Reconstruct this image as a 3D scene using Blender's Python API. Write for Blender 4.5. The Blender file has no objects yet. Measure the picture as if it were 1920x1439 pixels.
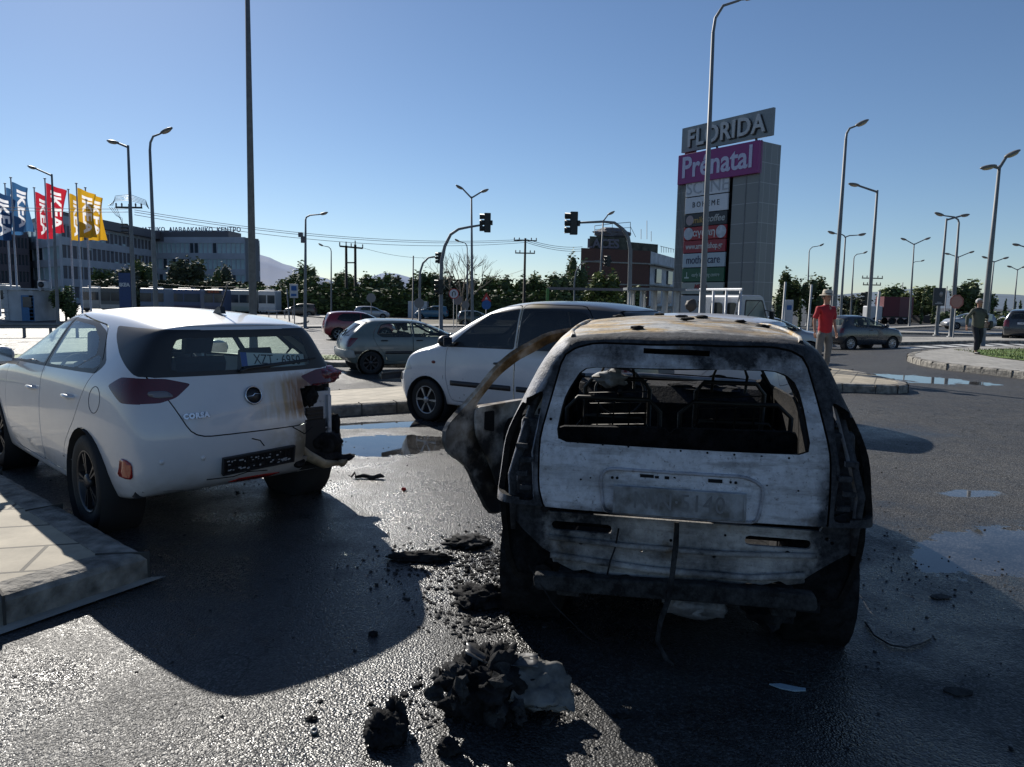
import bpy, bmesh, math, random
from mathutils import Vector, Matrix
from mathutils.bvhtree import BVHTree
from mathutils.geometry import delaunay_2d_cdt
R = math.radians; PI = math.pi
random.seed(7)
scene = bpy.context.scene
COL = scene.collection
# ---------------------------------------------------------------- camera
F_PX, CAM_H = 1370.0, 1.6
pitch = math.atan(157.5 / F_PX); roll = 0.019
fw = Vector((0, math.cos(pitch), -math.sin(pitch)))
u0 = Vector((0, math.sin(pitch), math.cos(pitch))); r0 = Vector((1, 0, 0))
cR = r0 * math.cos(roll) + u0 * math.sin(roll)
cU = -r0 * math.sin(roll) + u0 * math.cos(roll)
cam_d = bpy.data.cameras.new('camera'); cam = bpy.data.objects.new('camera', cam_d); COL.objects.link(cam)
cam_d.sensor_width = 36; cam_d.lens = 36 * F_PX / 1920; cam_d.clip_end = 30000; cam_d.clip_start = 0.05
m = Matrix((cR, cU, -fw)).transposed().to_4x4(); m.translation = Vector((0, 0, CAM_H)); cam.matrix_world = m
scene.camera = cam
# ---------------------------------------------------------------- world, sun
SUN_AZ, SUN_EL = -30.5, 31.0       # degrees from +Y (negative = left), elevation
w = bpy.data.worlds.new('World'); scene.world = w; w.use_nodes = True
nt = w.node_tree; nt.nodes.clear()
sky = nt.nodes.new('ShaderNodeTexSky'); sky.sky_type = 'NISHITA'; sky.sun_disc = False
sky.sun_elevation = R(SUN_EL); sky.sun_rotation = R(SUN_AZ)
sky.air_density = 0.85; sky.dust_density = 0.12; sky.ozone_density = 4.2; sky.altitude = 0
bg = nt.nodes.new('ShaderNodeBackground'); bg.inputs[1].default_value = 0.075
wo = nt.nodes.new('ShaderNodeOutputWorld')
nt.links.new(sky.outputs[0], bg.inputs[0]); nt.links.new(bg.outputs[0], wo.inputs[0])
sd = bpy.data.lights.new('sun', 'SUN'); sd.energy = 5.0; sd.angle = R(0.5); sd.color = (1, .95, .87)
so = bpy.data.objects.new('sun', sd); COL.objects.link(so)
sv = Vector((math.sin(R(SUN_AZ)) * math.cos(R(SUN_EL)), math.cos(R(SUN_AZ)) * math.cos(R(SUN_EL)), math.sin(R(SUN_EL))))
so.rotation_euler = sv.to_track_quat('Z', 'Y').to_euler(); so.location = (-20, 40, 30)
scene.view_settings.view_transform = 'Standard'; scene.view_settings.look = 'None'
scene.view_settings.exposure = 0.3; scene.view_settings.gamma = 1
# ---------------------------------------------------------------- helpers
def ss(a, b, x):
    t = max(0, min(1, (x - a) / (b - a))); return t * t * (3 - 2 * t)
def gz(x, y): return -0.3 * ss(10.5, 19, y - x) - 0.6 * ss(22, 60, y - x)
def ray(px, py): return fw + cR * ((px - 960) / F_PX) - cU * ((py - 719.5) / F_PX)
def at(px, py, Y):
    d = ray(px, py); return Vector((0, 0, CAM_H)) + d * (Y / d.y)
def ground(px, py, h=0):
    z = 0
    for i in range(20):
        d = ray(px, py); p = Vector((0, 0, CAM_H)) + d * ((z + h - CAM_H) / d.z); z = gz(p.x, p.y)
    return p
def lerp(a, b, t): return a + (b - a) * t

_m = {}
def M(name, col, rough=.6, metal=0., var=.12, scale=6., bump=0., bscale=40., coat=0., emit=0., spec=.5, alpha=1.):
    """plain procedural material: noise varied colour and roughness, optional bump"""
    if name in _m: return _m[name]
    mt = bpy.data.materials.new(name); mt.use_nodes = True; n = mt.node_tree; b = n.nodes['Principled BSDF']
    tc = n.nodes.new('ShaderNodeTexCoord'); nz = n.nodes.new('ShaderNodeTexNoise'); nz.inputs['Scale'].default_value = scale
    nz.inputs['Detail'].default_value = 5; n.links.new(tc.outputs['Object'], nz.inputs['Vector'])
    cr = n.nodes.new('ShaderNodeValToRGB'); cr.color_ramp.elements[0].position = .3; cr.color_ramp.elements[1].position = .7
    cr.color_ramp.elements[0].color = (*[max(0, c * (1 - var)) for c in col], 1); cr.color_ramp.elements[1].color = (*[min(1, c * (1 + var)) for c in col], 1)
    n.links.new(nz.outputs[0], cr.inputs[0]); n.links.new(cr.outputs[0], b.inputs['Base Color'])
    mr = n.nodes.new('ShaderNodeMapRange'); mr.inputs[3].default_value = max(0, rough - .08); mr.inputs[4].default_value = min(1, rough + .08)
    n.links.new(nz.outputs[0], mr.inputs[0]); n.links.new(mr.outputs[0], b.inputs['Roughness'])
    b.inputs['Metallic'].default_value = metal; b.inputs['Coat Weight'].default_value = coat; b.inputs['Coat Roughness'].default_value = .06
    b.inputs['Specular IOR Level'].default_value = spec
    if bump:
        n2 = n.nodes.new('ShaderNodeTexNoise'); n2.inputs['Scale'].default_value = bscale; n2.inputs['Detail'].default_value = 4
        bp = n.nodes.new('ShaderNodeBump'); bp.inputs['Strength'].default_value = bump; bp.inputs['Distance'].default_value = .02
        n.links.new(tc.outputs['Object'], n2.inputs['Vector']); n.links.new(n2.outputs[0], bp.inputs['Height']); n.links.new(bp.outputs[0], b.inputs['Normal'])
    if emit:
        b.inputs['Emission Color'].default_value = (*col, 1); b.inputs['Emission Strength'].default_value = emit
    _m[name] = mt; return mt
def glass(name, tint=(.5, .55, .55), clear=.75, rough=.03):
    if name in _m: return _m[name]
    mt = bpy.data.materials.new(name); mt.use_nodes = True; n = mt.node_tree; n.nodes.clear()
    o = n.nodes.new('ShaderNodeOutputMaterial'); t = n.nodes.new('ShaderNodeBsdfTransparent'); t.inputs[0].default_value = (*[c * clear for c in tint], 1)
    g = n.nodes.new('ShaderNodeBsdfGlossy'); g.inputs['Roughness'].default_value = rough; g.inputs[0].default_value = (.9, .9, .9, 1)
    lw = n.nodes.new('ShaderNodeLayerWeight'); lw.inputs[0].default_value = .5; pw = n.nodes.new('ShaderNodeMath'); pw.operation = 'POWER'; pw.inputs[1].default_value = 5; n.links.new(lw.outputs['Facing'], pw.inputs[0]); fr = n.nodes.new('ShaderNodeMapRange'); fr.inputs[3].default_value = .05; fr.inputs[4].default_value = 1; n.links.new(pw.outputs[0], fr.inputs[0])
    tc = n.nodes.new('ShaderNodeTexCoord'); nz = n.nodes.new('ShaderNodeTexNoise'); nz.inputs['Scale'].default_value = 7; nz.inputs['Detail'].default_value = 6
    mr = n.nodes.new('ShaderNodeMapRange'); mr.inputs[3].default_value = .0; mr.inputs[4].default_value = .06
    dd = n.nodes.new('ShaderNodeBsdfDiffuse'); dd.inputs[0].default_value = (.4, .38, .35, 1)
    mx = n.nodes.new('ShaderNodeMixShader'); mx2 = n.nodes.new('ShaderNodeMixShader')
    n.links.new(tc.outputs['Object'], nz.inputs['Vector']); n.links.new(nz.outputs[0], mr.inputs[0])
    n.links.new(fr.outputs[0], mx.inputs[0]); n.links.new(t.outputs[0], mx.inputs[1]); n.links.new(g.outputs[0], mx.inputs[2])
    n.links.new(mr.outputs[0], mx2.inputs[0]); n.links.new(mx.outputs[0], mx2.inputs[1]); n.links.new(dd.outputs[0], mx2.inputs[2])
    n.links.new(mx2.outputs[0], o.inputs[0]); _m[name] = mt; return mt

def thing(name, label, cat, loc=(0, 0, 0), rz=0, group=None, sc=1.):
    o = bpy.data.objects.new(name, None); COL.objects.link(o); o.location = loc; o.rotation_euler = (0, 0, rz); o.scale = (sc,) * 3
    o.empty_display_size = .3; o['label'] = label; o['category'] = cat
    if group: o['group'] = group
    return o
def tag(o, label, cat, group=None):
    o['label'] = label; o['category'] = cat
    if group: o['group'] = group
    return o
def obj(name, bm, mat, parent=None, smooth=False, solid=0., bevel=0., kind=None, loc=None, rot=None):
    me = bpy.data.meshes.new(name)
    if isinstance(bm, bmesh.types.BMesh): bm.normal_update(); bm.to_mesh(me); bm.free()
    else: me = bm; me.name = name
    o = bpy.data.objects.new(name, me); COL.objects.link(o)
    for mm in (mat if isinstance(mat, (list, tuple)) else [mat]): me.materials.append(mm)
    if smooth:
        for p in me.polygons: p.use_smooth = True
    if parent: o.parent = parent
    if loc: o.location = loc
    if rot: o.rotation_euler = rot
    if solid:
        s = o.modifiers.new('s', 'SOLIDIFY'); s.thickness = solid; s.offset = -1
    if bevel:
        s = o.modifiers.new('b', 'BEVEL'); s.width = bevel; s.segments = 2; s.limit_method = 'ANGLE'
    if kind: o['kind'] = kind
    return o
def struct(name, bm, mat, **k): return obj(name, bm, mat, kind='structure', **k)
def B(): return bmesh.new()
def box(bm, c, s, rz=0, mi=0, rot=None):
    mt = Matrix.Translation(c) @ (rot if rot else Matrix.Rotation(rz, 4, 'Z')) @ Matrix.Diagonal((s[0], s[1], s[2], 1))
    r = bmesh.ops.create_cube(bm, size=1, matrix=mt)
    if mi:
        for v in r['verts']:
            for f in v.link_faces: f.material_index = mi
    return r
def tube(bm, pts, rad, seg=8, cap=True, mi=0):
    pts = [Vector(p) for p in pts]; n = len(pts)
    rads = rad if isinstance(rad, (list, tuple)) else [rad] * n
    rings = []; ref = None
    for i, p in enumerate(pts):
        d = (pts[min(i + 1, n - 1)] - pts[max(i - 1, 0)]).normalized()
        if ref is None: ref = Vector((0, 0, 1)) if abs(d.z) < .9 else Vector((1, 0, 0))
        a = d.cross(ref).normalized(); b = a.cross(d).normalized(); ref = b
        rings.append([bm.verts.new(p + (a * math.cos(2 * PI * k / seg) + b * math.sin(2 * PI * k / seg)) * rads[i]) for k in range(seg)])
    for i in range(n - 1):
        for k in range(seg):
            f = bm.faces.new((rings[i][k], rings[i][(k + 1) % seg], rings[i + 1][(k + 1) % seg], rings[i + 1][k])); f.smooth = True; f.material_index = mi
    if cap:
        for rg in (rings[0], rings[-1]):
            try: f = bm.faces.new(rg); f.material_index = mi
            except ValueError: pass
def lathe(bm, prof, seg=24, mat=None, mi=0, caps=(1, 1)):
    """prof: list of (r, h) round local z; mat: placing matrix"""
    mat = mat or Matrix(); rings = []
    for r, h in prof: rings.append([bm.verts.new(mat @ Vector((r * math.cos(2 * PI * k / seg), r * math.sin(2 * PI * k / seg), h))) for k in range(seg)])
    for i in range(len(prof) - 1):
        for k in range(seg):
            f = bm.faces.new((rings[i][k], rings[i][(k + 1) % seg], rings[i + 1][(k + 1) % seg], rings[i + 1][k])); f.smooth = True; f.material_index = mi
    for rg in [r_ for r_, k_ in zip((rings[0], rings[-1]), caps) if k_]:
        try: bm.faces.new(rg).material_index = mi
        except ValueError: pass
def prism(bm, poly, h0, h1, mat=None, mi=0):
    """polygon in xy extruded from h0 to h1 along z, placed with mat"""
    mat = mat or Matrix(); n = len(poly)
    a = [bm.verts.new(mat @ Vector((x, y, h0))) for x, y in poly]; b = [bm.verts.new(mat @ Vector((x, y, h1))) for x, y in poly]
    fs = [bm.faces.new(b), bm.faces.new(a[::-1])]
    for i in range(n): fs.append(bm.faces.new((a[i], a[(i + 1) % n], b[(i + 1) % n], b[i])))
    for f in fs: f.material_index = mi
    return fs
def disc(bm, r, h, mtx=None, n=24, mi=0):
    prism(bm, [(r * math.cos(2 * PI * i / n), r * math.sin(2 * PI * i / n)) for i in range(n)], 0, h, mtx, mi)
def frame(o, x, y):
    """matrix from origin o and axis vectors x, y (z = x cross y)"""
    x = Vector(x).normalized(); y = Vector(y).normalized(); z = x.cross(y)
    mt = Matrix((x, y, z)).transposed().to_4x4(); mt.translation = Vector(o); return mt
def bake(o):
    dg = bpy.context.evaluated_depsgraph_get(); me = bpy.data.meshes.new_from_object(o.evaluated_get(dg)); return me
def text(name, s, size, mat, parent, mtx, ext=.01, space=1., sx=1., shear=0., bold=0.):
    cu = bpy.data.curves.new('t', 'FONT'); cu.body = s; cu.size = size; cu.extrude = ext; cu.align_x = 'CENTER'; cu.align_y = 'CENTER'
    cu.space_character = space; cu.shear = shear; cu.offset = bold; cu.resolution_u = 3
    t = bpy.data.objects.new('t', cu); COL.objects.link(t); bpy.context.view_layer.update()
    me = bake(t); bpy.data.objects.remove(t); bpy.data.curves.remove(cu)
    me.transform(mtx @ Matrix.Diagonal((sx, 1, 1, 1))); me.materials.clear()
    return obj(name, me, mat, parent)
def copy_tree(o, loc=None, rz=None, label=None, parent=None):
    c = o.copy(); COL.objects.link(c); c.parent = parent
    if loc is not None: c.location = loc
    if rz is not None: c.rotation_euler = (0, 0, rz)
    if label: c['label'] = label
    for ch in o.children: copy_tree(ch, parent=c)
    return c
# shared materials
WHITE = M('white_paint', (.6, .61, .62), .35, coat=.6, var=.03)
BLACKP = M('black_plastic', (.014, .014, .016), .45, var=.2)
RUBBER = M('tyre_rubber', (.012, .012, .013), .8, var=.3, bump=.2, bscale=30)
ALLOY = M('alloy_metal', (.30, .31, .33), .35, .8, var=.1)
DARKALLOY = M('dark_alloy', (.05, .052, .06), .35, .7, var=.1)
STEEL = M('galvanised_steel', (.17, .18, .188), .6, .15, var=.18, scale=3)
CONC = M('concrete', (.30, .285, .25), .85, var=.25, scale=5, bump=.35, bscale=60)
REDLAMP = M('red_lamp_lens', (.10, .004, .008), .15, var=.2, coat=.6)
CLEARLAMP = M('clear_lamp_lens', (.45, .46, .48), .15, var=.1, coat=.8)
AMBER = M('amber_lens', (.5, .14, .01), .25, var=.1)
GLASSC = glass('car_window_glass', (.85, .95, .90), .92)
GLASSD = glass('dark_tinted_glass', (.12, .13, .14), .45)
INTER = M('dark_trim', (.022, .022, .024), .8, var=.2)
PLATEW = M('number_plate_white', (.55, .57, .6), .5, var=.08)
INK = M('black_lettering', (.01, .01, .012), .5)
# ================================================================ GROUND
def asphalt():
    mt = bpy.data.materials.new('wet_asphalt'); mt.use_nodes = True; n = mt.node_tree; N = n.nodes; L = n.links; b = N['Principled BSDF']
    geo = N.new('ShaderNodeNewGeometry')
    def noise(sc, det=4, off=0, rough=.5):
        z = N.new('ShaderNodeTexNoise'); z.inputs['Scale'].default_value = sc; z.inputs['Detail'].default_value = det; z.inputs['Roughness'].default_value = rough
        if off:
            mp = N.new('ShaderNodeMapping'); mp.inputs[1].default_value = (off, off * .7, 0); L.new(geo.outputs['Position'], mp.inputs[0]); L.new(mp.outputs[0], z.inputs['Vector'])
        else: L.new(geo.outputs['Position'], z.inputs['Vector'])
        return z.outputs[0]
    def mth(op, a, c=None, cl=False):
        q = N.new('ShaderNodeMath'); q.operation = op; q.use_clamp = cl
        for i, v in enumerate((a, c)):
            if v is None: continue
            if isinstance(v, (int, float)): q.inputs[i].default_value = v
            else: L.new(v, q.inputs[i])
        return q.outputs[0]
    sep = N.new('ShaderNodeSeparateXYZ'); L.new(geo.outputs['Position'], sep.inputs[0]); X, Y = sep.outputs[0], sep.outputs[1]
    wob = mth('MULTIPLY', mth('SUBTRACT', noise(1.6, 9, 0, .68), .5), 2.3)
    def blob(cx, cy, rx, ry, ang, soft):
        c, s = math.cos(R(ang)), math.sin(R(ang))
        dx = mth('SUBTRACT', X, cx); dy = mth('SUBTRACT', Y, cy)
        u = mth('DIVIDE', mth('ADD', mth('MULTIPLY', dx, c), mth('MULTIPLY', dy, s)), rx)
        v = mth('DIVIDE', mth('SUBTRACT', mth('MULTIPLY', dy, c), mth('MULTIPLY', dx, s)), ry)
        d = mth('SQRT', mth('ADD', mth('MULTIPLY', u, u), mth('MULTIPLY', v, v)))
        d = mth('ADD', d, wob)
        return mth('DIVIDE', mth('SUBTRACT', 1, d), soft, True)
    def mx(a, c): return mth('MAXIMUM', a, c)
    def rng_(v, a, b_, c, d):
        q = N.new('ShaderNodeMapRange'); q.inputs[1].default_value = a; q.inputs[2].default_value = b_; q.inputs[3].default_value = c; q.inputs[4].default_value = d; L.new(v, q.inputs[0]); return q.outputs[0]
    pud = blob(-1.25, 7.85, 1.35, .55, 12, .04)
    pud = mx(pud, blob(-1.5, 9.15, 1.3, .26, 14, .04)); pud = mx(pud, blob(3.45, 4.78, .95, .40, 20, .05)); pud = mx(pud, blob(9.2, 16.3, 1.3, .9, -40, .06))
    pud = mx(pud, blob(4.0, 6.2, .3, .15, 10, .2)); pud = mx(pud, blob(-5.0, 8.4, 1.5, .5, 20, .05))
    wet = blob(-.9, 4.2, 4.3, 6.0, 0, .5); wet = mx(wet, blob(-3.2, 17.5, 3.5, 1.6, 5, .5)); wet = mx(wet, blob(2.6, 4.2, 1.9, 1.7, 20, .6)); wet = mx(wet, blob(4.4, 9.3, 1.6, .9, 0, .9))
    wet = mth('MULTIPLY', wet, rng_(noise(1.1, 7, 21, .65), .38, .55, .30, 1))
    # aggregate
    vo = N.new('ShaderNodeTexVoronoi'); vo.inputs['Scale'].default_value = 105; L.new(geo.outputs['Position'], vo.inputs['Vector'])
    vo2 = N.new('ShaderNodeTexVoronoi'); vo2.inputs['Scale'].default_value = 52; L.new(geo.outputs['Position'], vo2.inputs['Vector'])
    wn = N.new('ShaderNodeTexNoise'); wn.inputs['Scale'].default_value = 120; L.new(geo.outputs['Position'], wn.inputs['Vector'])
    big = noise(.35, 5, 11); mid = noise(3.0, 6, 5)
    cr = N.new('ShaderNodeValToRGB'); e = cr.color_ramp.elements; e[0].position = .25; e[0].color = (.045, .046, .050, 1); e[1].position = .75; e[1].color = (.105, .103, .098, 1)
    L.new(mth('ADD', mth('MULTIPLY', big, .6), mth('MULTIPLY', mid, .4)), cr.inputs[0])
    sp = N.new('ShaderNodeSeparateColor'); L.new(vo.outputs['Color'], sp.inputs[0])
    st = mth('ADD', .55, mth('MULTIPLY', mth('POWER', sp.outputs[0], 3), 1.3))
    dk = mth('SUBTRACT', 1, mth('MULTIPLY', wet, .72))
    sc = mth('MULTIPLY', st, dk)
    vm = N.new('ShaderNodeVectorMath'); vm.operation = 'SCALE'; L.new(cr.outputs[0], vm.inputs[0]); L.new(sc, vm.inputs['Scale'])
    # cracks
    vc = N.new('ShaderNodeTexVoronoi'); vc.feature = 'DISTANCE_TO_EDGE'; vc.inputs['Scale'].default_value = .33
    vw = N.new('ShaderNodeVectorMath'); vw.operation = 'ADD'; nv = N.new('ShaderNodeTexNoise'); nv.inputs['Scale'].default_value = 1.5; L.new(geo.outputs['Position'], nv.inputs['Vector'])
    L.new(geo.outputs['Position'], vw.inputs[0]); L.new(nv.outputs['Color'], vw.inputs[1]); L.new(vw.outputs[0], vc.inputs['Vector'])
    crk = mth('LESS_THAN', vc.outputs['Distance'], .0025)
    v3 = N.new('ShaderNodeVectorMath'); v3.operation = 'SCALE'; L.new(vm.outputs[0], v3.inputs[0]); L.new(mth('SUBTRACT', 1, mth('MULTIPLY', crk, .5)), v3.inputs['Scale'])
    L.new(v3.outputs[0], b.inputs['Base Color'])
    ro = mth('SUBTRACT', .62, mth('MULTIPLY', wet, .30)); ro = mth('ADD', ro, mth('ADD', mth('MULTIPLY', mth('SUBTRACT', mid, .5), .3), mth('MULTIPLY', mth('SUBTRACT', sp.outputs[1], .5), .22)))
    np_ = mth('SUBTRACT', 1, pud); ro = mth('ADD', mth('MULTIPLY', ro, np_), mth('MULTIPLY', pud, rng_(mid, .4, .7, .006, .06)), True)
    L.new(ro, b.inputs['Roughness'])
    h = mth('ADD', mth('MULTIPLY', vo.outputs['Distance'], -.9), mth('ADD', mth('MULTIPLY', vo2.outputs['Distance'], -.5), mth('MULTIPLY', wn.outputs[0], .5)))
    bp = N.new('ShaderNodeBump'); bp.inputs['Distance'].default_value = .0048; L.new(h, bp.inputs['Height'])
    L.new(mth('MULTIPLY', np_, .9), bp.inputs['Strength']); L.new(bp.outputs[0], b.inputs['Normal'])
    L.new(mth('ADD', .16, mth('MULTIPLY', mx(wet, pud), .36)), b.inputs['Specular IOR Level'])
    return mt
ASPH = asphalt()
def axis(a, b, step, far, grow=1.35):
    v = [a + i * step for i in range(int((b - a) / step) + 1)]; s = step
    while v[-1] < far: s *= grow; v.append(v[-1] + s)
    s = step
    while v[0] > -far: s *= grow; v.insert(0, v[0] - s)
    return v
bm = B(); xs = axis(-40, 60, 1.25, 9000); ys = axis(-10, 70, 1.25, 9000)
g = [[bm.verts.new((x, y, gz(x, y))) for x in xs] for y in ys]
for j in range(len(ys) - 1):
    for i in range(len(xs) - 1): bm.faces.new((g[j][i], g[j][i + 1], g[j + 1][i + 1], g[j + 1][i]))
struct('ground', bm, ASPH, smooth=True)

def tiles(name, col, size, rot, dark=.6):
    mt = bpy.data.materials.new(name); mt.use_nodes = True; n = mt.node_tree; N = n.nodes; L = n.links; b = N['Principled BSDF']
    geo = N.new('ShaderNodeNewGeometry'); mp = N.new('ShaderNodeMapping'); mp.inputs['Rotation'].default_value = (0, 0, rot)
    L.new(geo.outputs['Position'], mp.inputs[0])
    br = N.new('ShaderNodeTexBrick'); br.inputs['Scale'].default_value = 1; br.inputs['Brick Width'].default_value = size[0]; br.inputs['Row Height'].default_value = size[1]
    br.inputs['Mortar Size'].default_value = .012; br.offset = .5
    br.inputs['Color1'].default_value = (*col, 1); br.inputs['Color2'].default_value = (*[c * .86 for c in col], 1); br.inputs['Mortar'].default_value = (*[c * (1 - dark) for c in col], 1)
    L.new(mp.outputs[0], br.inputs['Vector'])
    nz = N.new('ShaderNodeTexNoise'); nz.inputs['Scale'].default_value = 2.2; nz.inputs['Detail'].default_value = 9; nz.inputs['Roughness'].default_value = .7; L.new(geo.outputs['Position'], nz.inputs['Vector'])
    mr = N.new('ShaderNodeMapRange'); mr.inputs[1].default_value = .3; mr.inputs[2].default_value = .7; mr.inputs[3].default_value = .55; mr.inputs[4].default_value = 1.1; L.new(nz.outputs[0], mr.inputs[0])
    vm = N.new('ShaderNodeVectorMath'); vm.operation = 'SCALE'; L.new(br.outputs[0], vm.inputs[0]); L.new(mr.outputs[0], vm.inputs['Scale']); L.new(vm.outputs[0], b.inputs['Base Color'])
    b.inputs['Roughness'].default_value = .8
    bp = N.new('ShaderNodeBump'); bp.inputs['Strength'].default_value = .5; bp.inputs['Distance'].default_value = .008
    n3 = N.new('ShaderNodeTexNoise'); n3.inputs['Scale'].default_value = 90; L.new(geo.outputs['Position'], n3.inputs['Vector'])
    ad = N.new('ShaderNodeMath'); ad.operation = 'MULTIPLY_ADD'; ad.inputs[1].default_value = .3; L.new(n3.outputs[0], ad.inputs[0]); 
    iv = N.new('ShaderNodeMath'); iv.operation = 'SUBTRACT'; iv.inputs[0].default_value = 1; L.new(br.outputs['Fac'], iv.inputs[1]); L.new(iv.outputs[0], ad.inputs[2])
    L.new(ad.outputs[0], bp.inputs['Height']); L.new(bp.outputs[0], b.inputs['Normal'])
    return mt
PAVE = tiles('cream_paving', (.46, .40, .30), (.9, .4), R(-62))
PAVE2 = tiles('pale_paving', (.42, .40, .36), (.5, .5), R(20), .35)
PAVE3 = tiles('near_paving', (.44, .385, .29), (.95, .42), R(-16), .8)
KERB = M('kerb_stone', (.21, .195, .17), .88, var=.6, scale=9, bump=1.0, bscale=22)
GRASSM = M('grass_green', (.11, .17, .03), .8, var=.4, scale=2.5)
DIRT = M('dry_soil', (.13, .11, .07), .9, var=.3, scale=3, bump=.5)
def smooth_poly(pts, it=2):
    for _ in range(it):
        q = []
        for i in range(len(pts)):
            a, b = pts[i], pts[(i + 1) % len(pts)]
            q += [(a[0] * .75 + b[0] * .25, a[1] * .75 + b[1] * .25), (a[0] * .25 + b[0] * .75, a[1] * .25 + b[1] * .75)]
        pts = q
    return pts
def area(p): return sum(p[i][0] * p[(i + 1) % len(p)][1] - p[(i + 1) % len(p)][0] * p[i][1] for i in range(len(p))) / 2
def offset(poly, d):
    """move the outline outwards by d"""
    n = len(poly); out = []; s = 1 if area(poly) > 0 else -1
    for i in range(n):
        p0, p1, p2 = [Vector(poly[k % n]) for k in (i - 1, i, i + 1)]
        a = (p1 - p0); b = (p2 - p1)
        if a.length < 1e-9 or b.length < 1e-9: out.append(tuple(p1)); continue
        a.normalize(); b.normalize(); na = Vector((a.y, -a.x)) * s; nb = Vector((b.y, -b.x)) * s
        mm = na + nb; l = mm.length
        if l < .2: mm = na; k = 1
        else: mm /= l; k = 1 / max(.5, mm.dot(na))
        out.append((p1.x + mm.x * d * k, p1.y + mm.y * d * k))
    return out
def resample(poly, st):
    out = []
    for i in range(len(poly)):
        a, b = Vector(poly[i]), Vector(poly[(i + 1) % len(poly)]); k = max(1, int((b - a).length / st))
        for j in range(k): out.append(tuple(a.lerp(b, j / k)))
    return out
def sheet(poly, h, step=1.5, extra=None):
    """flat area following the ground, h above it"""
    poly = resample(poly, step); vs = [Vector(p) for p in poly]
    x0 = min(p[0] for p in poly); x1 = max(p[0] for p in poly); y0 = min(p[1] for p in poly); y1 = max(p[1] for p in poly)
    st = max(step, (x1 - x0) / 60, (y1 - y0) / 60); x = x0 + st / 2
    while x < x1:
        y = y0 + st / 2
        while y < y1: vs.append(Vector((x, y))); y += st
        x += st
    n = len(poly); r = delaunay_2d_cdt(vs, [], [list(range(n))], 1, 1e-5)
    bm = B(); vv = [bm.verts.new((p.x, p.y, gz(p.x, p.y) + h)) for p in r[0]]
    for f in r[2]:
        try: bm.faces.new([vv[i] for i in f])
        except ValueError: pass
    loose = [v for v in bm.verts if not v.link_faces]; bmesh.ops.delete(bm, geom=loose, context='VERTS')
    bmesh.ops.recalc_face_normals(bm, faces=bm.faces)
    if bm.faces and sum(f.normal.z for f in bm.faces) < 0: bmesh.ops.reverse_faces(bm, faces=bm.faces)
    return bm
def kerb(poly, hh, wd, stone=1.0, chip=.012, seed=1, step=.5):
    """ring of kerb stones along the outline, with joints and chipped edges"""
    rnd = random.Random(seed); bm = B(); outer = resample(poly, step); inner = offset(outer, -wd); n = len(outer); acc = 0; rows = []
    per = []
    for i in range(n):
        a, b = Vector(outer[i]), Vector(outer[(i + 1) % n]); per.append((b - a).length)
    prof = [(0, -.05), (0, hh * .8), (.12, hh * .96), (.3, hh + .004), (1, hh + .004), (1, -.05)]
    for i in range(n + 1):
        o, q = Vector(outer[i % n]), Vector(inner[i % n]); row = []
        for t, z in prof:
            p = o.lerp(q, t); j = rnd.uniform(-chip, chip) if 0 < z < hh + .003 or t == 0 else 0
            row.append(bm.verts.new((p.x + j, p.y + j, gz(p.x, p.y) + z + (rnd.uniform(-chip, chip) * .7 if z > 0 else 0))))
        rows.append(row)
    acc = 0
    for i in range(n):
        for k in range(len(prof) - 1):
            bm.faces.new((rows[i][k], rows[i][k + 1], rows[i + 1][k + 1], rows[i + 1][k]))
    bmesh.ops.recalc_face_normals(bm, faces=bm.faces)
    # joints: dark thin slots
    return bm
def island(name, poly, pave, hh=.14, wd=.16, sm=2, grass=None, seed=1, stone=1.0, step=.5, chip=.012):
    poly = smooth_poly(poly, sm) if sm else poly
    struct(name + '_paving', sheet(offset(poly, -wd + .01), hh), pave)
    struct(name + '_kerb', kerb(poly, hh, wd, seed=seed, step=step, chip=chip), KERB)
    # joints between the kerb stones
    bm = B(); o = resample(poly, stone); q = offset(o, -wd)
    for a, b in zip(o, q):
        a = Vector(a); b = Vector(b); c = (a + b) / 2; d = (b - a); 
        if (c - Vector((0, 0))).length > 40: continue
        box(bm, (c.x, c.y, gz(c.x, c.y) + hh / 2 + .004), (d.length + .02, .012, hh + .01), math.atan2(d.y, d.x))
    if len(bm.verts): struct(name + '_kerb_joints', bm, M('joint_mortar', (.05, .047, .042), .95))
    else: bm.free()
    if grass:
        g_ = smooth_poly(grass, 2); struct(name + '_lawn', sheet(g_, hh + .02, 1.0), GRASSM); return g_
def blades(name, poly, dens, h, hz, mats, seed=3, label=None):
    rnd = random.Random(seed); bm = B(); x0 = min(p[0] for p in poly); x1 = max(p[0] for p in poly); y0 = min(p[1] for p in poly); y1 = max(p[1] for p in poly)
    def inside(x, y):
        c = False; n = len(poly)
        for i in range(n):
            a, b = poly[i], poly[i - 1]
            if (a[1] > y) != (b[1] > y) and x < (b[0] - a[0]) * (y - a[1]) / (b[1] - a[1]) + a[0]: c = not c
        return c
    for _ in range(int(dens * (x1 - x0) * (y1 - y0))):
        x, y = rnd.uniform(x0, x1), rnd.uniform(y0, y1)
        if not inside(x, y): continue
        z = gz(x, y) + hz; a = rnd.uniform(0, 2 * PI); hh = h * rnd.uniform(.5, 1.3); w_ = .012
        dx, dy = math.cos(a) * w_, math.sin(a) * w_; lx, ly = rnd.uniform(-1, 1) * hh * .6, rnd.uniform(-1, 1) * hh * .6
        f = bm.faces.new([bm.verts.new((x - dx, y - dy, z)), bm.verts.new((x + dx, y + dy, z)), bm.verts.new((x + lx, y + ly, z + hh))]); f.material_index = rnd.randrange(len(mats))
    o = obj(name, bm, mats, kind='stuff'); o['label'] = label or 'short green grass'; o['category'] = 'grass'; return o
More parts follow.
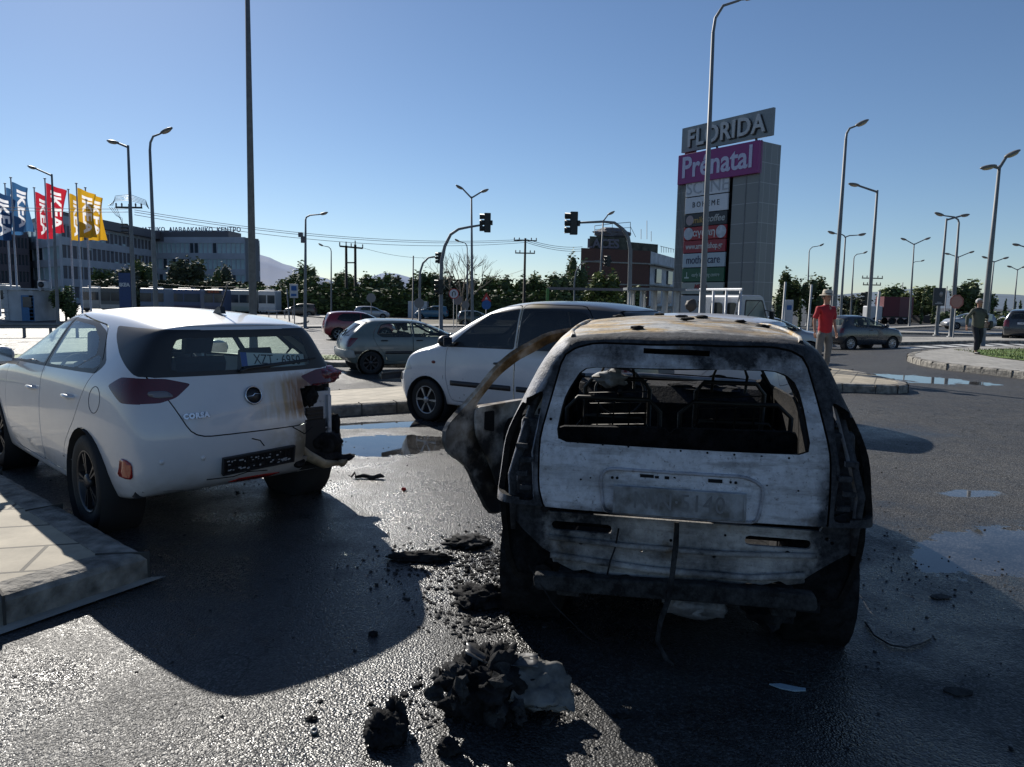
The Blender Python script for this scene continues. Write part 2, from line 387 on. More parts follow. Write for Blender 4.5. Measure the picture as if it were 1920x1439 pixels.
GB = [GRASSM, M('grass_dry', (.17, .17, .05), .8, var=.3), M('grass_dark', (.04, .08, .015), .8, var=.3)]
# near-left pavement corner
P1 = [(-1.99, 3.96), (-2.9, 3.12), (-9, .2), (-12, 6), (-6.2, 8.4), (-4.2, 5.85)]
P1 = [(-2.02, 3.95), (-2.40, 3.33), (-7.5, .3), (-14, 2.2), (-12.5, 9.0), (-8.0, 9.4), (-4.1, 5.75)]
island('near_pavement', P1, PAVE3, .15, .20, 0, seed=2, stone=.95, step=.09, chip=.0045)
# gutter slab round the tip of the corner
bm = sheet([(-1.93, 3.97), (-2.37, 3.20), (-7.6, .12), (-7.5, .32), (-2.40, 3.35), (-2.03, 3.95)], .012, .6); struct('gutter', bm, CONC)
# median under the burnt row of cars
PM = [(-6.5, 7.9), (-2.3, 9.9), (-1.4, 10.35), (5.9, 13.65), (7.0, 13.35), (7.6, 13.75), (7.75, 15.0), (7.8, 17.2), (6.6, 17.6), (-3.3, 13.05), (-7.2, 11.2)]
island('median', PM, PAVE, .15, .17, 1, seed=5)
# right pavement with lawn
PR = [(11.0, 19.6), (11.6, 17.6), (11.9, 16.2), (15, 12.5), (40, 6), (60, 30), (34, 32.5), (22.5, 30.2), (16.3, 27.2), (12.2, 23.0)]
GR = [(15.3, 24.6), (14.1, 21.5), (14.6, 19.0), (19, 14.5), (38, 10), (50, 27), (30, 29.0), (21.5, 27.6), (17.2, 26.0)]
g_ = island('right_pavement', PR, PAVE2, .16, .20, 2, GR, seed=8)
blades('lawn_grass', [(13.8, 18), (19, 14), (30, 16), (34, 29), (20, 27.5), (15, 25)], 110, .05, .18, GB, label='short dry green grass of the lawn inside the right pavement')
# grass strip + kerb beyond the left road (behind the grey-green hatchback)
PL = [(-30, 19.5), (-4.9, 19.1), (6, 22.6), (6.5, 24.2), (4, 25.6), (-6, 22.6), (-30, 24.5)]
gl = island('verge', PL, PAVE2, .12, .18, 1, [(-29, 20.1), (-5.5, 20.0), (3, 22.9), (2, 24.2), (-6, 21.9), (-29, 23.8)], seed=9)
blades('verge_grass', [(-9, 20.1), (-5.5, 20.0), (3, 22.9), (2, 24.2), (-6, 21.9), (-9, 22.2)], 90, .06, .14, GB, 5, 'green grass growing on the narrow verge behind the grey-green hatchback')
# far traffic islands
def gp(*pts): return [tuple(ground(*p).xy) for p in pts]
island('far_kerb_left', gp((300, 611), (545, 616), (700, 615), (860, 614), (1010, 614), (1010, 610), (860, 610), (700, 611), (545, 612), (300, 607)), PAVE2, .13, .2, 0)
island('far_island', gp((300, 596), (440, 607), (541, 611.5), (570, 608), (581, 603.5), (572, 598), (548, 593), (440, 588), (300, 584)), PAVE2, .13, .2, 1)
island('far_island_strip', gp((562, 593.5), (612, 597.5), (640, 596), (600, 592)), PAVE2, .13, .2, 0)
island('far_island_signals', gp((775, 604), (785, 609.5), (850, 611), (1010, 611.5), (1010, 605), (900, 603), (800, 602)), DIRT, .13, .2, 1)
island('far_right_kerb', gp((1655, 648.5), (1764, 646), (1895, 645), (1990, 646), (1990, 639), (1888, 637), (1764, 637), (1668, 636)), PAVE2, .15, .25, 0)
island('far_right_island', gp((1600, 624), (1662, 626.5), (1879, 630), (1990, 632), (1990, 628), (1879, 626), (1662, 622), (1600, 620)), PAVE2, .13, .25, 0)
island('far_right_strip', gp((1655, 619), (1764, 613.5), (1880, 617), (1880, 614.5), (1764, 610.5), (1655, 616)), PAVE2, .13, .25, 0)
# painted markings
PAINT = M('road_paint', (.50, .50, .48), .6, var=.35, scale=14)
bm = B()
def mark(a, b, wd):
    a = Vector(a); b = Vector(b); d = (b - a).normalized(); nn = Vector((-d.y, d.x)) * wd / 2; k = max(1, int((b - a).length / 1.0)); pv = None
    for i in range(k + 1):
        p = a.lerp(b, i / k); q = (bm.verts.new((p.x + nn.x, p.y + nn.y, gz(p.x + nn.x, p.y + nn.y) + .006)), bm.verts.new((p.x - nn.x, p.y - nn.y, gz(p.x - nn.x, p.y - nn.y) + .006)))
        if pv: bm.faces.new((pv[0], pv[1], q[1], q[0]))
        pv = q
for i in range(9): mark((16.4 + i * 1.05, 29.6 + i * .42), (17.3 + i * 1.05, 32.6 + i * .42), .5)
for i in range(8): mark((26.4 + i * 1.1, 33.4 + i * .3), (27.2 + i * 1.1, 36.0 + i * .3), .5)
for yy in (27.4, 30.6, 34.2):
    for i in range(12): mark((-40 + i * 3.6, yy + i * .12), (-38 + i * 3.6, yy + .08 + i * .12), .12)
mark((-40, 38.6), (2, 41.6), .12); mark((-40, 25.2), (-6, 23.2), .1)
bmesh.ops.recalc_face_normals(bm, faces=bm.faces); struct('road_markings', bm, PAINT)
# ================================================================ CAR TOOLKIT
FR = (-1, -.55, 0, .55, 1)
def hull(S, lv=2, bulge=.06, cre=None, noend=False):
    """S: stations from tail to nose; each = dict(x=[5], y=[5], z=[5], c=crown, cx=forward bow of the roof row). Rows run sill -> roof edge."""
    bm = B(); cl = bm.edges.layers.float.new('crease_edge'); V = {}; J = len(S) - 1
    def pos(j, r, c):
        s = S[j]; f = FR[c]; q = 1 - f * f; x = s['x'][r]; z = s['z'][r]
        if r == 4: z += s.get('c', .05) * q; x += s.get('cx', 0) * q
        if j == 0: x -= s.get('b', bulge) * q * (1 if r else .5)
        if j == J: x += s.get('b', bulge) * q * (1 if r else .5)
        return (x, s['y'][r] * f, z)
    def vv(j, r, c):
        k = (j, r, c)
        if k not in V: V[k] = bm.verts.new(pos(j, r, c))
        return V[k]
    def q(a, b, c, d): bm.faces.new((a, b, c, d))
    for j in range(J):
        for r in range(4):
            for c in (0, 4): q(vv(j, r, c), vv(j + 1, r, c), vv(j + 1, r + 1, c), vv(j, r + 1, c))
        for c in range(4):
            for r in (0, 4): q(vv(j, r, c), vv(j + 1, r, c), vv(j + 1, r, c + 1), vv(j, r, c + 1))
    for j in (0, J):
        for r in range(4):
            for c in range(4): q(vv(j, r, c), vv(j, r, c + 1), vv(j, r + 1, c + 1), vv(j, r + 1, c))
    bmesh.ops.recalc_face_normals(bm, faces=bm.faces)
    cre = cre or {}
    for j in range(J):
        for r in range(5):
            for c in (0, 4):
                e = bm.edges.get((V[(j, r, c)], V[(j + 1, r, c)]))
                if e: e[cl] = cre.get(('row', r), (.7, .0, .0, .35, .3)[r])
    for r in range(4):
        for c in (0, 4):
            for j, k in ((0, 'tail'), (J, 'nose')):
                bm.edges.get((V[(j, r, c)], V[(j, r + 1, c)]))[cl] = cre.get(k, .25)
    for c in range(4):
        for j, k in ((0, 'tailtop'), (J, 'nosetop')): bm.edges.get((V[(j, 4, c)], V[(j, 4, c + 1)]))[cl] = cre.get(k, .5)
    me = bpy.data.meshes.new('h'); bm.to_mesh(me); bm.free(); o = bpy.data.objects.new('h', me); COL.objects.link(o)
    s = o.modifiers.new('s', 'SUBSURF'); s.levels = lv; s.render_levels = lv; bpy.context.view_layer.update()
    m2 = bake(o); bpy.data.objects.remove(o); out = B(); out.from_mesh(m2); bpy.data.meshes.remove(m2)
    out.faces.layers.int.new('tag'); return out
AX = {'y': (0, 2), 'x': (1, 2), 'z': (0, 1)}
def inside(poly, u, v):
    c = False; n = len(poly)
    for i in range(n):
        a, b = poly[i], poly[i - 1]
        if (a[1] > v) != (b[1] > v) and u < (b[0] - a[0]) * (v - a[1]) / (b[1] - a[1]) + a[0]: c = not c
    return c
def cut(bm, poly, axis, pred, tg, only=None):
    """cut the outline into the faces that satisfy pred and give the inside tag tg"""
    lay = bm.faces.layers.int['tag']; a0, a1 = AX[axis]; n = len(poly)
    us = [p[0] for p in poly]; vs_ = [p[1] for p in poly]; BB = (min(us), max(us), min(vs_), max(vs_))
    def ov(f, bb):
        l = [v.co for v in f.verts]; u = [c[a0] for c in l]; v = [c[a1] for c in l]
        return max(u) >= bb[0] and min(u) <= bb[1] and max(v) >= bb[2] and min(v) <= bb[3]
    cand = [f for f in bm.faces if ov(f, BB) and pred(f.calc_center_median(), f.normal) and (only is None or f[lay] in only)]
    for i in range(n):
        a, b = poly[i], poly[(i + 1) % n]
        if abs(a[0] - b[0]) + abs(a[1] - b[1]) < 1e-7: continue
        e = 1e-4; bb = (min(a[0], b[0]) - e, max(a[0], b[0]) + e, min(a[1], b[1]) - e, max(a[1], b[1]) + e)
        fs = [f for f in cand if f.is_valid and ov(f, bb)]
        if not fs: continue
        co = [0, 0, 0]; co[a0], co[a1] = a; no = [0, 0, 0]; no[a0] = -(b[1] - a[1]); no[a1] = b[0] - a[0]
        es = set(); vs2 = set()
        for f in fs: es.update(f.edges); vs2.update(f.verts)
        before = set(cand)
        r = bmesh.ops.bisect_plane(bm, geom=list(vs2) + list(es) + fs, plane_co=co, plane_no=no, dist=1e-6)
        new = set(f for f in r['geom'] if isinstance(f, bmesh.types.BMFace))
        for f in fs:
            if f.is_valid: new.add(f)
        cand = list(set(f for f in cand if f.is_valid) | new)
    bm.normal_update()
    for f in cand:
        if not f.is_valid: continue
        c = f.calc_center_median()
        if inside(poly, c[a0], c[a1]) and pred(c, f.normal) and (only is None or f[lay] in only): f[lay] = tg
def rnd_poly(p, it=2, k=.25):
    for _ in range(it):
        q = []
        for i in range(len(p)):
            a, b = p[i], p[(i + 1) % len(p)]
            q += [(a[0] * (1 - k) + b[0] * k, a[1] * (1 - k) + b[1] * k), (a[0] * k + b[0] * (1 - k), a[1] * k + b[1] * (1 - k))]
        p = q
    return p
def fil(p, r=.03):
    """round only the corners of an outline"""
    out = []; n = len(p)
    for i in range(n):
        a, b, c = Vector(p[i - 1]), Vector(p[i]), Vector(p[(i + 1) % n])
        r1 = min(r, (a - b).length * .45); r2 = min(r, (c - b).length * .45)
        q0 = b + (a - b).normalized() * r1; q2 = b + (c - b).normalized() * r2
        out += [tuple(q0), tuple(q0 * .25 + b * .5 + q2 * .25), tuple(q2)]
    return out
def circ(x, z, r, n=20, a0=0, a1=2 * PI): return [(x + r * math.cos(a0 + (a1 - a0) * i / n), z + r * math.sin(a0 + (a1 - a0) * i / n)) for i in range(n if a1 - a0 > 6 else n + 1)]
def take(bm, tags):
    """new bmesh holding only the faces with these tags"""
    lay = bm.faces.layers.int['tag']; b2 = bm.copy(); l2 = b2.faces.layers.int['tag']
    bmesh.ops.delete(b2, geom=[f for f in b2.faces if f[l2] not in tags], context='FACES'); return b2
LEFT = lambda c, n: n.y > .12 and c.y > 0
RIGHT = lambda c, n: n.y < -.12 and c.y < 0
def rearp(xm, nx=-.2): return lambda c, n: c.x < xm and n.x < nx
def frontp(xm, nx=.12): return lambda c, n: c.x > xm and n.x > nx
def wheel(parent, loc, r, wd, side, rim=ALLOY, spokes=5, rr=.66, style=0, steer=0.):
    """tyre mesh with rim as a child; side=+1 left, -1 right"""
    mt = Matrix.Rotation(-side * PI / 2, 4, 'X'); bm = B(); h = wd / 2; ri = r * rr
    prof = [(ri, -h * .85), (r * .80, -h), (r * .93, -h * .96), (r * .985, -h * .78), (r, -h * .5), (r, -h * .08), (r * .975, -h * .06), (r * .975, h * .06), (r, h * .08), (r, h * .5), (r * .985, h * .78), (r * .93, h * .96), (r * .80, h), (ri, h * .85), (ri, -h * .85)]
    lathe(bm, prof[:-1], 40, mt, caps=(0, 0))
    o = obj('wheel', bm, RUBBER, parent, smooth=False, loc=loc, rot=(0, 0, steer))
    bm = B(); lathe(bm, [(ri * 1.01, h * .88), (ri * .98, h * .9), (ri * .93, h * .78), (ri * .93, -h * .5), (.01, -h * .5)], 32, mt, caps=(0, 1))
    z0 = h * .60
    def P(a, rad, z): return mt @ Vector((math.cos(a) * rad, math.sin(a) * rad, z))
    for i in range(spokes):
        for da in ((-.13, .13) if style == 1 else (0,)):
            a = 2 * PI * i / spokes + da; wi, wo_ = (.16, .10) if style == 0 else (.09, .05)
            if style == 2: wi, wo_ = .30, .34
            if style == 2: wi, wo_ = .34 * 5 / spokes, .30 * 5 / spokes
            vs = [P(a - wi * 1.2, ri * .18, z0 + .02), P(a + wi * 1.2, ri * .18, z0 + .02), P(a + wo_, ri * .95, h * .80), P(a - wo_, ri * .95, h * .80)]
            vb = [mt @ (mt.inverted() @ v - Vector((0, 0, .03))) for v in vs]
            A_ = [bm.verts.new(v) for v in vs]; B_ = [bm.verts.new(v) for v in vb]
            bm.faces.new(A_); 
            for k in range(4): bm.faces.new((A_[k], A_[(k + 1) % 4], B_[(k + 1) % 4], B_[k]))
    lathe(bm, [(ri * .26, z0 - .02), (ri * .26, z0 + .022), (ri * .2, z0 + .032), (.005, z0 + .032)], 16, mt)
    bmesh.ops.recalc_face_normals(bm, faces=bm.faces)
    for f in bm.faces:
        c = mt.inverted() @ f.calc_center_median()
        if c.z < -h * .3 or (abs(math.hypot(c.x, c.y) - ri * .93) < ri * .02 and c.z < h * .6): f.material_index = 1
    obj('rim', bm, [rim, BLACKP], o); return o
def well(parent, x, y, side, r, mat=INTER):
    bm = B(); mt = Matrix.Translation((x, y, r * .98)) @ Matrix.Rotation(-side * PI / 2, 4, 'X')
    lathe(bm, [(r * 1.16, .02), (r * 1.16, -.26), (.02, -.26)], 24, mt, caps=(0, 1))
    return obj('wheel_well', bm, mat, parent)
def handle(parent, p, mat, rz=0, L=.17, side=1):
    bm = B(); tube(bm, [(-L / 2, 0, 0), (-L / 2 + .015, side * .032, .004), (0, side * .04, .006), (L / 2 - .015, side * .032, .004), (L / 2, 0, 0)], [.009, .014, .015, .014, .009], 8)
    return obj('handle', bm, mat, parent, loc=p)
class Skin:
    """smooth normals of the uncut body, handed on to every panel cut from it"""
    def __init__(s, bm):
        b = bm.copy(); bmesh.ops.triangulate(b, faces=b.faces); b.normal_update(); b.verts.ensure_lookup_table(); b.faces.ensure_lookup_table()
        s.tri = [[v.index for v in f.verts] for f in b.faces]; s.co = [v.co.copy() for v in b.verts]; s.no = [v.normal.copy() for v in b.verts]; s.t = BVHTree.FromBMesh(b); b.free()
    def n(s, p):
        q, fn, i, d = s.t.find_nearest(p)
        a, b, c = s.tri[i]; A_, B_, C_ = s.co[a], s.co[b], s.co[c]; v0 = B_ - A_; v1 = C_ - A_; v2 = q - A_; d00 = v0.dot(v0); d01 = v0.dot(v1); d11 = v1.dot(v1); d20 = v2.dot(v0); d21 = v2.dot(v1); den = d00 * d11 - d01 * d01
        if abs(den) < 1e-14: return s.no[a]
        v = (d11 * d20 - d01 * d21) / den; w_ = (d00 * d21 - d01 * d20) / den
        return (s.no[a] * (1 - v - w_) + s.no[b] * v + s.no[c] * w_).normalized()
def panel(name, bm, mat, parent, sk, th=0., loc=None, rot=None, shift=None):
    """panel with hull normals, given thickness th inwards"""
    bmesh.ops.remove_doubles(bm, verts=bm.verts, dist=2e-4); bm.verts.index_update()
    N_ = [sk.n(v.co) for v in bm.verts]; co = [v.co.copy() for v in bm.verts]
    bk = getattr(sk, 'buck', 0)
    if bk:
        from mathutils import noise as NZ
        for i, c in enumerate(co):
            e = NZ.noise_vector(c * 5) * .16 + NZ.noise_vector(c * 14 + Vector((3, 1, 7))) * .10; N_[i] = (N_[i] + e * bk).normalized(); co[i] = c + N_[i] * NZ.noise(c * 5 + Vector((5, 5, 5))) * .008 * bk
    if 1: pass
    faces = [[v.index for v in f.verts] for f in bm.faces]; n0 = len(co)
    be = [(l.edge.verts, l.vert.index, l.link_loop_next.vert.index) for f in bm.faces for l in f.loops if len(l.edge.link_faces) == 1] if th else []; bm.free()
    V = list(co); F_ = list(faces); NO = list(N_)
    if th:
        V += [c - n * th for c, n in zip(co, N_)]; NO += [-n for n in N_]; F_ += [[i + n0 for i in f[::-1]] for f in faces]
        for _, a, b in be:
            k = len(V); e = (co[b] - co[a]); rn = e.cross(N_[a]); rn = rn.normalized() if rn.length > 1e-9 else N_[a]
            V += [co[b], co[a], co[a] - N_[a] * th, co[b] - N_[b] * th]; NO += [rn] * 4; F_.append([k, k + 1, k + 2, k + 3])
    if shift: V = [v + shift for v in V]
    me = bpy.data.meshes.new(name); me.from_pydata([tuple(v) for v in V], [], F_); me.update(); nf = len(faces); two = isinstance(mat, list)
    for i, p in enumerate(me.polygons):
        p.use_smooth = True
        if two and i >= nf: p.material_index = 1
    try: me.normals_split_custom_set_from_vertices([tuple(v) for v in NO])
    except Exception as e: print('normals', e)
    return obj(name, me, mat, parent, loc=loc, rot=rot)
class Surf:
    """finds points on a body skin"""
    def __init__(s, bm): s.t = BVHTree.FromBMesh(bm)
    def side(s, x, z, sd=1):
        h = s.t.ray_cast(Vector((x, sd * 3, z)), Vector((0, -sd, 0))); return (h[0], h[1]) if h[0] else (Vector((x, sd * .8, z)), Vector((0, sd, 0)))
    def rear(s, y, z):
        h = s.t.ray_cast(Vector((-5, y, z)), Vector((1, 0, 0))); return (h[0], h[1]) if h[0] else (Vector((-.7, y, z)), Vector((-1, 0, 0)))
    def front(s, y, z):
        h = s.t.ray_cast(Vector((9, y, z)), Vector((-1, 0, 0))); return (h[0], h[1]) if h[0] else (Vector((3, y, z)), Vector((1, 0, 0)))
    def top(s, x, y):
        h = s.t.ray_cast(Vector((x, y, 5)), Vector((0, 0, -1))); return (h[0], h[1]) if h[0] else (Vector((x, y, 1.4)), Vector((0, 0, 1)))
def drape(sf, pts, r, kind, off=.003, seg=6):
    """thin strip/tube laid on the skin along 2-D points"""
    out = []
    for a, b in pts:
        p, n = getattr(sf, kind)(a, b) if kind != 'left' and kind != 'right' else sf.side(a, b, 1 if kind == 'left' else -1)
        out.append(p + n * off)
    bm = B(); tube(bm, out, r, seg); return bm
def seat(parent, x, y, mat=INTER, wd=.48, z=.30):
    bm = B()
    def cush(pts, hw, rad):
        n = len(pts); ring = []
        for (px, pz) in pts: ring.append((px, pz))
        prism(bm, [(p[0], p[1]) for p in pts], -hw, hw, Matrix.Translation((x, y, z)) @ Matrix.Rotation(PI / 2, 4, 'X'))
    cush([(-.25, .0), (.28, .02), (.30, .14), (.24, .17), (-.2, .12)], wd / 2, .03)
    cush([(-.25, .08), (-.12, .10), (-.30, .72), (-.40, .74), (-.44, .68)], wd / 2 * .94, .03)
    cush([(-.37, .76), (-.29, .77), (-.32, .95), (-.40, .97), (-.44, .90)], .12, .03)
    box(bm, (x - .37, y - .06, z + .745), (.015, .015, .08)); box(bm, (x - .37, y + .06, z + .745), (.015, .015, .08))
    return obj('seat', bm, mat, parent, bevel=.03)
def interior(parent, q, mat=INTER, seats=True):
    """floor, dashboard, steering wheel, seats"""
    W = q['W'] / 2 - .10; bm = B()
    box(bm, ((q['x0'] + q['x1']) / 2, 0, .32), (q['x1'] - q['x0'], 2 * W - .10, .06))
    box(bm, (q['x0'] + .02, 0, .50), (.04, 2 * W - .2, .3))
    obj('floor_pan', bm, mat, parent)
    bm = B(); d = q['dash']; z = q['dz']
    prism(bm, [(d - .22, z - .35), (d + .30, z - .35), (d + .36, z - .04), (d + .1, z + .0), (d - .12, z + .0), (d - .24, z - .10)], -W * .93, W * .93, Matrix.Rotation(PI / 2, 4, 'X'))
    obj('dashboard', bm, mat, parent, bevel=.02)
    bm = B(); mt = Matrix.Translation((d - .34, W * .47, z - .08)) @ Matrix.Rotation(R(-65), 4, 'Y')
    tube(bm, [mt @ Vector((.185 * math.cos(a * PI / 9), .185 * math.sin(a * PI / 9), 0)) for a in range(19)], .014, 8, cap=False)
    for a in (R(0), R(130), R(230)): tube(bm, [mt @ Vector((0, 0, -.02)), mt @ Vector((.185 * math.cos(a), .185 * math.sin(a), 0))], .014, 6)
    tube(bm, [mt @ Vector((0, 0, 0)), mt @ Vector((0, 0, -.25))], .03, 8)
    obj('steering_wheel', bm, mat, parent)
    if seats:
        for y in (W * .48, -W * .48): seat(parent, q['fs'], y, mat)
        if q.get('rs') is not None:
            for y in (W * .5, -W * .5): seat(parent, q['rs'], y, mat, W * .98, .20)
def hatch(q):
    """station table for a hatchback-like body; q gives the main measures"""
    W = q['W'] / 2; s = q.get('sill', .24); zm = q.get('zm', .64); br = q['zbr']; bf = q['zbf']; wr = q['wr']; zr = q['roof']
    xt, xn, wb = q['xt'], q['xn'], q['wb']; xtb = q.get('xtb', xt + .10); xtt = q['xtt']; rf = q['rf']; cw = q['cw']; hz = q['hood']; nz = q['nose']
    def zb(x): return lerp(br, bf, (x - xt) / (cw - xt))
    def st(x, yk, z4, w4, c=.05, dx4=0, zr3=None, cx=0, s0=None):
        return dict(x=[x, x, x, x, x + dx4], y=[W * yk * .93, W * yk * .985, W * yk, W * yk * .955, w4], z=[s if s0 is None else s0, .40, zm, zb(x) if zr3 is None else zr3, z4], c=c, cx=cx)
    S = [dict(x=[xt + .10, xt + .0, xt + .005, xtb, xtt], y=[W * .80 * q.get('tk', 1), W * .88 * q.get('tk', 1), W * .90 * q.get('tk', 1), W * q.get('tbw', .86), (wr - .03) * q.get('ttw', 1)], z=[s + .06, .42, zm, br, zr[0]], c=q.get('c0', .03), b=q.get('tb', .07)),
         dict(x=[xt + .24, xt + .17, xt + .17, xtb + .15, xtt + .16], y=[W * .90 * q.get('tk2', 1), W * .975 * q.get('tk2', 1), W * .985 * q.get('tk2', 1), W * .94 * q.get('tk2', 1), wr], z=[s + .02, .40, zm, br + .0, zr[1]], c=.045),
         st(.12, 1, zr[2], wr + .01, q.get('crown', .055)), st(wb * .40, 1, zr[3], wr + .015, q.get('crown', .055)),
         dict(st(rf + .12, 1, zr[4], wr - .01, q.get('crown', .055), dx4=-.12, cx=.08)),
         dict(st(cw, .985, hz[0] + .005, W * .84, .03, cx=.16, dx4=-.02, zr3=hz[0] - .035)),
         dict(st(cw + .12, .98, hz[0] - .015, W * .80, .035, cx=.10, zr3=hz[0] - .055)),
         dict(st(lerp(cw, xn, .62), .97, hz[1], W * .74, .035, cx=.03, zr3=hz[1] - .05)),
         dict(x=[xn - .22, xn - .20, xn - .2, xn - .24, xn - .27], y=[W * .88, W * .93, W * .93, W * .84, W * .64], z=[s, .38, min(zm, nz - .1) - .02, nz - .03, nz + .03], c=.02),
         dict(x=[xn - .12, xn - .04, xn - .02, xn - .10, xn - .16], y=[W * .70, W * .76, W * .76, W * .66, W * .52], z=[s + .03, .38, min(zm, nz - .1) - .06, nz - .08, nz - .02], c=.01, b=.10)]
    return S
def make_car(name, label, cat, q, loc, ang, paint, sc=1., lv=2, group=None, detail=1, glassm=None, rearglass=None, tinted=False, rim=ALLOY, spokes=5, style=0, light=REDLAMP, plate=None, steer=0, doors=True, handle_mat=None, trim=None, seats=None, skipwheel=(), custom=None):
    """whole car from its measures: body, doors, windows, lights, wheels, mirrors, plates, interior"""
    t = thing(name, label, cat, loc, R(ang), group, sc)
    bm = hull(hatch(q), lv, cre=q.get('cre')); sk = Skin(bm); sk.buck = q.get('buck', 0); W = q['W'] / 2; wb = q['wb']; rr = q.get('wr_', .30); sf = Surf(bm)
    glassm = glassm or GLASSC
    # tags: 0 body 1/2 front doors 3/4 rear doors 10 side glass 11 windscreen 12 rear glass 20 tailgate 21 bonnet 22 black trim 30.. lights 99 removed
    D = q['doors']
    for side, P, k in ((1, LEFT, 0), (-1, RIGHT, 1)):
        if doors:
            for i, d in enumerate(D):
                cut(bm, fil(offset(d, .004), .07), 'y', P, 99); cut(bm, fil(offset(d, -.004), .07), 'y', P, 1 + k + 2 * i)
        for gl in q['glass']: cut(bm, fil(offset(gl, .018), .035), 'y', P, 40 + k); cut(bm, fil(gl, .03), 'y', P, 60 + k)
        for x in (0, wb):
            cut(bm, [p for p in circ(x, rr * .99, rr * q.get('arch', 1.17), 28)], 'y', lambda c, n: (c.y > 0) == (side > 0) and abs(c.y) > W * .45 and n.z < .6, 99)
    xr = q.get('xglr', .25)
    if q.get('hatchline'): 
        for y1 in (0,): cut(bm, fil(offset(q['hatchline'], .004), .05), 'x', rearp(xr), 99); cut(bm, fil(offset(q['hatchline'], -.004), .05), 'x', rearp(xr), 20)
    if q.get('rearblack'): cut(bm, fil(q['rearblack'], .05), 'x', rearp(xr), 43)
    cut(bm, fil(offset(q['rearglass'], .02), .05), 'x', rearp(xr), 42); cut(bm, fil(q['rearglass'], .05), 'x', rearp(xr), 12)
    fg = q['frontglass']; cut(bm, fil(offset(fg, .02), .05), 'x', frontp(q['rf'] - .15), 44); cut(bm, fil(fg, .06), 'x', frontp(q['rf'] - .15), 11)
    if q.get('dlo'):
        for P in (LEFT, RIGHT): cut(bm, fil(q['dlo'], .04), 'y', P, 45, only=(0, 1, 2, 3, 4))
    yc = W * .80
    for y_ in (yc, -yc):
        for x0, x1, s1 in ((-9, .1, 1), (wb, 9, 1)):
            fs = [f for f in bm.faces if x0 < f.calc_center_median().x < x1]
            bmesh.ops.bisect_plane(bm, geom=list({v for f in fs for v in f.verts}) + list({e for f in fs for e in f.edges}) + fs, plane_co=(0, y_, 0), plane_no=(0, 1, 0), dist=1e-6)
    bm.normal_update()
    for i, (pr, ps) in enumerate(q.get('tail', [])):
        for s_ in (1, -1):
            cut(bm, fil([(y * s_, z) for y, z in pr], .02), 'x', lambda c, n: c.x < .1 and n.x < -.1 and 0 < c.y * s_ < yc, 30 + (s_ < 0))
            if ps: cut(bm, fil(ps, .02), 'y', lambda c, n: c.y * s_ > yc, 30 + (s_ < 0))
    for i, (pr, ps) in enumerate(q.get('head', [])):
        for s_ in (1, -1):
            cut(bm, fil([(y * s_, z) for y, z in pr], .02), 'x', lambda c, n: c.x > wb and n.x > .1 and 0 < c.y * s_ < yc, 34 + (s_ < 0))
            if ps: cut(bm, fil(ps, .02), 'y', lambda c, n: c.y * s_ > yc, 34 + (s_ < 0))
    if q.get('grille'): cut(bm, fil(q['grille'], .03), 'x', lambda c, n: c.x > wb and n.x > .3, 36)
    if q.get('bumpline'):
        cut(bm, q['bumpline'], 'y', lambda c, n: True, 22, only=(0, 1, 2, 3, 4))
    th = q.get('th', .012)
    if custom: custom(bm, t, sf); q['skin'] = sk
    lay = bm.faces.layers.int['tag']; tags = set(f[lay] for f in bm.faces)
    body = panel('body', take(bm, {0}), paint, t, sk, th)
    trimm = trim or BLACKP
    if 22 in tags: panel('lower_trim', take(bm, {22}), trimm, t, sk, .012)
    if 20 in tags: panel('tailgate', take(bm, {20}), paint, t, sk, th)
    ds = {}
    for k in (1, 2, 3, 4):
        if k in tags: ds[k] = panel('door', take(bm, {k}), paint, t, sk, .012)
    for k in (60, 61): 
        if k in tags: panel('side_window', take(bm, {k}), GLASSD if tinted else glassm, t, sk)
    fr = {40, 41, 42, 43, 44, 45} & tags
    if fr: panel('window_surround', take(bm, fr), BLACKP, t, sk, .01)
    if 12 in tags: panel('rear_window', take(bm, {12}), rearglass or (GLASSD if tinted else glassm), t, sk)
    if 11 in tags: panel('windscreen', take(bm, {11}), glassm, t, sk)
    for k in (30, 31):
        if k in tags: panel('tail_light', take(bm, {k}), light, t, sk, .01)
    for k in (34, 35):
        if k in tags: panel('headlight', take(bm, {k}), CLEARLAMP, t, sk, .01)
    if 36 in tags: panel('grille', take(bm, {36}), BLACKP, t, sk, .01)
    bm.free()
    ww = q.get('tw', .19); wy = W - ww / 2 - .02
    for x in (0, wb):
        for s_ in (1, -1):
            if (x, s_) in skipwheel: continue
            wheel(t, (x, s_ * wy, rr), rr, ww, s_, rim, spokes, style=style, steer=steer if x else 0); well(t, x, s_ * (W - .03), s_, rr)
    hm = handle_mat or paint
    for k, (hx, hz) in enumerate(q.get('handles', [])):
        for s_ in (1, -1):
            p, n = sf.side(hx, hz, s_); kk = 1 + (s_ < 0) + 2 * k; handle(ds.get(kk, t), p - n * .004, hm, side=s_)
    mx_, mz = q['mirror']
    for s_ in (1, -1):
        p, n = sf.side(mx_, mz, s_); bm = B(); c = p + Vector((.02, s_ * .14, .045))
        bmesh.ops.create_uvsphere(bm, u_segments=16, v_segments=10, radius=1, matrix=Matrix.Translation(c) @ Matrix.Diagonal((.075, .115, .075, 1)))
        for v in bm.verts: v.co.x = max(v.co.x, c.x - .045)
        tube(bm, [p - n * .02, c + Vector((0, -s_ * .05, -.05))], [.03, .022], 8)
        mo = obj('wing_mirror', bm, q.get('mirmat', paint), t, True)
        bm = B(); box(bm, (c.x - .047, c.y, c.z), (.004, .17, .10)); obj('mirror_glass', bm, M('mirror_glass', (.5, .5, .52), .05, 1.), mo, bevel=.02)
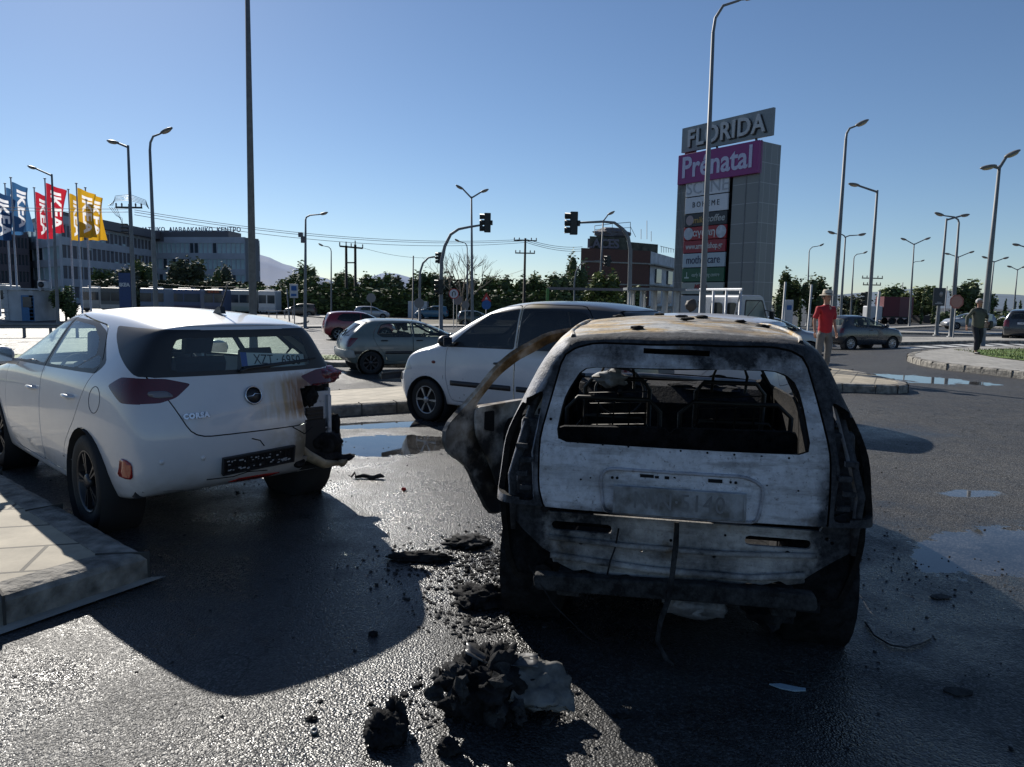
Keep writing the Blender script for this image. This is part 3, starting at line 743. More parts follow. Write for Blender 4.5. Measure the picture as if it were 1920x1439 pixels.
    if plate:
        py, pz = plate[:2]; p, n = sf.rear(py, pz)
        bm = B(); box(bm, (0, 0, 0), (.52, .11, .008)); 
        x_ = Vector((0, -1, 0)); n2 = Vector((n.x, 0, n.z)).normalized(); y_ = n2.cross(x_); mt = frame(p + n2 * .008, x_, y_)
        bm.transform(mt); po = obj('number_plate', bm, PLATEW, t, bevel=.003)
        if len(plate) > 2: text('plate_lettering', plate[2], .095, INK, po, mt @ Matrix.Translation((.0, 0, .006)), .001, sx=.85)
    if seats is not False: interior(t, dict(W=q['W'], x0=q['xt'] + .15, x1=q['cw'], dash=q['cw'] - .28, dz=q['zbf'] - .02, fs=wb * .5 + .1, rs=.35), seats or INTER)
    return t, sf
def basic(L=3.9, W=1.68, H=1.45, wb=2.46, ro=.70, **k):
    """default measures of a five-door hatchback, scaled to the wanted size"""
    xn = L + (-ro); h = H - 1.45
    q = dict(W=W, wb=wb, xt=-ro, xn=xn, xtt=-ro + .26, xtb=-ro + .06, zbr=.96 + h * .7, zbf=.92 + h * .6, wr=W / 2 - .27, roof=[1.32 + h, 1.355 + h, 1.395 + h, 1.40 + h, 1.34 + h],
             rf=wb - .98, cw=wb - .18, hood=[.93 + h * .6, .86 + h * .5], nose=.70 + h * .4, zm=.66 + h * .4, wr_=.30, mirror=(wb - .42, .96 + h * .6))
    B_ = wb - 1.38; hb = .96 + h * .62; ht = 1.33 + h * .95
    q['glass'] = [[(B_ + .07, hb), (wb - .42, hb - .015), (wb - .62, hb + .12), (wb - 1.0, ht - .02), (B_ + .09, ht)], [(B_ - .03, hb), (.28, hb + .01), (-.02, hb + .09), (.10, ht - .12), (.30, ht - .02), (B_ - .01, ht)]]
    q['doors'] = [[(B_ + .02, .30), (wb - .40, .30), (wb - .34, .60), (wb - .33, hb), (wb - .58, hb + .16), (wb - .98, ht + .035), (B_ + .02, ht + .05)], [(B_ + .012, .30), (.42, .30), (.35, .52), (.12, .72), (-.02, hb), (-.10, hb + .12), (.05, ht - .06), (.28, ht + .03), (B_ + .012, ht + .05)]]
    q['handles'] = [(B_ + .14, hb - .12), (.28, hb - .11)]
    q['rearglass'] = [(-.56, hb + .06), (.56, hb + .06), (.48, ht - .06), (-.48, ht - .06)]
    q['hatchline'] = [(-.52, .52), (.52, .52), (.60, .72), (.62, hb), (.54, ht + .02), (-.54, ht + .02), (-.62, hb), (-.60, .72)]
    q['frontglass'] = [(-W / 2 + .14, hb + .06), (W / 2 - .14, hb + .06), (W / 2 - .30, ht - .02), (-W / 2 + .30, ht - .02)]
    q['tail'] = [([(.60, .72), (W / 2 + .1, .72), (W / 2 + .1, hb), (.62, hb)], [(-ro - .1, .74), (-ro + .14, .74), (-ro + .22, hb - .02), (-ro - .1, hb - .02)])]
    q['head'] = [([(.42, .60), (W / 2 + .1, .62), (W / 2 + .1, .78), (.46, .74)], [(xn - .32, .66), (xn + .1, .60), (xn + .1, .76), (xn - .42, .80)])]
    q['grille'] = [(-.34, .50), (.34, .50), (.38, .62), (-.38, .62)]
    q.update(k); return q
# ================================================================ FIRE-MARKED PAINTS
class NG:
    """small helper for writing node graphs"""
    def __init__(s, name):
        s.mt = bpy.data.materials.new(name); s.mt.use_nodes = True; s.n = s.mt.node_tree; s.N = s.n.nodes; s.L = s.n.links; s.b = s.N['Principled BSDF']
        s.tc = s.N.new('ShaderNodeTexCoord'); s.P = s.tc.outputs['Object']; sp = s.N.new('ShaderNodeSeparateXYZ'); s.L.new(s.P, sp.inputs[0]); s.X, s.Y, s.Z = sp.outputs
    def m(s, op, a, c=None, cl=False):
        q = s.N.new('ShaderNodeMath'); q.operation = op; q.use_clamp = cl
        for i, v in enumerate((a, c)):
            if v is None: continue
            if isinstance(v, (int, float)): q.inputs[i].default_value = v
            else: s.L.new(v, q.inputs[i])
        return q.outputs[0]
    def noise(s, sc, det=6, scale=(1, 1, 1), rough=.6, off=0.):
        z = s.N.new('ShaderNodeTexNoise'); z.inputs['Scale'].default_value = sc; z.inputs['Detail'].default_value = det; z.inputs['Roughness'].default_value = rough
        mp = s.N.new('ShaderNodeMapping'); mp.inputs['Scale'].default_value = scale; mp.inputs['Location'].default_value = (off, off * .3, off * .7); s.L.new(s.P, mp.inputs[0]); s.L.new(mp.outputs[0], z.inputs['Vector']); return z.outputs[0]
    def rng(s, v, a, b, c=0., d=1.):
        q = s.N.new('ShaderNodeMapRange'); q.inputs[1].default_value = a; q.inputs[2].default_value = b; q.inputs[3].default_value = c; q.inputs[4].default_value = d; s.L.new(v, q.inputs[0]); return q.outputs[0]
    def mix(s, f, a, c):
        q = s.N.new('ShaderNodeMix'); q.data_type = 'RGBA'
        if isinstance(f, (int, float)): q.inputs[0].default_value = f
        else: s.L.new(f, q.inputs[0])
        for i, v in ((6, a), (7, c)):
            if isinstance(v, tuple): q.inputs[i].default_value = (*v, 1)
            else: s.L.new(v, q.inputs[i])
        return q.outputs[2]
    def win(s, v, a, b, soft):
        """1 inside [a,b] with soft ends"""
        return s.m('MULTIPLY', s.rng(v, a - soft, a + soft), s.rng(v, b - soft, b + soft, 1, 0))
    def bump(s, h, dist=.004, st=.8):
        q = s.N.new('ShaderNodeBump'); q.inputs['Distance'].default_value = dist; q.inputs['Strength'].default_value = st; s.L.new(h, q.inputs['Height']); s.L.new(q.outputs[0], s.b.inputs['Normal'])
    def out(s, col, rough):
        s.L.new(col, s.b.inputs['Base Color'])
        if isinstance(rough, (int, float)): s.b.inputs['Roughness'].default_value = rough
        else: s.L.new(rough, s.b.inputs['Roughness'])
        return s.mt
def burnt_paint(name, ash=(.46, .46, .50), sootbias=.015, rust=.75, lowk=.42):
    g = NG(name)
    n1 = g.noise(2.2, 8); n2 = g.noise(7, 10, rough=.7, off=3); n3 = g.noise(30, 6, rough=.7); n4 = g.noise(4, 8, (1, 1, .35), off=9)
    # soot at openings, low and on flanks; left side painted pale: ash and sunlight
    low = g.rng(g.Z, .50, .80, lowk, 0.); sn = g.N.new('ShaderNodeSeparateXYZ'); g.L.new(g.tc.outputs['Normal'], sn.inputs[0]); lit_flank = g.m('MULTIPLY', g.rng(sn.outputs[1], .35, .6), g.rng(g.Z, .62, .74)); side = g.m('MULTIPLY', g.rng(g.m('ABSOLUTE', g.Y), .52, .72, 0, .30), g.rng(g.Z, 1.3, 1.0, 0, 1))
    top = g.m('MULTIPLY', g.rng(g.Z, 1.12, 1.42, 0, .22), g.rng(g.X, -.58, -.50, 1, 0))
    h = g.m('ADD', g.m('MULTIPLY', n1, .55), g.m('MULTIPLY', n2, .45))
    bl = g.m('MULTIPLY', g.win(g.Y, .22, .75, .12), g.win(g.Z, .60, .74, .06)); h = g.m('ADD', h, g.m('MULTIPLY', g.m('ADD', bl, g.m('MULTIPLY', g.win(g.Y, -.8, -.50, .06), g.win(g.Z, .70, 1.0, .1))), .16)); f = g.m('ADD', g.m('ADD', h, low), g.m('ADD', g.m('SUBTRACT', side, g.m('MULTIPLY', lit_flank, .42)), g.m('ADD', top, sootbias)))
    f = g.m('SUBTRACT', f, g.m('MULTIPLY', g.m('MULTIPLY', g.rng(g.Z, 1.36, 1.43), g.rng(g.X, -.58, -.50)), g.m('ADD', .05, g.m('MULTIPLY', g.rng(g.Y, -.2, .1), .1)))); soot = g.rng(f, .54, .72)
    pale = g.mix(g.rng(n4, .35, .65), ash, tuple(c * .78 for c in ash)); pale = g.mix(g.rng(n3, .45, .7, 0, .6), pale, (.30, .29, .30))
    roof = g.m('MULTIPLY', g.rng(g.Z, 1.36, 1.43), g.rng(g.X, -.58, -.50))
    rs = g.noise(3.2, 9, (2.6, 1, 1), off=17, rough=.7); ochre = g.mix(g.rng(rs, .46, .56), (.52, .51, .47), (.44, .27, .06)); ochre = g.mix(g.rng(n2, .56, .66), ochre, (.10, .085, .07)); pale = g.mix(g.m('MULTIPLY', roof, .85), pale, ochre)
    rustf = g.m('MULTIPLY', g.rng(g.noise(5, 9, off=5), .56, .68, 0, rust), g.rng(f, .45, .6))
    st_ = g.noise(16, 8, (1, .22, 1.5), off=23, rough=.7); pale = g.mix(g.rng(st_, .50, .64, 0, .55), pale, (.17, .155, .14)); bl_ = g.noise(55, 5, rough=.8, off=31); pale = g.mix(g.rng(bl_, .58, .66, 0, .7), pale, (.10, .085, .075)); sm = g.noise(2.6, 7, (1, .35, 3.2), off=13); pale = g.mix(g.rng(sm, .48, .66, 0, .6), pale, (.20, .185, .17)); col = g.mix(rustf, pale, (.20, .125, .055)); dark = g.mix(g.rng(n3, .4, .65), (.012, .013, .016), (.055, .056, .062)); col = g.mix(soot, col, dark)
    g.bump(g.m('ADD', n2, g.m('MULTIPLY', n3, .8)), .009, 1.0); g.b.inputs['Specular IOR Level'].default_value = .35
    return g.out(col, g.rng(soot, 0, 1, .62, .8))
BURNT = burnt_paint('burnt_paint'); BURNTT = burnt_paint('burnt_tailgate', (.70, .70, .73), -.03, .9); BURNTF = burnt_paint('burnt_frame', (.33, .34, .38), .13); BURNTB = burnt_paint('burnt_lower_panel', (.58, .56, .54), .0, 1.0, lowk=.12)
def char(name, a=(.005, .005, .006), b=(.026, .026, .028)):
    g = NG(name); n = g.noise(14, 10, rough=.75); g.bump(g.m('ADD', n, g.m('MULTIPLY', g.noise(60, 5), .5)), .012, .9); g.b.inputs['Specular IOR Level'].default_value = .2; return g.out(g.mix(g.rng(n, .4, .62), a, b), .85)
CHAR = char('charred_black'); CHARG = char('charred_grey', (.010, .010, .011), (.055, .055, .056))
def corsa_paint():
    g = NG('white_paint_scorched')
    white = g.mix(g.rng(g.noise(3, 6), .3, .7), (.56, .57, .60), (.62, .63, .65))
    back = g.rng(g.X, -.40, -.52); drip = g.noise(16, 5, (1, 1.6, .10), off=2); dn = g.noise(5, 8, off=7)
    yy = g.m('ADD', g.Y, g.m('MULTIPLY', g.m('SUBTRACT', drip, .5), .22))
    body = g.m('MULTIPLY', g.rng(yy, .06, -.32), g.win(g.m('ADD', g.Z, g.m('MULTIPLY', g.m('SUBTRACT', drip, .5), .12)), .74, 1.00, .03)); body = g.m('MULTIPLY', body, back)
    streak = g.m('MULTIPLY', body, g.rng(drip, .42, .60, .35, 1.15), True)
    c = g.mix(streak, white, (.40, .27, .09)); c = g.mix(g.m('MULTIPLY', g.rng(yy, -.14, -.30), g.m('MULTIPLY', body, g.rng(drip, .38, .55, .5, 1)), True), c, (.22, .095, .02)); c = g.mix(g.m('MULTIPLY', g.rng(yy, -.30, -.48), g.m('MULTIPLY', body, g.rng(drip, .40, .6, .4, 1)), True), c, (.10, .03, .012))
    low = g.m('MULTIPLY', g.m('MULTIPLY', g.rng(g.m('ADD', g.Y, g.m('MULTIPLY', dn, .4)), .22, -.15), g.win(g.Z, .40, .68, .06)), back)
    c = g.mix(g.m('MULTIPLY', low, g.rng(dn, .38, .52, .25, .9)), c, (.30, .235, .14)); c = g.mix(g.m('MULTIPLY', low, g.m('MULTIPLY', g.rng(g.Y, -.22, -.42), g.rng(dn, .4, .6, .3, 1))), c, (.03, .024, .02))
    dust = g.m('MULTIPLY', g.rng(g.Z, .55, .28), g.rng(g.noise(9, 8), .45, .65, 0, .35)); c = g.mix(dust, c, (.30, .27, .22))
    g.b.inputs['Coat Weight'].default_value = .7; g.b.inputs['Coat Roughness'].default_value = .05
    return g.out(c, .34)
def atos_paint():
    g = NG('white_paint_rear_burnt'); n = g.noise(4, 8)
    x = g.m('ADD', g.X, g.m('MULTIPLY', g.m('SUBTRACT', n, .5), .25)); hi = g.rng(g.Z, .9, 1.15)
    white = g.mix(g.rng(g.noise(3, 5), .3, .7), (.58, .59, .61), (.64, .65, .66)); c = g.mix(g.m('MULTIPLY', g.rng(x, 1.15, .85), hi), white, (.42, .30, .10))
    c = g.mix(g.m('MULTIPLY', g.rng(x, .92, .60), hi), c, (.02, .018, .018)); c = g.mix(g.rng(x, -.05, -.3), c, (.03, .028, .028))
    sp = g.m('MULTIPLY', g.rng(g.noise(28, 2), .70, .73), g.rng(g.Z, .7, .5)); c = g.mix(sp, c, (.03, .025, .02))
    g.b.inputs['Coat Weight'].default_value = .6; return g.out(c, .38)
# ================================================================ WHITE HATCHBACK (left)
CP = corsa_paint()
def corsa_custom(bm, t, sf):
    lay = bm.faces.layers.int['tag']
    R_ = lambda c, n: n.x < -.15 and c.x < -.2 and c.y < -.30
    hole = [(-.41, .70), (-.47, .90), (-.50, .94), (-1.0, .94), (-1.0, .31), (-.60, .31), (-.52, .37), (-.44, .44), (-.47, .50), (-.42, .56), (-.45, .63)]
    cut(bm, hole, 'x', R_, 99)
    hs = [(-.9, .28), (-.52, .28), (-.47, .40), (-.50, .50), (-.43, .58), (-.46, .75), (-.40, .84), (-.42, .93), (-.9, .93)]
    cut(bm, hs, 'y', lambda c, n: n.y < .1 and c.y < -.4 and c.x < -.3, 99)
    # black floating pillar each side
    for s_ in (1, -1):
        cut(bm, fil([(.02, 1.345), (-.10, 1.27), (-.28, 1.18), (-.47, 1.10), (-.58, 1.05), (-.9, 1.045), (-.9, 1.335)], .03), 'y', lambda c, n: n.y * s_ > .12 and c.y * s_ > .3, 43, only=(0, 42, 43, 20, 45))
    # grooves: bumper crease, fuel flap
CQ = basic(4.06, 1.765, 1.44, 2.538, .72, xtt=-.56, xtb=-.62, zbr=1.02, zbf=.97, wr=.575, tk=.93, tk2=.955, roof=[1.345, 1.365, 1.405, 1.415, 1.36], zm=.74, wr_=.315, tb=.09, ttw=1.0, hood=[.97, .90], nose=.76,
    rf=1.36, cw=2.24, tbw=.80, mirror=(1.84, 1.0),
    glass=[[(1.030, 1.035), (1.960, 1.01), (1.800, 1.13), (1.410, 1.30), (1.030, 1.345)], [(0.920, 1.037), (0.320, 1.05), (0.140, 1.10), (0.040, 1.15), (0.160, 1.25), (0.420, 1.33), (0.940, 1.35)], [(0.270, 1.055), (-0.040, 1.07), (-0.104, 1.10), (-0.020, 1.16)]],
    doors=[[(.99, .30), (2.00, .30), (2.08, .60), (2.06, 1.0), (1.84, 1.15), (1.42, 1.36), (.99, 1.40)], [(.982, .30), (.50, .30), (.42, .50), (.16, .72), (-.04, 1.0), (-.14, 1.10), (.0, 1.22), (.16, 1.34), (.982, 1.40)]],
    handles=[(1.160, .84), (0.260, .86)], rearglass=[(-.52, 1.075), (.52, 1.075), (.46, 1.285), (-.46, 1.285)], rearblack=[(-.66, 1.045), (.66, 1.045), (.70, 1.12), (.66, 1.335), (-.66, 1.335), (-.70, 1.12)],
    hatchline=[(-.36, .665), (.36, .665), (.44, .70), (.49, .80), (.56, .93), (.66, 1.045), (.62, 1.36), (-.62, 1.36), (-.66, 1.045), (-.56, .93), (-.49, .80), (-.44, .70)],
    tail=[([(.40, 1.0), (.55, 1.038), (.95, 1.055), (.95, .89), (.60, .892), (.50, .92)], [(-.95, .885), (-.52, .89), (-.34, .985), (-.46, 1.045), (-.95, 1.05)])], dlo=[(2.02, .99), (1.80, 1.155), (1.42, 1.33), (1.03, 1.375), (.42, 1.36), (.11, 1.30), (-.19, 1.11), (-.11, 1.04)])
corsa, csf = make_car('parked_hatchback', 'white five-door hatchback with scorched right rear corner, parked beside the near pavement', 'car', CQ, (-2.29, 5.43, 0), 136.5, CP, .98, 3, rim=DARKALLOY, spokes=5, style=1,
    light=M('smoked_tail_lens', (.075, .006, .010), .15, coat=.35, var=.2), custom=corsa_custom, steer=R(4))
def on(sf, y, z, off=.0):
    p, n = sf.rear(y, z); return p + n * off, n
def rear_frame(sf, y, z, off=.004):
    p, n = sf.rear(y, z); x_ = Vector((n.y, -n.x, 0)).normalized(); x_ = Vector((0, -1, 0)) - n * n.dot(Vector((0, -1, 0))); x_.normalize(); return frame(p + n * off, x_, n.cross(x_))
def patch(sf, poly, kind, off, th=.006, res=.05):
    """a piece that hugs the skin: outline in (y,z) or (x,z)"""
    pl = resample(poly, res); vs = [Vector(p) for p in pl]; n = len(pl); x0, x1, y0, y1 = min(p[0] for p in pl), max(p[0] for p in pl), min(p[1] for p in pl), max(p[1] for p in pl)
    a = x0 + res / 2
    while a < x1:
        b = y0 + res / 2
        while b < y1: vs.append(Vector((a, b))); b += res
        a += res
    r = delaunay_2d_cdt(vs, [], [list(range(n))], 1, 1e-6); bm = B(); vv = []
    for p in r[0]:
        q, nn = sf.rear(p.x, p.y) if kind == 'rear' else (sf.front(p.x, p.y) if kind == 'front' else (sf.top(p.x, p.y) if kind == 'top' else sf.side(p.x, p.y, 1 if kind == 'left' else -1))); vv.append(bm.verts.new(q + nn * off))
    for f in r[2]:
        try: bm.faces.new([vv[i] for i in f])
        except ValueError: pass
    bmesh.ops.delete(bm, geom=[v for v in bm.verts if not v.link_faces], context='VERTS'); bmesh.ops.recalc_face_normals(bm, faces=bm.faces)
    d = {'rear': Vector((-1, 0, 0)), 'front': Vector((1, 0, 0)), 'left': Vector((0, 1, 0)), 'right': Vector((0, -1, 0)), 'top': Vector((0, 0, 1))}[kind]
    if sum((f.normal.dot(d) for f in bm.faces)) < 0: bmesh.ops.reverse_faces(bm, faces=bm.faces)
    return bm
CHROME = M('chrome', (.5, .5, .52), .18, 1.)
# badge ring with slanting flash
mt = rear_frame(csf, .0, .90, .012); bm = B()
tube(bm, [mt @ Vector((.058 * math.cos(a * PI / 14), .058 * math.sin(a * PI / 14), 0)) for a in range(29)], .006, 8, cap=False)
prism(bm, [(-.055, -.006), (-.005, -.006), (.012, .008), (.055, .004), (.008, .012), (-.012, -.002)][::1], -.002, .004, mt)
bd = obj('badge', bm, CHROME, corsa); bm = B(); lathe(bm, [(.056, -.008), (.056, -.002), (.001, -.001)], 24, mt); obj('badge_disc', bm, BLACKP, bd)
text('badge_lettering', 'CORSA', .044, CHROME, corsa, rear_frame(csf, .40, .80, .016), .003, 1.2, bold=.003)
obj('reflector', patch(csf, fil([(.755, .42), (.80, .43), (.80, .56), (.765, .53)], .02), 'rear', .008, res=.02), M('red_reflector', (.30, .012, .01), .2, coat=.8), corsa, True, .006)
obj('reflector', patch(csf, [(-.13, .31), (.10, .31), (.16, .325), (.10, .345), (-.10, .345), (-.22, .335)], 'rear', .006, res=.02), M('red_reflector', (.3, .01, .01)), corsa, True, .006)
obj('tail_light_lens', patch(csf, fil([(.51, .925), (.60, .92), (.66, .935), (.66, .965), (.55, .965)], .02), 'rear', .004, res=.02), M('clear_lens_smoked', (.14, .13, .14), .2, coat=.6), corsa, True, .003)
# roof spoiler lip, high stop lamp, antenna
bm = B(); pts = []
for i in range(15):
    y = -.49 + i * .98 / 14; p, n = csf.top(-.46, y); pts.append(p)
for i in range(14):
    a, b = pts[i], pts[i + 1]; o_ = Vector((-.13, 0, -.055)); k = [a + Vector((.05, 0, .002)), b + Vector((.05, 0, .002)), b + o_ * (1 - .25 * abs(b.y)), a + o_ * (1 - .25 * abs(a.y))]
    bm.faces.new([bm.verts.new(v) for v in k])
bmesh.ops.remove_doubles(bm, verts=bm.verts, dist=.0005); bmesh.ops.recalc_face_normals(bm, faces=bm.faces)
obj('spoiler', bm, CP, corsa, True, .022)
bm = B(); box(bm, (-.615, 0, 1.318), (.012, .30, .018)); obj('stop_lamp', bm, M('stop_lamp_smoked', (.12, .02, .02), .2), corsa, bevel=.004)
bm = B(); p, n = csf.top(-.12, -.05); prism(bm, [(-.10, 0), (.05, 0), (-.03, .045), (-.075, .05)], -.018, .018, Matrix.Translation(p) @ Matrix.Rotation(PI / 2, 4, 'X')); tube(bm, [p + Vector((-.05, 0, .03)), p + Vector((-.19, 0, .22))], [.008, .004], 8)
obj('antenna', bm, BLACKP, corsa)
# rear wiper
bm = B(); tube(bm, [on(csf, .08, 1.06, .02)[0], on(csf, .02, 1.075, .03)[0], on(csf, -.46, 1.10, .03)[0]], [.014, .012, .006], 8); tube(bm, [on(csf, y, lerp(1.115, 1.085, (y + .55) / .6), .018)[0] for y in (-.55, -.35, -.15, .05)], .006, 6); obj('rear_wiper', bm, BLACKP, corsa)
# plate holder (dark mesh frame) and the plate left lying behind the rear glass
mt = rear_frame(csf, -.01, .475, .02); rz_ = Matrix.Rotation(R(2), 4, 'Z'); bm = B(); mt2 = mt @ rz_
for x_, y_, sx_, sy_ in ((0, .055, .53, .012), (0, -.055, .53, .012), (-.26, 0, .012, .12), (.26, 0, .012, .12)): box(bm, (x_, y_, .004), (sx_, sy_, .018))
for i in range(22): box(bm, (-.25 + i * .0238, 0, 0), (.004, .11, .008))
for i in range(9): box(bm, (0, -.048 + i * .012, 0), (.52, .003, .008))
for x_ in (-.17, -.05, .02, .14, .2): box(bm, (x_, -.025, -.002), (.045, .03, .012))
box(bm, (0, 0, -.012), (.53, .118, .006)); bm.transform(mt2); ph_ = obj('plate_holder', bm, M('holder_plastic', (.018, .018, .02), .5), corsa); rn = random.Random(4); bm = B()
for i in range(46):
    x_ = rn.uniform(-.24, .24); y_ = rn.choice((-.036, -.03, -.022, .01, .03)) + rn.uniform(-.006, .006); box(bm, (x_, y_, .0065), (rn.uniform(.006, .022), rn.uniform(.003, .010), .003))
bm.transform(mt2); obj('holder_gap', bm, M('gap_pale', (.42, .43, .45), .5), ph_)
# damage: dents, inner panel, melted pieces in the corner hole
WPAN = NG('scorched_inner_panel'); n_ = WPAN.noise(9, 8); WPANM = WPAN.out(WPAN.mix(WPAN.rng(n_, .50, .62), (.50, .51, .54), (.03, .028, .03)), .5)
bm = B(); box(bm, (-.53, -.60, .64), (.02, .26, .44)); box(bm, (-.46, -.74, .60), (.16, .02, .56)); box(bm, (-.55, -.60, .585), (.03, .25, .012)); box(bm, (-.55, -.60, .55), (.03, .25, .012)); box(bm, (-.55, -.72, .68), (.05, .03, .30)); obj('inner_panel', bm, WPANM, corsa, bevel=.004)
bm = B(); box(bm, (-.545, -.60, .68), (.02, .15, .13))
for i in range(4): box(bm, (-.558, -.60, .635 + i * .03), (.012, .14, .016))
obj('air_vent', bm, BLACKP, corsa, bevel=.004)
def crumple(bm, c, s, seed, sub=3, amp=.35):
    r = bmesh.ops.create_icosphere(bm, subdivisions=sub, radius=1); rn = random.Random(seed); from mathutils import noise as NZ
    o = Vector((rn.uniform(-9, 9), rn.uniform(-9, 9), 0))
    for v in r['verts']:
        d = v.co.normalized(); k = 1 + amp * (NZ.noise(d * 1.6 + o) * 1.3 + NZ.noise(d * 4.5 + o) * .8 + NZ.noise(d * 11 + o) * .5 + (NZ.noise(d * 24 + o) * .35 if sub > 3 else 0)); v.co = Vector((d.x * s[0] * k + c[0], d.y * s[1] * k + c[1], d.z * s[2] * k + c[2]))
    return r
for c, s_, sd_ in (((-.56, -.70, .47), (.07, .12, .09), 1), ((-.60, -.62, .36), (.05, .16, .04), 2), ((-.52, -.80, .40), (.06, .05, .12), 3), ((-.56, -.55, .83), (.04, .07, .07), 4), ((-.60, -.83, .335), (.05, .09, .03), 5), ((-.46, -.84, .52), (.05, .03, .14), 6)): bm = B(); crumple(bm, c, s_, sd_); obj('melted_bumper', bm, CHAR, corsa, True)
bm = B(); box(bm, (-.47, -.62, .83), (.03, .30, .20)); obj('lamp_cavity', bm, CHAR, corsa)
bm = B(); crumple(bm, (-.58, -.62, .985), (.07, .17, .065), 8, 4, .25); obj('tail_light', bm, NG('x') and M('melted_red_lens', (.13, .008, .02), .2, var=.7, scale=25, bump=.8, bscale=30, coat=.6), corsa, True)
bm = B(); tube(bm, [(-.62, -.40, .50), (-.70, -.45, .42), (-.68, -.60, .335), (-.62, -.78, .31)], [.025, .04, .035, .015], 8); crumple(bm, (-.62, -.79, .31), (.04, .05, .03), 12); obj('bumper_shred', bm, M('browned_plastic', (.24, .19, .12), .5, var=.5, scale=12), corsa, True)
bm = B(); lathe(bm, [(.035, 0), (.05, .01), (.05, .05), (.03, .05)], 16, frame(on(csf, -.36, .40, .004)[0], (0, 1, 0), (0, 0, 1))); obj('bumper_hole', bm, CHAR, corsa)
for a_ in ([(.04, .62), (-.02, .60), (-.05, .56)], [(.33, .375), (.15, .368), (.05, .39), (-.1, .375)], [(-.28, .66), (-.38, .60), (-.45, .64)]): obj('crack', drape(csf, a_, .004, 'rear', .001), CHAR, corsa)
for y_ in (.62, .37): p, n = on(csf, y_, .53); bm = B(); lathe(bm, [(.016, 0), (.016, .004), (.001, .005)], 16, frame(p, Vector((n.y, -n.x, 0)), n.cross(Vector((n.y, -n.x, 0))))); obj('parking_sensor', bm, CP, corsa)
obj('bumper_crease', drape(csf, [(.86, .42), (.70, .335), (.55, .325), (.45, .31)], .004, 'rear', 0), M('panel_gap', (.12, .12, .125), .6), corsa)
obj('fuel_flap', drape(csf, [(-.18 + .085 * math.cos(a * PI / 10), .88 + .085 * math.sin(a * PI / 10)) for a in range(21)], .003, 'left', 0), M('panel_gap', (.12, .12, .125), .6), corsa)
# loose plate inside the rear window and a head-rest shape
pl = thing('number_plate', 'loose white number plate with blue band lying inside the rear window of the white hatchback', 'number plate'); pl.parent = None
corsa.scale = (.98, .98, 1.02); mw = Matrix.Translation((-2.29, 5.43, 0)) @ Matrix.Rotation(R(136.5), 4, 'Z') @ Matrix.Diagonal((.98, .98, 1.02, 1))
P0 = Matrix.Translation((-.585, -.245, 1.115)) @ frame((0, 0, 0), (.0, -1, -.06), (.35, -.05, 1))
bm = B(); box(bm, (0, 0, 0), (.50, .10, .004)); bm.transform(mw @ P0); obj('plate_sheet', bm, PLATEW, pl, bevel=.001)
bm = B(); box(bm, (-.228, 0, .003), (.045, .10, .003)); bm.transform(mw @ P0); obj('blue_band', bm, M('plate_blue', (.01, .06, .35), .4), pl)
text('plate_lettering', 'XZT · 6950', .10, INK, pl, mw @ P0 @ Matrix.Translation((.03, 0, .004)), .001, sx=.78)
# ================================================================ BURNT-OUT CAR (right foreground)
BQ = basic(3.86, 1.66, 1.47, 2.46, .74, xtt=-.62, xtb=-.70, zbr=1.02, zbf=.98, wr=.56, roof=[1.435, 1.45, 1.475, 1.48, 1.41], zm=.72, wr_=.31, tb=.05, tbw=.86, hood=[.98, .88], nose=.74, tw=.20, c0=.02, th=.026, buck=1.,
    glass=[[(1.17, 1.03), (2.02, 1.01), (1.82, 1.16), (1.46, 1.37), (1.17, 1.385)], [(1.05, .99), (.40, .98), (.46, 1.07), (.54, 1.16), (.65, 1.24), (.85, 1.325), (1.06, 1.365)], [(.06, 1.04), (-.34, 1.08), (-.26, 1.33), (.20, 1.36), (.28, 1.30), (.12, 1.16)]],
    doors=[[(1.13, .30), (2.04, .30), (2.08, .60), (2.09, 1.0), (1.86, 1.18), (1.48, 1.43), (1.13, 1.445)], [(1.122, .255), (.50, .255), (.43, .42), (.34, .60), (.17, .70), (.13, .84), (.24, .95), (.35, 1.06), (.43, 1.17), (.55, 1.29), (.78, 1.40), (1.122, 1.45)]],
    rearglass=[(-.485, 1.03), (.495, 1.03), (.47, 1.19), (.43, 1.26), (.40, 1.305), (-.36, 1.318), (-.42, 1.285), (-.45, 1.19)],
    hatchline=[(-.575, .69), (.54, .69), (.58, .80), (.585, 1.02), (.50, 1.38), (.38, 1.425), (-.36, 1.43), (-.47, 1.40), (-.58, 1.02), (-.58, .80)],
    tail=[([(.60, .75), (.80, .75), (.80, 1.10), (.58, 1.22), (.60, 1.02)], [(-.95, .76), (-.60, .76), (-.56, 1.15), (-.95, 1.18)])], handles=[])
keep = {}
def burnt_custom(bm, t, sf):
    lay = bm.faces.layers.int['tag']
    # lower rear bumper gone
    cut(bm, [(-1, .1), (1, .1), (1, .67), (-1, .67)], 'x', lambda c, n: c.x < -.45, 99)
    cut(bm, [(-1, .1), (-.36, .1), (-.38, .45), (-.46, .70), (-1, .76)], 'y', lambda c, n: True, 99)
    for f in bm.faces:
        if f[lay] in (11, 12, 60, 61, 40, 41, 42, 44, 45, 36, 30, 31): f[lay] = 99
    cut(bm, fil([(-.50, 1.03), (-.15, 1.385), (.15, 1.385), (.5, 1.03)], .01), 'x', lambda c, n: False, 99)
    # long slot of the lost stop lamp
    cut(bm, [(-.10, 1.385), (.165, 1.39), (.165, 1.412), (-.10, 1.407)], 'x', lambda c, n: c.x < -.3 and n.x < -.2, 99)
    keep['door'] = take(bm, {3})
    for f in bm.faces:
        if f[lay] == 3: f[lay] = 99
SOOTIN = char('soot_inside', (.004, .004, .005), (.022, .019, .016))
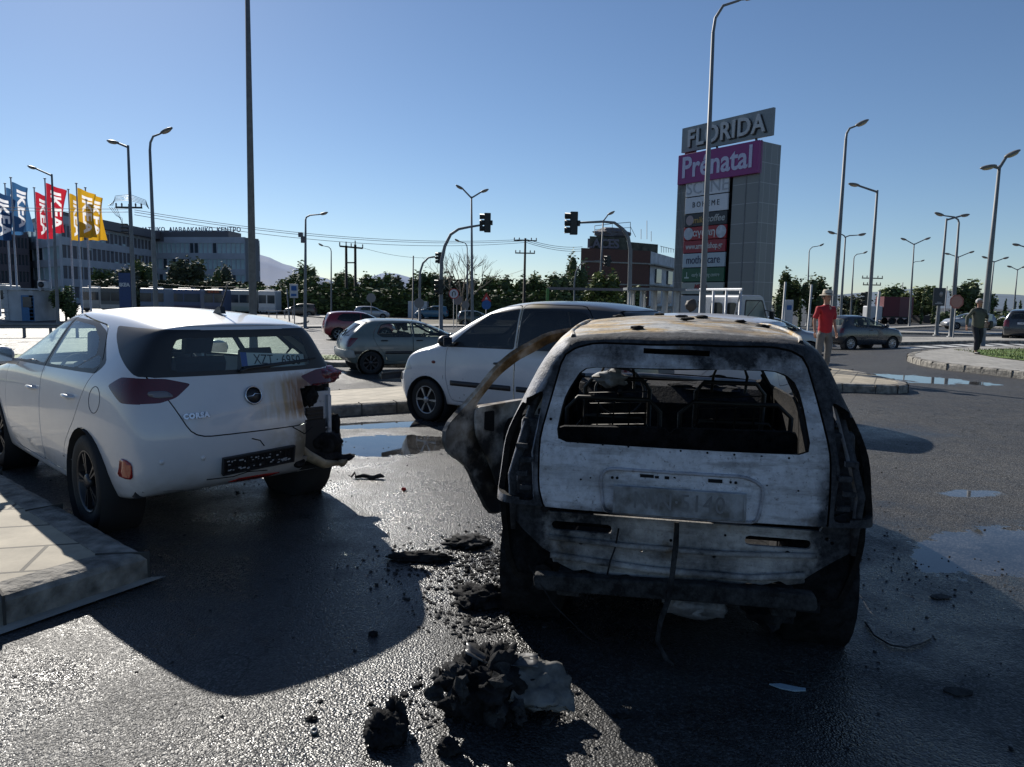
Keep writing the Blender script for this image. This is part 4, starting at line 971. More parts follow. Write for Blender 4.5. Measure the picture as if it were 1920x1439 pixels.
burnt, bsf = make_car('burnt_out_car', 'burnt-out grey and white car shell with no glass and its left rear door hanging open', 'car', BQ, (.83, 3.64, 0), 79, [BURNT, SOOTIN], 1.0, 3, rim=CHAR, custom=burnt_custom, seats=False, light=CHAR)
for c in list(burnt.children):
    if c.name.startswith(('wing_mirror', 'headlight')): 
        for d in list(c.children): bpy.data.objects.remove(d)
        bpy.data.objects.remove(c)
    elif c.name.startswith('body'): c.data.materials[0] = BURNTF
    elif c.name.startswith(('wheel_well', 'wheel')): c.data.materials[0] = CHAR
    elif c.name.startswith('tailgate'): c.data.materials[0] = BURNTT
# open rear door, hinged on its front edge
d = keep['door']; hx, hy = 1.12, .80; hinge = Vector((hx, hy, 0))
def door_paint():
    g = NG('burnt_door'); n = g.noise(6, 9); n2 = g.noise(3, 6, off=4)
    c = g.mix(g.rng(n, .42, .6), (.58, .56, .52), (.26, .21, .15)); fr_ = g.m('MULTIPLY', g.rng(g.Z, .92, 1.02), g.rng(n2, .40, .58)); c = g.mix(fr_, c, (.30, .16, .035))
    edge = g.m('ADD', g.rng(n2, .47, .62), g.m('ADD', g.rng(g.Z, .55, .36, 0, .7), g.rng(g.X, -.80, -.96, 0, .8)), True); c = g.mix(g.m('MULTIPLY', edge, .95), c, (.014, .013, .014)); g.bump(n, .008, .9); return g.out(c, .65)
DP = door_paint(); door = panel('door', d, DP, burnt, BQ['skin'], .03, loc=hinge, rot=(0, 0, R(-31)), shift=-hinge)
door['label'] = 'open sooty rear door with bare window frame'
bm = B()   # inner door skin: raised panel, cut-out, holes
mtd = Matrix.Rotation(PI / 2, 4, 'X')
def inner(poly, y0, y1): prism(bm, [(p[0] - hx, p[1]) for p in poly], -(y1 - hy), -(y0 - hy), mtd)
inner(fil([(1.06, .42), (.56, .42), (.48, .60), (.36, .78), (.34, .96), (1.06, .98)], .05), .735, .755)
obj('inner_skin', bm, DP, door, bevel=.006)
bm = B(); inner(fil([(.90, .52), (.66, .56), (.58, .74), (.62, .88), (.80, .86)], .06), .728, .738); inner(fil([(1.0, .86), (.92, .86), (.92, .90), (1.0, .90)], .01), .728, .738); inner(fil([(.50, .80), (.42, .82), (.42, .93), (.50, .93)], .01), .728, .738); obj('door_opening', bm, M('black_hollow', (.004, .004, .005), .9), door)
# rear lower panel behind the lost bumper
XP = -.655; PM_ = lambda x=XP: Matrix.Translation((x, 0, 0)) @ frame((0, 0, 0), (0, 1, 0), (0, 0, 1))
def yz(bm, poly, x0, x1): prism(bm, poly, x0, x1, frame((0, 0, 0), (0, 1, 0), (0, 0, 1)))
def holed(poly, holes, x0, x1):
    vs = [Vector(p) for p in poly]; fc = [list(range(len(poly)))]; hs = []
    for h in holes: k = len(vs); vs += [Vector(p) for p in h]; fc.append(list(range(k, len(vs))))
    r = delaunay_2d_cdt(vs, [], fc, 0, 1e-6); bm = B(); vv = [bm.verts.new((x0, p.x, p.y)) for p in r[0]]
    for f in r[2]:
        cx = sum(r[0][i].x for i in f) / len(f); cy = sum(r[0][i].y for i in f) / len(f)
        if inside(poly, cx, cy) and not any(inside(h, cx, cy) for h in holes): bm.faces.new([vv[i] for i in f])
    bmesh.ops.recalc_face_normals(bm, faces=bm.faces)
    if sum(f.normal.x for f in bm.faces) > 0: bmesh.ops.reverse_faces(bm, faces=bm.faces)
    g_ = bmesh.ops.extrude_face_region(bm, geom=list(bm.faces)); bmesh.ops.translate(bm, vec=(x1 - x0, 0, 0), verts=[v for v in g_['geom'] if isinstance(v, bmesh.types.BMVert)])
    bmesh.ops.recalc_face_normals(bm, faces=bm.faces); return bm
slot = lambda a, b, z0, z1: fil([(a, z0), (b, z0), (b, z1), (a, z1)], .018)
pan = [(.70, .76), (.71, .66), (.66, .60), (.57, .52), (.53, .50), (.52, .46), (-.50, .46), (-.56, .51), (-.64, .57), (-.70, .61), (-.69, .78), (-.60, .74), (-.57, .685), (.54, .685), (.60, .72)]
holes = [slot(.27, .53, .605, .645), slot(-.54, -.28, .605, .645), circ(-.60, .655, .009, 8), circ(-.62, .64, .008, 8), circ(.14, .54, .006, 8), circ(-.16, .545, .008, 8)]
bm = holed(pan, holes, XP, XP + .02); obj('rear_panel', bm, BURNTB, burnt, bevel=.002)
bm = B(); yz(bm, [(.52, .52), (.53, .455), (.46, .44), (.43, .455), (.36, .43), (.30, .435), (.22, .41), (.15, .42), (.05, .395), (-.04, .41), (-.12, .40), (-.2, .425), (-.3, .405), (-.38, .43), (-.43, .42), (-.50, .45), (-.52, .52)], .60, .64); bm.transform(Matrix.Rotation(PI, 4, 'Z'))
obj('lower_sill_panel', bm, BURNTB, burnt, bevel=.006)
bm = B(); tube(bm, [(XP - .012, .54, .575), (XP - .02, .2, .565), (XP - .02, -.2, .565), (XP - .012, -.56, .585)], .012, 8); tube(bm, [(XP - .012, .53, .495), (XP - .02, .1, .47), (XP - .02, -.3, .47), (XP - .012, -.52, .50)], .014, 8); obj('pressed_rib', bm, BURNTB, burnt)
bm = B()
for y_, z_, r_ in ((.56, .70, .018), (-.45, .585, .010), (.40, .56, .01), (.02, .60, .006), (-.2, .64, .005), (.3, .57, .006)): lathe(bm, [(r_, 0), (r_, .004), (.001, .004)], 12, frame((XP - .001, y_, z_), (0, -1, 0), (0, 0, 1)))
obj('panel_bolt', bm, CHAR, burnt)
bm = B(); box(bm, (-.58, .62, .86), (.10, .15, .46), rot=Matrix.Rotation(R(4), 4, 'X')); obj('lamp_cavity', bm, BURNTF, burnt, bevel=.02); bm = B(); box(bm, (-.57, -.64, .86), (.10, .13, .46), rot=Matrix.Rotation(R(-4), 4, 'X')); obj('lamp_cavity', bm, BURNTF, burnt, bevel=.02)
for s_ in (1, -1):
    bm = B(); tube(bm, [(-.52, s_ * .63, 1.20), (-.66, s_ * .665, 1.0), (-.70, s_ * .70, .85), (-.68, s_ * .70, .76), (-.66, s_ * .70, .60)], [.018, .022, .022, .02, .012], 6); tube(bm, [(-.67, s_ * .60, .74), (-.69, s_ * .61, .95), (-.62, s_ * .58, 1.15)], .012, 6)
    for k in range(4): box(bm, (-.70, s_ * (.64 + .02 * (k % 2)), .80 + k * .06), (.02, .05, .02))
    obj('corner_seam', bm, BURNTF, burnt)
bm = B(); yz(bm, fil([(.57, .37), (-.59, .35), (-.60, .42), (.1, .44), (.56, .44)], .02), .66, .72); bm.transform(Matrix.Rotation(PI, 4, 'Z')); box(bm, (-.60, .45, .36), (.12, .10, .10)); box(bm, (-.60, -.45, .36), (.12, .10, .10)); obj('bumper_beam', bm, CHARG, burnt, bevel=.008)
bm = B(); crumple(bm, (-.50, -.10, .27), (.12, .14, .055), 21, 3, .12); box(bm, (-.50, -.10, .29), (.22, .24, .06)); obj('exhaust_box', bm, M('scorched_steel', (.22, .22, .225), .55, .5, var=.5, scale=9, bump=.5), burnt, True)
bm = B(); crumple(bm, (-.42, -.42, .26), (.16, .12, .07), 22); tube(bm, [(-.4, .6, .3), (1.6, .5, .22)], .05, 8); tube(bm, [(0, -.7, .31), (0, .7, .31)], .06, 10); box(bm, (.9, 0, .26), (2.6, 1.3, .05)); obj('underbody', bm, CHAR, burnt)
bm = B(); tube(bm, [(-.69, .0, .69), (-.70, .0, .60), (-.73, .01, .48), (-.74, .02, .38), (-.75, .05, .28), (-.77, .06, .20), (-.80, .02, .14), (-.82, -.01, .13)], [.010, .012, .011, .012, .011, .010, .009, .006], 8); obj('hanging_cable', bm, CHARG, burnt)
bm = B(); tube(bm, [(-.675, .24, .64), (-.68, .25, .56), (-.70, .27, .50), (-.70, .28, .44)], .004, 5); tube(bm, [(-.7, .62, .45), (-.74, .5, .30), (-.76, .35, .18), (-.7, .2, .08)], .003, 5); obj('loose_wire', bm, CHAR, burnt)
# tailgate details: plate recess, plate, punched holes, dangling strip
rc = fil([(.30, .735), (-.31, .735), (-.33, .88), (-.26, .915), (.29, .915), (.32, .88)], .03)
p_, n_r = bsf.rear(0, .83)
tgo = [c for c in burnt.children if c.name.startswith('tailgate')][0]
bm = B(); pts3 = [bsf.rear(y, z)[0] + Vector((-.003, 0, 0)) for y, z in resample(rc, .03)]; tube(bm, pts3 + pts3[:1], .007, 6, cap=False); obj('recess_edge', bm, BURNT, tgo)
mt = rear_frame(bsf, 0, .795, .012)
PLB = NG('burnt_plate'); a_ = PLB.noise(6, 8); PLBM = PLB.out(PLB.mix(PLB.rng(a_, .42, .60), (.30, .31, .33), (.10, .095, .09)), .5); PLB.b.inputs['Metallic'].default_value = .3
bm = B(); box(bm, (0, 0, 0), (.525, .115, .006)); bm.transform(mt); pp = obj('number_plate', bm, PLBM, tgo, bevel=.003)
bm = B()
for x_, y_, sx_, sy_ in ((0, .052, .51, .004), (0, -.052, .51, .004), (-.254, 0, .004, .105), (.254, 0, .004, .105)): box(bm, (x_, y_, .004), (sx_, sy_, .006))
bm.transform(mt); obj('plate_rim', bm, PLBM, pp)
text('plate_lettering', 'NIN·5140', .098, M('embossed_soot', (.16, .16, .165), .6, .2, var=.4), pp, mt @ Matrix.Translation((.0, 0, .003)), .002, 1.05, sx=.88)
bm = B()
def dot(y_, z_, r_, k=1.): p, n = bsf.rear(y_, z_); lathe(bm, [(r_, -.001), (r_, .0025), (.0005, .003)], 10, frame(p, Vector((n.y, -n.x, 0)).normalized(), (0, 0, 1)) @ Matrix.Diagonal((k, 1, 1, 1)))
for i in range(9): dot(.42 - i * .105, 1.012 - .002 * i, .0045)
for y_, z_, r_ in ((.27, .878, .006), (.25, .878, .006), (.08, .892, .006), (.02, .893, .006), (-.20, .890, .005), (-.22, .889, .006), (.40, .86, .004), (-.34, .885, .003), (.36, .87, .003), (-.46, .87, .004), (.54, 1.1, .006)): dot(y_, z_, r_)
for y_, z_, w_, h_ in ((.13, .895, .055, .013), (.05, .893, .018, .012), (-.14, .892, .055, .014), (.09, .893, .016, .01)):
    p, n = bsf.rear(y_, z_); box(bm, p + n * .001, (.006, w_, h_))
obj('punched_hole', bm, M('black_hollow', (.004, .004, .005), .9), tgo)
bm = B(); box(bm, (-.50, .03, 1.385), (.02, .36, .05)); obj('slot_dark_block', bm, SOOTIN, burnt)  # black box added behind the slot to keep its inside dark
# roof rails / gutter strips and flakes on the roof
for s_ in (1, -1):
    bm = B(); tube(bm, [bsf.top(x_, s_ * (.50 if x_ > -.4 else .47))[0] + Vector((0, 0, .004)) for x_ in [-.55 + i * .2 for i in range(10)]], .011, 6); obj('roof_gutter', bm, BURNTF, burnt)
for i, (x_, y_) in enumerate(((.55, .33), (.02, -.03), (.22, -.01), (.12, -.30), (-.1, -.38), (.30, -.12), (-.45, .2), (.8, .1))):
    p, n = bsf.top(x_, y_); bm = B(); crumple(bm, p + Vector((0, 0, .008)), (.022 + .012 * (i % 2), .032, .009), 40 + i, 2, .5); obj('charred_flake', bm, CHAR, burnt, True)
# burnt interior: seat frames, dash, wheel
SM = M('burnt_seat_steel', (.035, .033, .03), .55, .6, var=.5)
def hoop(bm, x, y0, y1, z0, z1, dx=.0, r=.012):
    tube(bm, [(x, y0, z0), (x + dx, y0, z1 - .06), (x + dx, y0 + (y1 - y0) * .12, z1), (x + dx, y1 - (y1 - y0) * .12, z1), (x + dx, y1, z1 - .06), (x, y1, z0)], r, 6)
for y0, y1 in ((.08, .56), (-.56, -.02)):
    bm = B(); hoop(bm, .12, y0, y1, .5, 1.10, -.06); hoop(bm, .14, y0 + .05, y1 - .05, .5, 1.0, -.05, .007)
    for k in range(5): tube(bm, [(.08, lerp(y0, y1, .15 + .17 * k), 1.08), (.1, lerp(y0, y1, .15 + .17 * k) + .02, .6)], .004, 4)
    obj('rear_seat_frame', bm, SM, burnt)
bm = B(); prism(bm, fil([(-.60, .45), (.60, .45), (.58, .98), (.05, 1.0), (.03, .96), (.01, 1.0), (-.56, 1.01)], .03), -.012, .012, Matrix.Translation((.0, 0, 0)) @ frame((0, 0, 0), (0, 1, .0), (-.12, 0, 1))); obj('rear_seat_back', bm, CHAR, burnt)
for y0, y1 in ((.14, .54), (-.54, -.14)):
    bm = B(); hoop(bm, 1.02, y0, y1, .4, 1.12, -.16, .014); hoop(bm, .96, y0 + .1, y1 - .1, 1.05, 1.22, -.08, .009); box(bm, (1.22, (y0 + y1) / 2, .38), (.45, .4, .03))
    for k in range(7): tube(bm, [(.93, y0, .62 + k * .07), (.93 - k * .01, y1, .60 + k * .07)], .004, 4)
    obj('front_seat_frame', bm, SM, burnt)
bm = B(); prism(bm, [(1.78, .62), (2.2, .62), (2.30, .90), (2.1, .99), (1.90, .97), (1.76, .86)], -.68, .68, Matrix.Rotation(PI / 2, 4, 'X')); crumple(bm, (1.95, .42, .98), (.14, .2, .06), 31); crumple(bm, (1.95, -.3, .97), (.14, .25, .04), 32); obj('dashboard', bm, CHAR, burnt, bevel=.01)
bm = B(); tube(bm, [(2.15, .66, 1.0), (2.16, .2, 1.02), (2.17, -.66, .99)], .02, 8); obj('cowl_rail', bm, M('bare_scorched_metal', (.2, .2, .21), .45, .6, var=.5), burnt)
bm = B(); tube(bm, [(1.66 + .06 * math.cos(a * PI / 9), .36 + .18 * math.sin(a * PI / 9), .94 + .17 * math.cos(a * PI / 9)) for a in range(19)], .011, 6, cap=False); tube(bm, [(1.68, .36, .94), (1.95, .36, .84)], .02, 6); obj('steering_wheel', bm, SM, burnt)
bm = B(); crumple(bm, (.88, .38, 1.12), (.07, .10, .05), 50, 3, .4); obj('molten_lump', bm, M('pale_ash', (.28, .28, .28), .7, var=.4, scale=20), burnt, True)
bm = B(); v_ = [[bm.verts.new((x_, y_, bsf.top(x_, y_)[0].z - .05 - .05 * math.cos(y_ * 3) * ss(-.4, .5, x_))) for y_ in [-.5 + .1 * i for i in range(11)]] for x_ in [-.40 + .2 * i for i in range(10)]]
for i in range(9):
    for j in range(10): bm.faces.new((v_[i][j], v_[i][j + 1], v_[i + 1][j + 1], v_[i + 1][j]))
obj('roof_lining', bm, M('scorched_lining', (.028, .025, .02), .85, var=.5, scale=4, bump=.4, bscale=12), burnt, True, .006)
# ================================================================ DISTANT HILLS
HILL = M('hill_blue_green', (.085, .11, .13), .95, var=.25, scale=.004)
def hill(name, prof, Y, depth, mat=HILL):
    """ridge from a list of (px, py) skyline points at distance Y"""
    bm = B(); n = 60; rows = []; p0, p1 = prof[0][0], prof[-1][0]; rn = random.Random(len(prof))
    for i in range(n + 1):
        px = lerp(p0, p1, i / n); k = max(j for j in range(len(prof)) if prof[j][0] <= px + 1e-6); k = min(k, len(prof) - 2)
        t = (px - prof[k][0]) / (prof[k + 1][0] - prof[k][0]); t = t * t * (3 - 2 * t) * .5 + t * .5; py = lerp(prof[k][1], prof[k + 1][1], t)
        P = at(px, py, Y); rows.append([(P.x * s, P.y * s, max(-3, P.z * h + rn.uniform(-.012, .012) * P.z)) for s, h in ((1 - depth, -.05), (1 - depth * .6, .35), (1 - depth * .3, .72), (1, 1), (1 + depth, -.05))])
    g = [[bm.verts.new(v) for v in r] for r in rows]
    for i in range(n):
        for j in range(4): bm.faces.new((g[i][j], g[i][j + 1], g[i + 1][j + 1], g[i + 1][j]))
    bmesh.ops.recalc_face_normals(bm, faces=bm.faces); return struct(name, bm, mat, smooth=True)
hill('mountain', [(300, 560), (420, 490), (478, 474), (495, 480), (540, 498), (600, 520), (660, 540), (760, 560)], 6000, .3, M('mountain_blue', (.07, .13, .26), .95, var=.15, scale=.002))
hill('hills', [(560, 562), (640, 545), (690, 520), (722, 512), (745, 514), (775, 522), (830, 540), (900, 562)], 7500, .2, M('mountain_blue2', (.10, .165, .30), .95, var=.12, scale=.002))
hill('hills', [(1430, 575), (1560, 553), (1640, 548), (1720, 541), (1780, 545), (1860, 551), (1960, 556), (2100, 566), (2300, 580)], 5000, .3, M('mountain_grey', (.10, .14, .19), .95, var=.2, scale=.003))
# ================================================================ TREES
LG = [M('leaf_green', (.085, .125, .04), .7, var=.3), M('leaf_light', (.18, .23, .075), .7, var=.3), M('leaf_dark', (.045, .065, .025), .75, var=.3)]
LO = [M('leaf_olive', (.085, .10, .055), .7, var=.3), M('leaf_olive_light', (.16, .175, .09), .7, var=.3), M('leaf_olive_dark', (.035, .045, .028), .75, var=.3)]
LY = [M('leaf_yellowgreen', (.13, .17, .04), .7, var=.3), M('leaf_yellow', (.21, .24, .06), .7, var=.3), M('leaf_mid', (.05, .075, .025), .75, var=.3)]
BARK = M('bark', (.07, .055, .042), .9, var=.4, scale=8, bump=.5)
def crown_bm(w_, h_, n, seed, leaf, shape='round'):
    rn = random.Random(seed); bm = B(); lumps = []
    k = 13 if shape != 'column' else 9
    for i in range(k):
        a = rn.uniform(0, 2 * PI); t = rn.random()
        if shape == 'column': z = h_ * (i + .5) / k; r = w_ * (.9 if i < k * .6 else .9 * (k - i) / (k * .45)) * .6; c = Vector((math.cos(a) * w_ * .15, math.sin(a) * w_ * .15, z)); rad = (r, r, h_ / k * 1.2)
        else:
            z = h_ * rn.uniform(.22, .80); rr_ = w_ * .72 * math.sqrt(max(.05, 1 - ((z / h_ - .45) / .62) ** 2)) * rn.uniform(.3, 1); c = Vector((math.cos(a) * rr_, math.sin(a) * rr_, z)); s_ = rn.uniform(.28, .46); rad = (w_ * s_, w_ * s_, h_ * s_ * .62)
        lumps.append((c, rad))
    for c, rad in lumps:
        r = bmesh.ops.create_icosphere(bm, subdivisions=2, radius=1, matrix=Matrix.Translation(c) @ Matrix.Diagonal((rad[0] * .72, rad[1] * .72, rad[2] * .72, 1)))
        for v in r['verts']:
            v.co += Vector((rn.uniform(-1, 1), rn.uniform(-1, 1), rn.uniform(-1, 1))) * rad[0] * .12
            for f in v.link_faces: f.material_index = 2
    for i in range(n):
        c, rad = rn.choice(lumps); d = Vector((rn.gauss(0, 1), rn.gauss(0, 1), rn.gauss(0, 1))).normalized() * (rn.uniform(.6, 1.12) if rn.random() < .9 else rn.uniform(1.1, 1.4))
        p = c + Vector((d.x * rad[0], d.y * rad[1], d.z * rad[2])); s = leaf * rn.uniform(.5, 1.4)
        q = Matrix.Rotation(rn.uniform(0, 6.3), 3, 'Z') @ Matrix.Rotation(rn.uniform(-1.2, 1.2), 3, 'X'); u = q @ Vector((s, 0, 0)); v = q @ Vector((0, s * .7, 0))
        f = bm.faces.new([bm.verts.new(p - u - v), bm.verts.new(p + u - v * .4), bm.verts.new(p + u + v), bm.verts.new(p - u * .4 + v)])
        f.material_index = 1 if (d.z > .1 and rn.random() < .6) else (0 if rn.random() < .65 else 2)  # lighter leaf colour on clump tops only, top light painted in
    return bm
def tree(name, label, cat, px, ytop, hw_px, Y, mats=LG, n=1500, seed=1, group=None, shape='round', leaf=None, bare=0., ybase=None, low=.12):
    g = at(px, 560, Y); x, y = g.x, Y; z = gz(x, y); top = at(px, ytop, Y).z; H = top - z; w_ = hw_px / F_PX * Y
    t = thing(name, label, cat, (x, y, z), random.Random(seed).uniform(0, 6), group)
    bm = crown_bm(w_, H * (1 - low), n, seed, leaf or max(.10, w_ * .085), shape); bm.transform(Matrix.Translation((0, 0, H * low)))
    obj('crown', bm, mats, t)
    bm = B(); r = H * .025 + .03; tube(bm, [(0, 0, -.1), (.03, 0, H * .25), (-.04, .05, H * .5), (0, 0, H * .75)], [r, r * .8, r * .55, r * .2], 8)
    rn = random.Random(seed)
    for k in range(5):
        a = rn.uniform(0, 6.3); z0 = H * rn.uniform(.2, .45); tube(bm, [(0, 0, z0), (math.cos(a) * w_ * .3, math.sin(a) * w_ * .3, z0 + H * .15), (math.cos(a) * w_ * .55, math.sin(a) * w_ * .55, z0 + H * .32)], [r * .5, r * .3, r * .08], 6)
    obj('trunk', bm, BARK, t); return t
GT_ = 'trees behind the crossroads'
for i, (px, yt, hw, Y, mt, wd) in enumerate([(505, 548, 24, 100, LY, 'low bushy'), (540, 505, 22, 108, LG, 'rounded dark'), (575, 498, 20, 104, LG, 'tall feathery'), (597, 520, 26, 100, LG, 'broad'), (640, 512, 24, 106, LG, 'dark'),
        (668, 520, 26, 100, LG, 'dense'), (700, 517, 26, 102, LG, 'dark'), (728, 512, 20, 108, LG, 'pointed'), (752, 520, 26, 98, LO, 'olive coloured'), (790, 515, 26, 100, LG, 'very dark'), (822, 518, 26, 100, LG, 'dense dark'),
        (860, 522, 28, 94, LO, 'greyish olive'), (900, 518, 26, 100, LG, 'dark broad'), (935, 514, 26, 102, LG, 'dark full'), (970, 516, 30, 100, LG, 'wide dark'), (1010, 514, 28, 100, LG, 'wide bushy'), (1045, 518, 26, 98, LG, 'spreading'), (1080, 480, 22, 104, LG, 'taller airy')]):
    ref = ['left of the bus stop sign', 'left of the tall lamp post with a camera', 'just behind the lamp post with a camera', 'right of the lamp post with a camera', 'right of the small bent lamp', 'beneath the H-frame power pole', 'right of the H-frame power pole', 'topping the hedge line below the far blue hill', 'below the far blue hill', 'behind the arched small signal post', 'behind the left arched signal post', 'behind the bare tree', 'behind the double lamp', 'left of the cross-armed power pole', 'beneath the cross-armed power pole', 'right of the cross-armed power pole', 'left of the green barrier post', 'at the left edge of the brick building'][i]
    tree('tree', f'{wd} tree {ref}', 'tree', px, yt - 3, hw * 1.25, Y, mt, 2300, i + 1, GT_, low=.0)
tree('tree', 'sunlit yellow-green tree in front of the brick building', 'tree', 1135, 506, 38, 60, LY, 3200, 40, low=.08)
tree('tree', 'dark green tree right of the sunlit one before the brick building', 'tree', 1190, 528, 26, 64, LG, 2000, 41, low=.05)
for px, yt, hw, Y, sd, ref in ((195, 505, 26, 150, 50, 'behind the yellow flags'), (238, 498, 30, 145, 51, 'around the wooden power pole'), (272, 488, 24, 150, 52, 'left of the curved lamp post'), (345, 476, 42, 140, 53, 'in the middle before the glass hospital building, the biggest there'), (405, 498, 18, 140, 54, 'left of the pair of smaller trees'), (428, 492, 22, 142, 55, 'nearest the thick pole at its left'), (460, 530, 24, 138, 56, 'low beside the foot of the hospital building')):
    tree('tree', 'olive green tree ' + ref, 'tree', px, yt, hw, Y, LO if sd % 2 else LY, 1900, sd, 'trees in front of the glass hospital building', low=.05)
for px, yt, hw, Y, sd, mt, lb in ((1480, 508, 32, 85, 60, LG, 'dark tree right beside the shopping pylon'), (1528, 516, 28, 82, 61, LG, 'dark ragged tree right of the shopping pylon'), (1665, 536, 30, 130, 62, LG, 'tree above the red box truck'), (1735, 536, 32, 110, 63, LY, 'light green tree behind the dark poster'), (1700, 548, 16, 112, 67, LY, 'small light tree right of the red truck'),
                      (1811, 528, 30, 105, 64, LG, 'round dark tree right of the red-backed sign'), (1850, 545, 20, 108, 65, LG, 'small dark tree at the lamp with two heads'), (1600, 552, 28, 120, 66, LO, 'pale olive bush left of the red truck')):
    tree('tree', lb, 'tree', px, yt, hw, Y, mt, 2000, sd, low=.06)
for i, (px, yt, Y) in enumerate(((1460, 560, 70), (1502, 562, 72), (1556, 560, 75), (1606, 566, 95), (1730, 560, 100), (1752, 562, 100), (1830, 566, 100), (1862, 566, 102), (1886, 563, 105), (1904, 562, 103), (1915, 566, 100))):
    tree('cypress', 'small dark cypress ' + ['left of the white kiosk sign', 'right of the white kiosk sign', 'just right of the man in red', 'near the foot of the tall single lamp', 'left under the poster', 'right under the poster', 'behind the silver car', 'first right of the two-headed lamp', 'second right of the two-headed lamp', 'above the right edge car', 'at the right picture edge'][i], 'tree', px, yt, 5, Y, LG, 420, 70 + i, 'small cypresses', 'column', low=0)
# long hedge masses at ground level
def hedge(name, label, pts, h, wd, mats, seed, n=2500, leaf=.16):
    rn = random.Random(seed); bm = B(); t = thing(name, label, 'hedge', (0, 0, 0))
    L_ = [(Vector(a), Vector(b)) for a, b in zip(pts, pts[1:])]; tot = sum((b - a).length for a, b in L_)
    for a, b in L_:
        k = max(2, int((b - a).length / (h * .5)))
        for i in range(k):
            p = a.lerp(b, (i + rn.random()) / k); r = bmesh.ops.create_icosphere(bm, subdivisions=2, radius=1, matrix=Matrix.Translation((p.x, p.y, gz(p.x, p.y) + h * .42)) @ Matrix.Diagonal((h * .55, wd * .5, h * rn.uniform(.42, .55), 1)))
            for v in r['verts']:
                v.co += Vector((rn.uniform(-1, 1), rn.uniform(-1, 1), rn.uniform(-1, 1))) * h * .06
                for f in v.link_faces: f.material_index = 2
    for i in range(n):
        a, b = rn.choice(L_); p = a.lerp(b, rn.random()); z = gz(p.x, p.y) + rn.uniform(.05, 1.05) * h; s = leaf * rn.uniform(.5, 1.3); p = Vector((p.x, p.y + rn.choice((-1, 1)) * wd * .5 * math.sqrt(max(0, 1 - (z - gz(p.x, p.y) - h * .5) ** 2 / (h * h * .35))), z))
        q = Matrix.Rotation(rn.uniform(0, 6.3), 3, 'Z') @ Matrix.Rotation(rn.uniform(-1.2, 1.2), 3, 'X'); u = q @ Vector((s, 0, 0)); v = q @ Vector((0, s * .7, 0))
        f = bm.faces.new([bm.verts.new(p - u - v), bm.verts.new(p + u - v), bm.verts.new(p + u + v), bm.verts.new(p - u + v)]); f.material_index = rn.choice((0, 0, 1, 2))
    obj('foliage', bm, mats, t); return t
hedge('hedge', 'long dark hedge under the trees behind the crossroads', [(-36, 95), (14, 95)], 3.5, 2.5, LG, 4, 7000, .26)
hedge('hedge', 'dark bushy hedge left of the white hatchback by its mirror', [(-15.0, 15.2), (-11.2, 15.8)], .75, 1.3, LG, 5, 3000, .04)
hedge('shrub_row', 'low shrubs beyond the far right road', [(60, 104), (82, 104)], 1.6, 2, LG, 6, 1500, .2)
hedge('shrub_row', 'low shrubs behind the right edge car', [(46, 76), (60, 78)], 1.2, 2, LY, 7, 1000, .15)
tree('oleander', 'dark leafy oleander right of the white guard hut', 'bush', 122, 540, 24, 62, LG, 2200, 90, low=0)
hedge('hedge', 'olive green bushes in front of the glass hospital building', [(-68, 120), (-41, 120)], 4.3, 3, LO, 14, 4200, .32)
# bare tree
t = thing('bare_tree', 'leafless pale tree behind the left arched signal', 'tree', (at(868, 560, 85).x, 85, gz(0, 85))); bm = B(); rn = random.Random(5)
def branch(p, d, l, r, k):
    q = p + d * l; tube(bm, [p, (p + q) / 2 + Vector((rn.uniform(-1, 1), rn.uniform(-1, 1), 0)) * l * .05, q], [r, r * .8, r * .6], 5)
    if k: 
        for _ in range(3): branch(p.lerp(q, rn.uniform(.5, 1)), (d + Vector((rn.uniform(-.7, .7), rn.uniform(-.5, .5), rn.uniform(-.1, .5)))).normalized(), l * rn.uniform(.55, .8), r * .55, k - 1)
for d in ((-.5, 0, .8), (.3, .1, .9), (.6, -.1, .7), (-.15, .1, 1), (.05, 0, 1)): branch(Vector((0, 0, 1.4)), Vector(d).normalized(), 3.2, .10, 3)
tube(bm, [(0, 0, 0), (0, 0, 1.5)], .22, 8); obj('trunk', bm, M('pale_bark', (.20, .16, .12), .9), t)
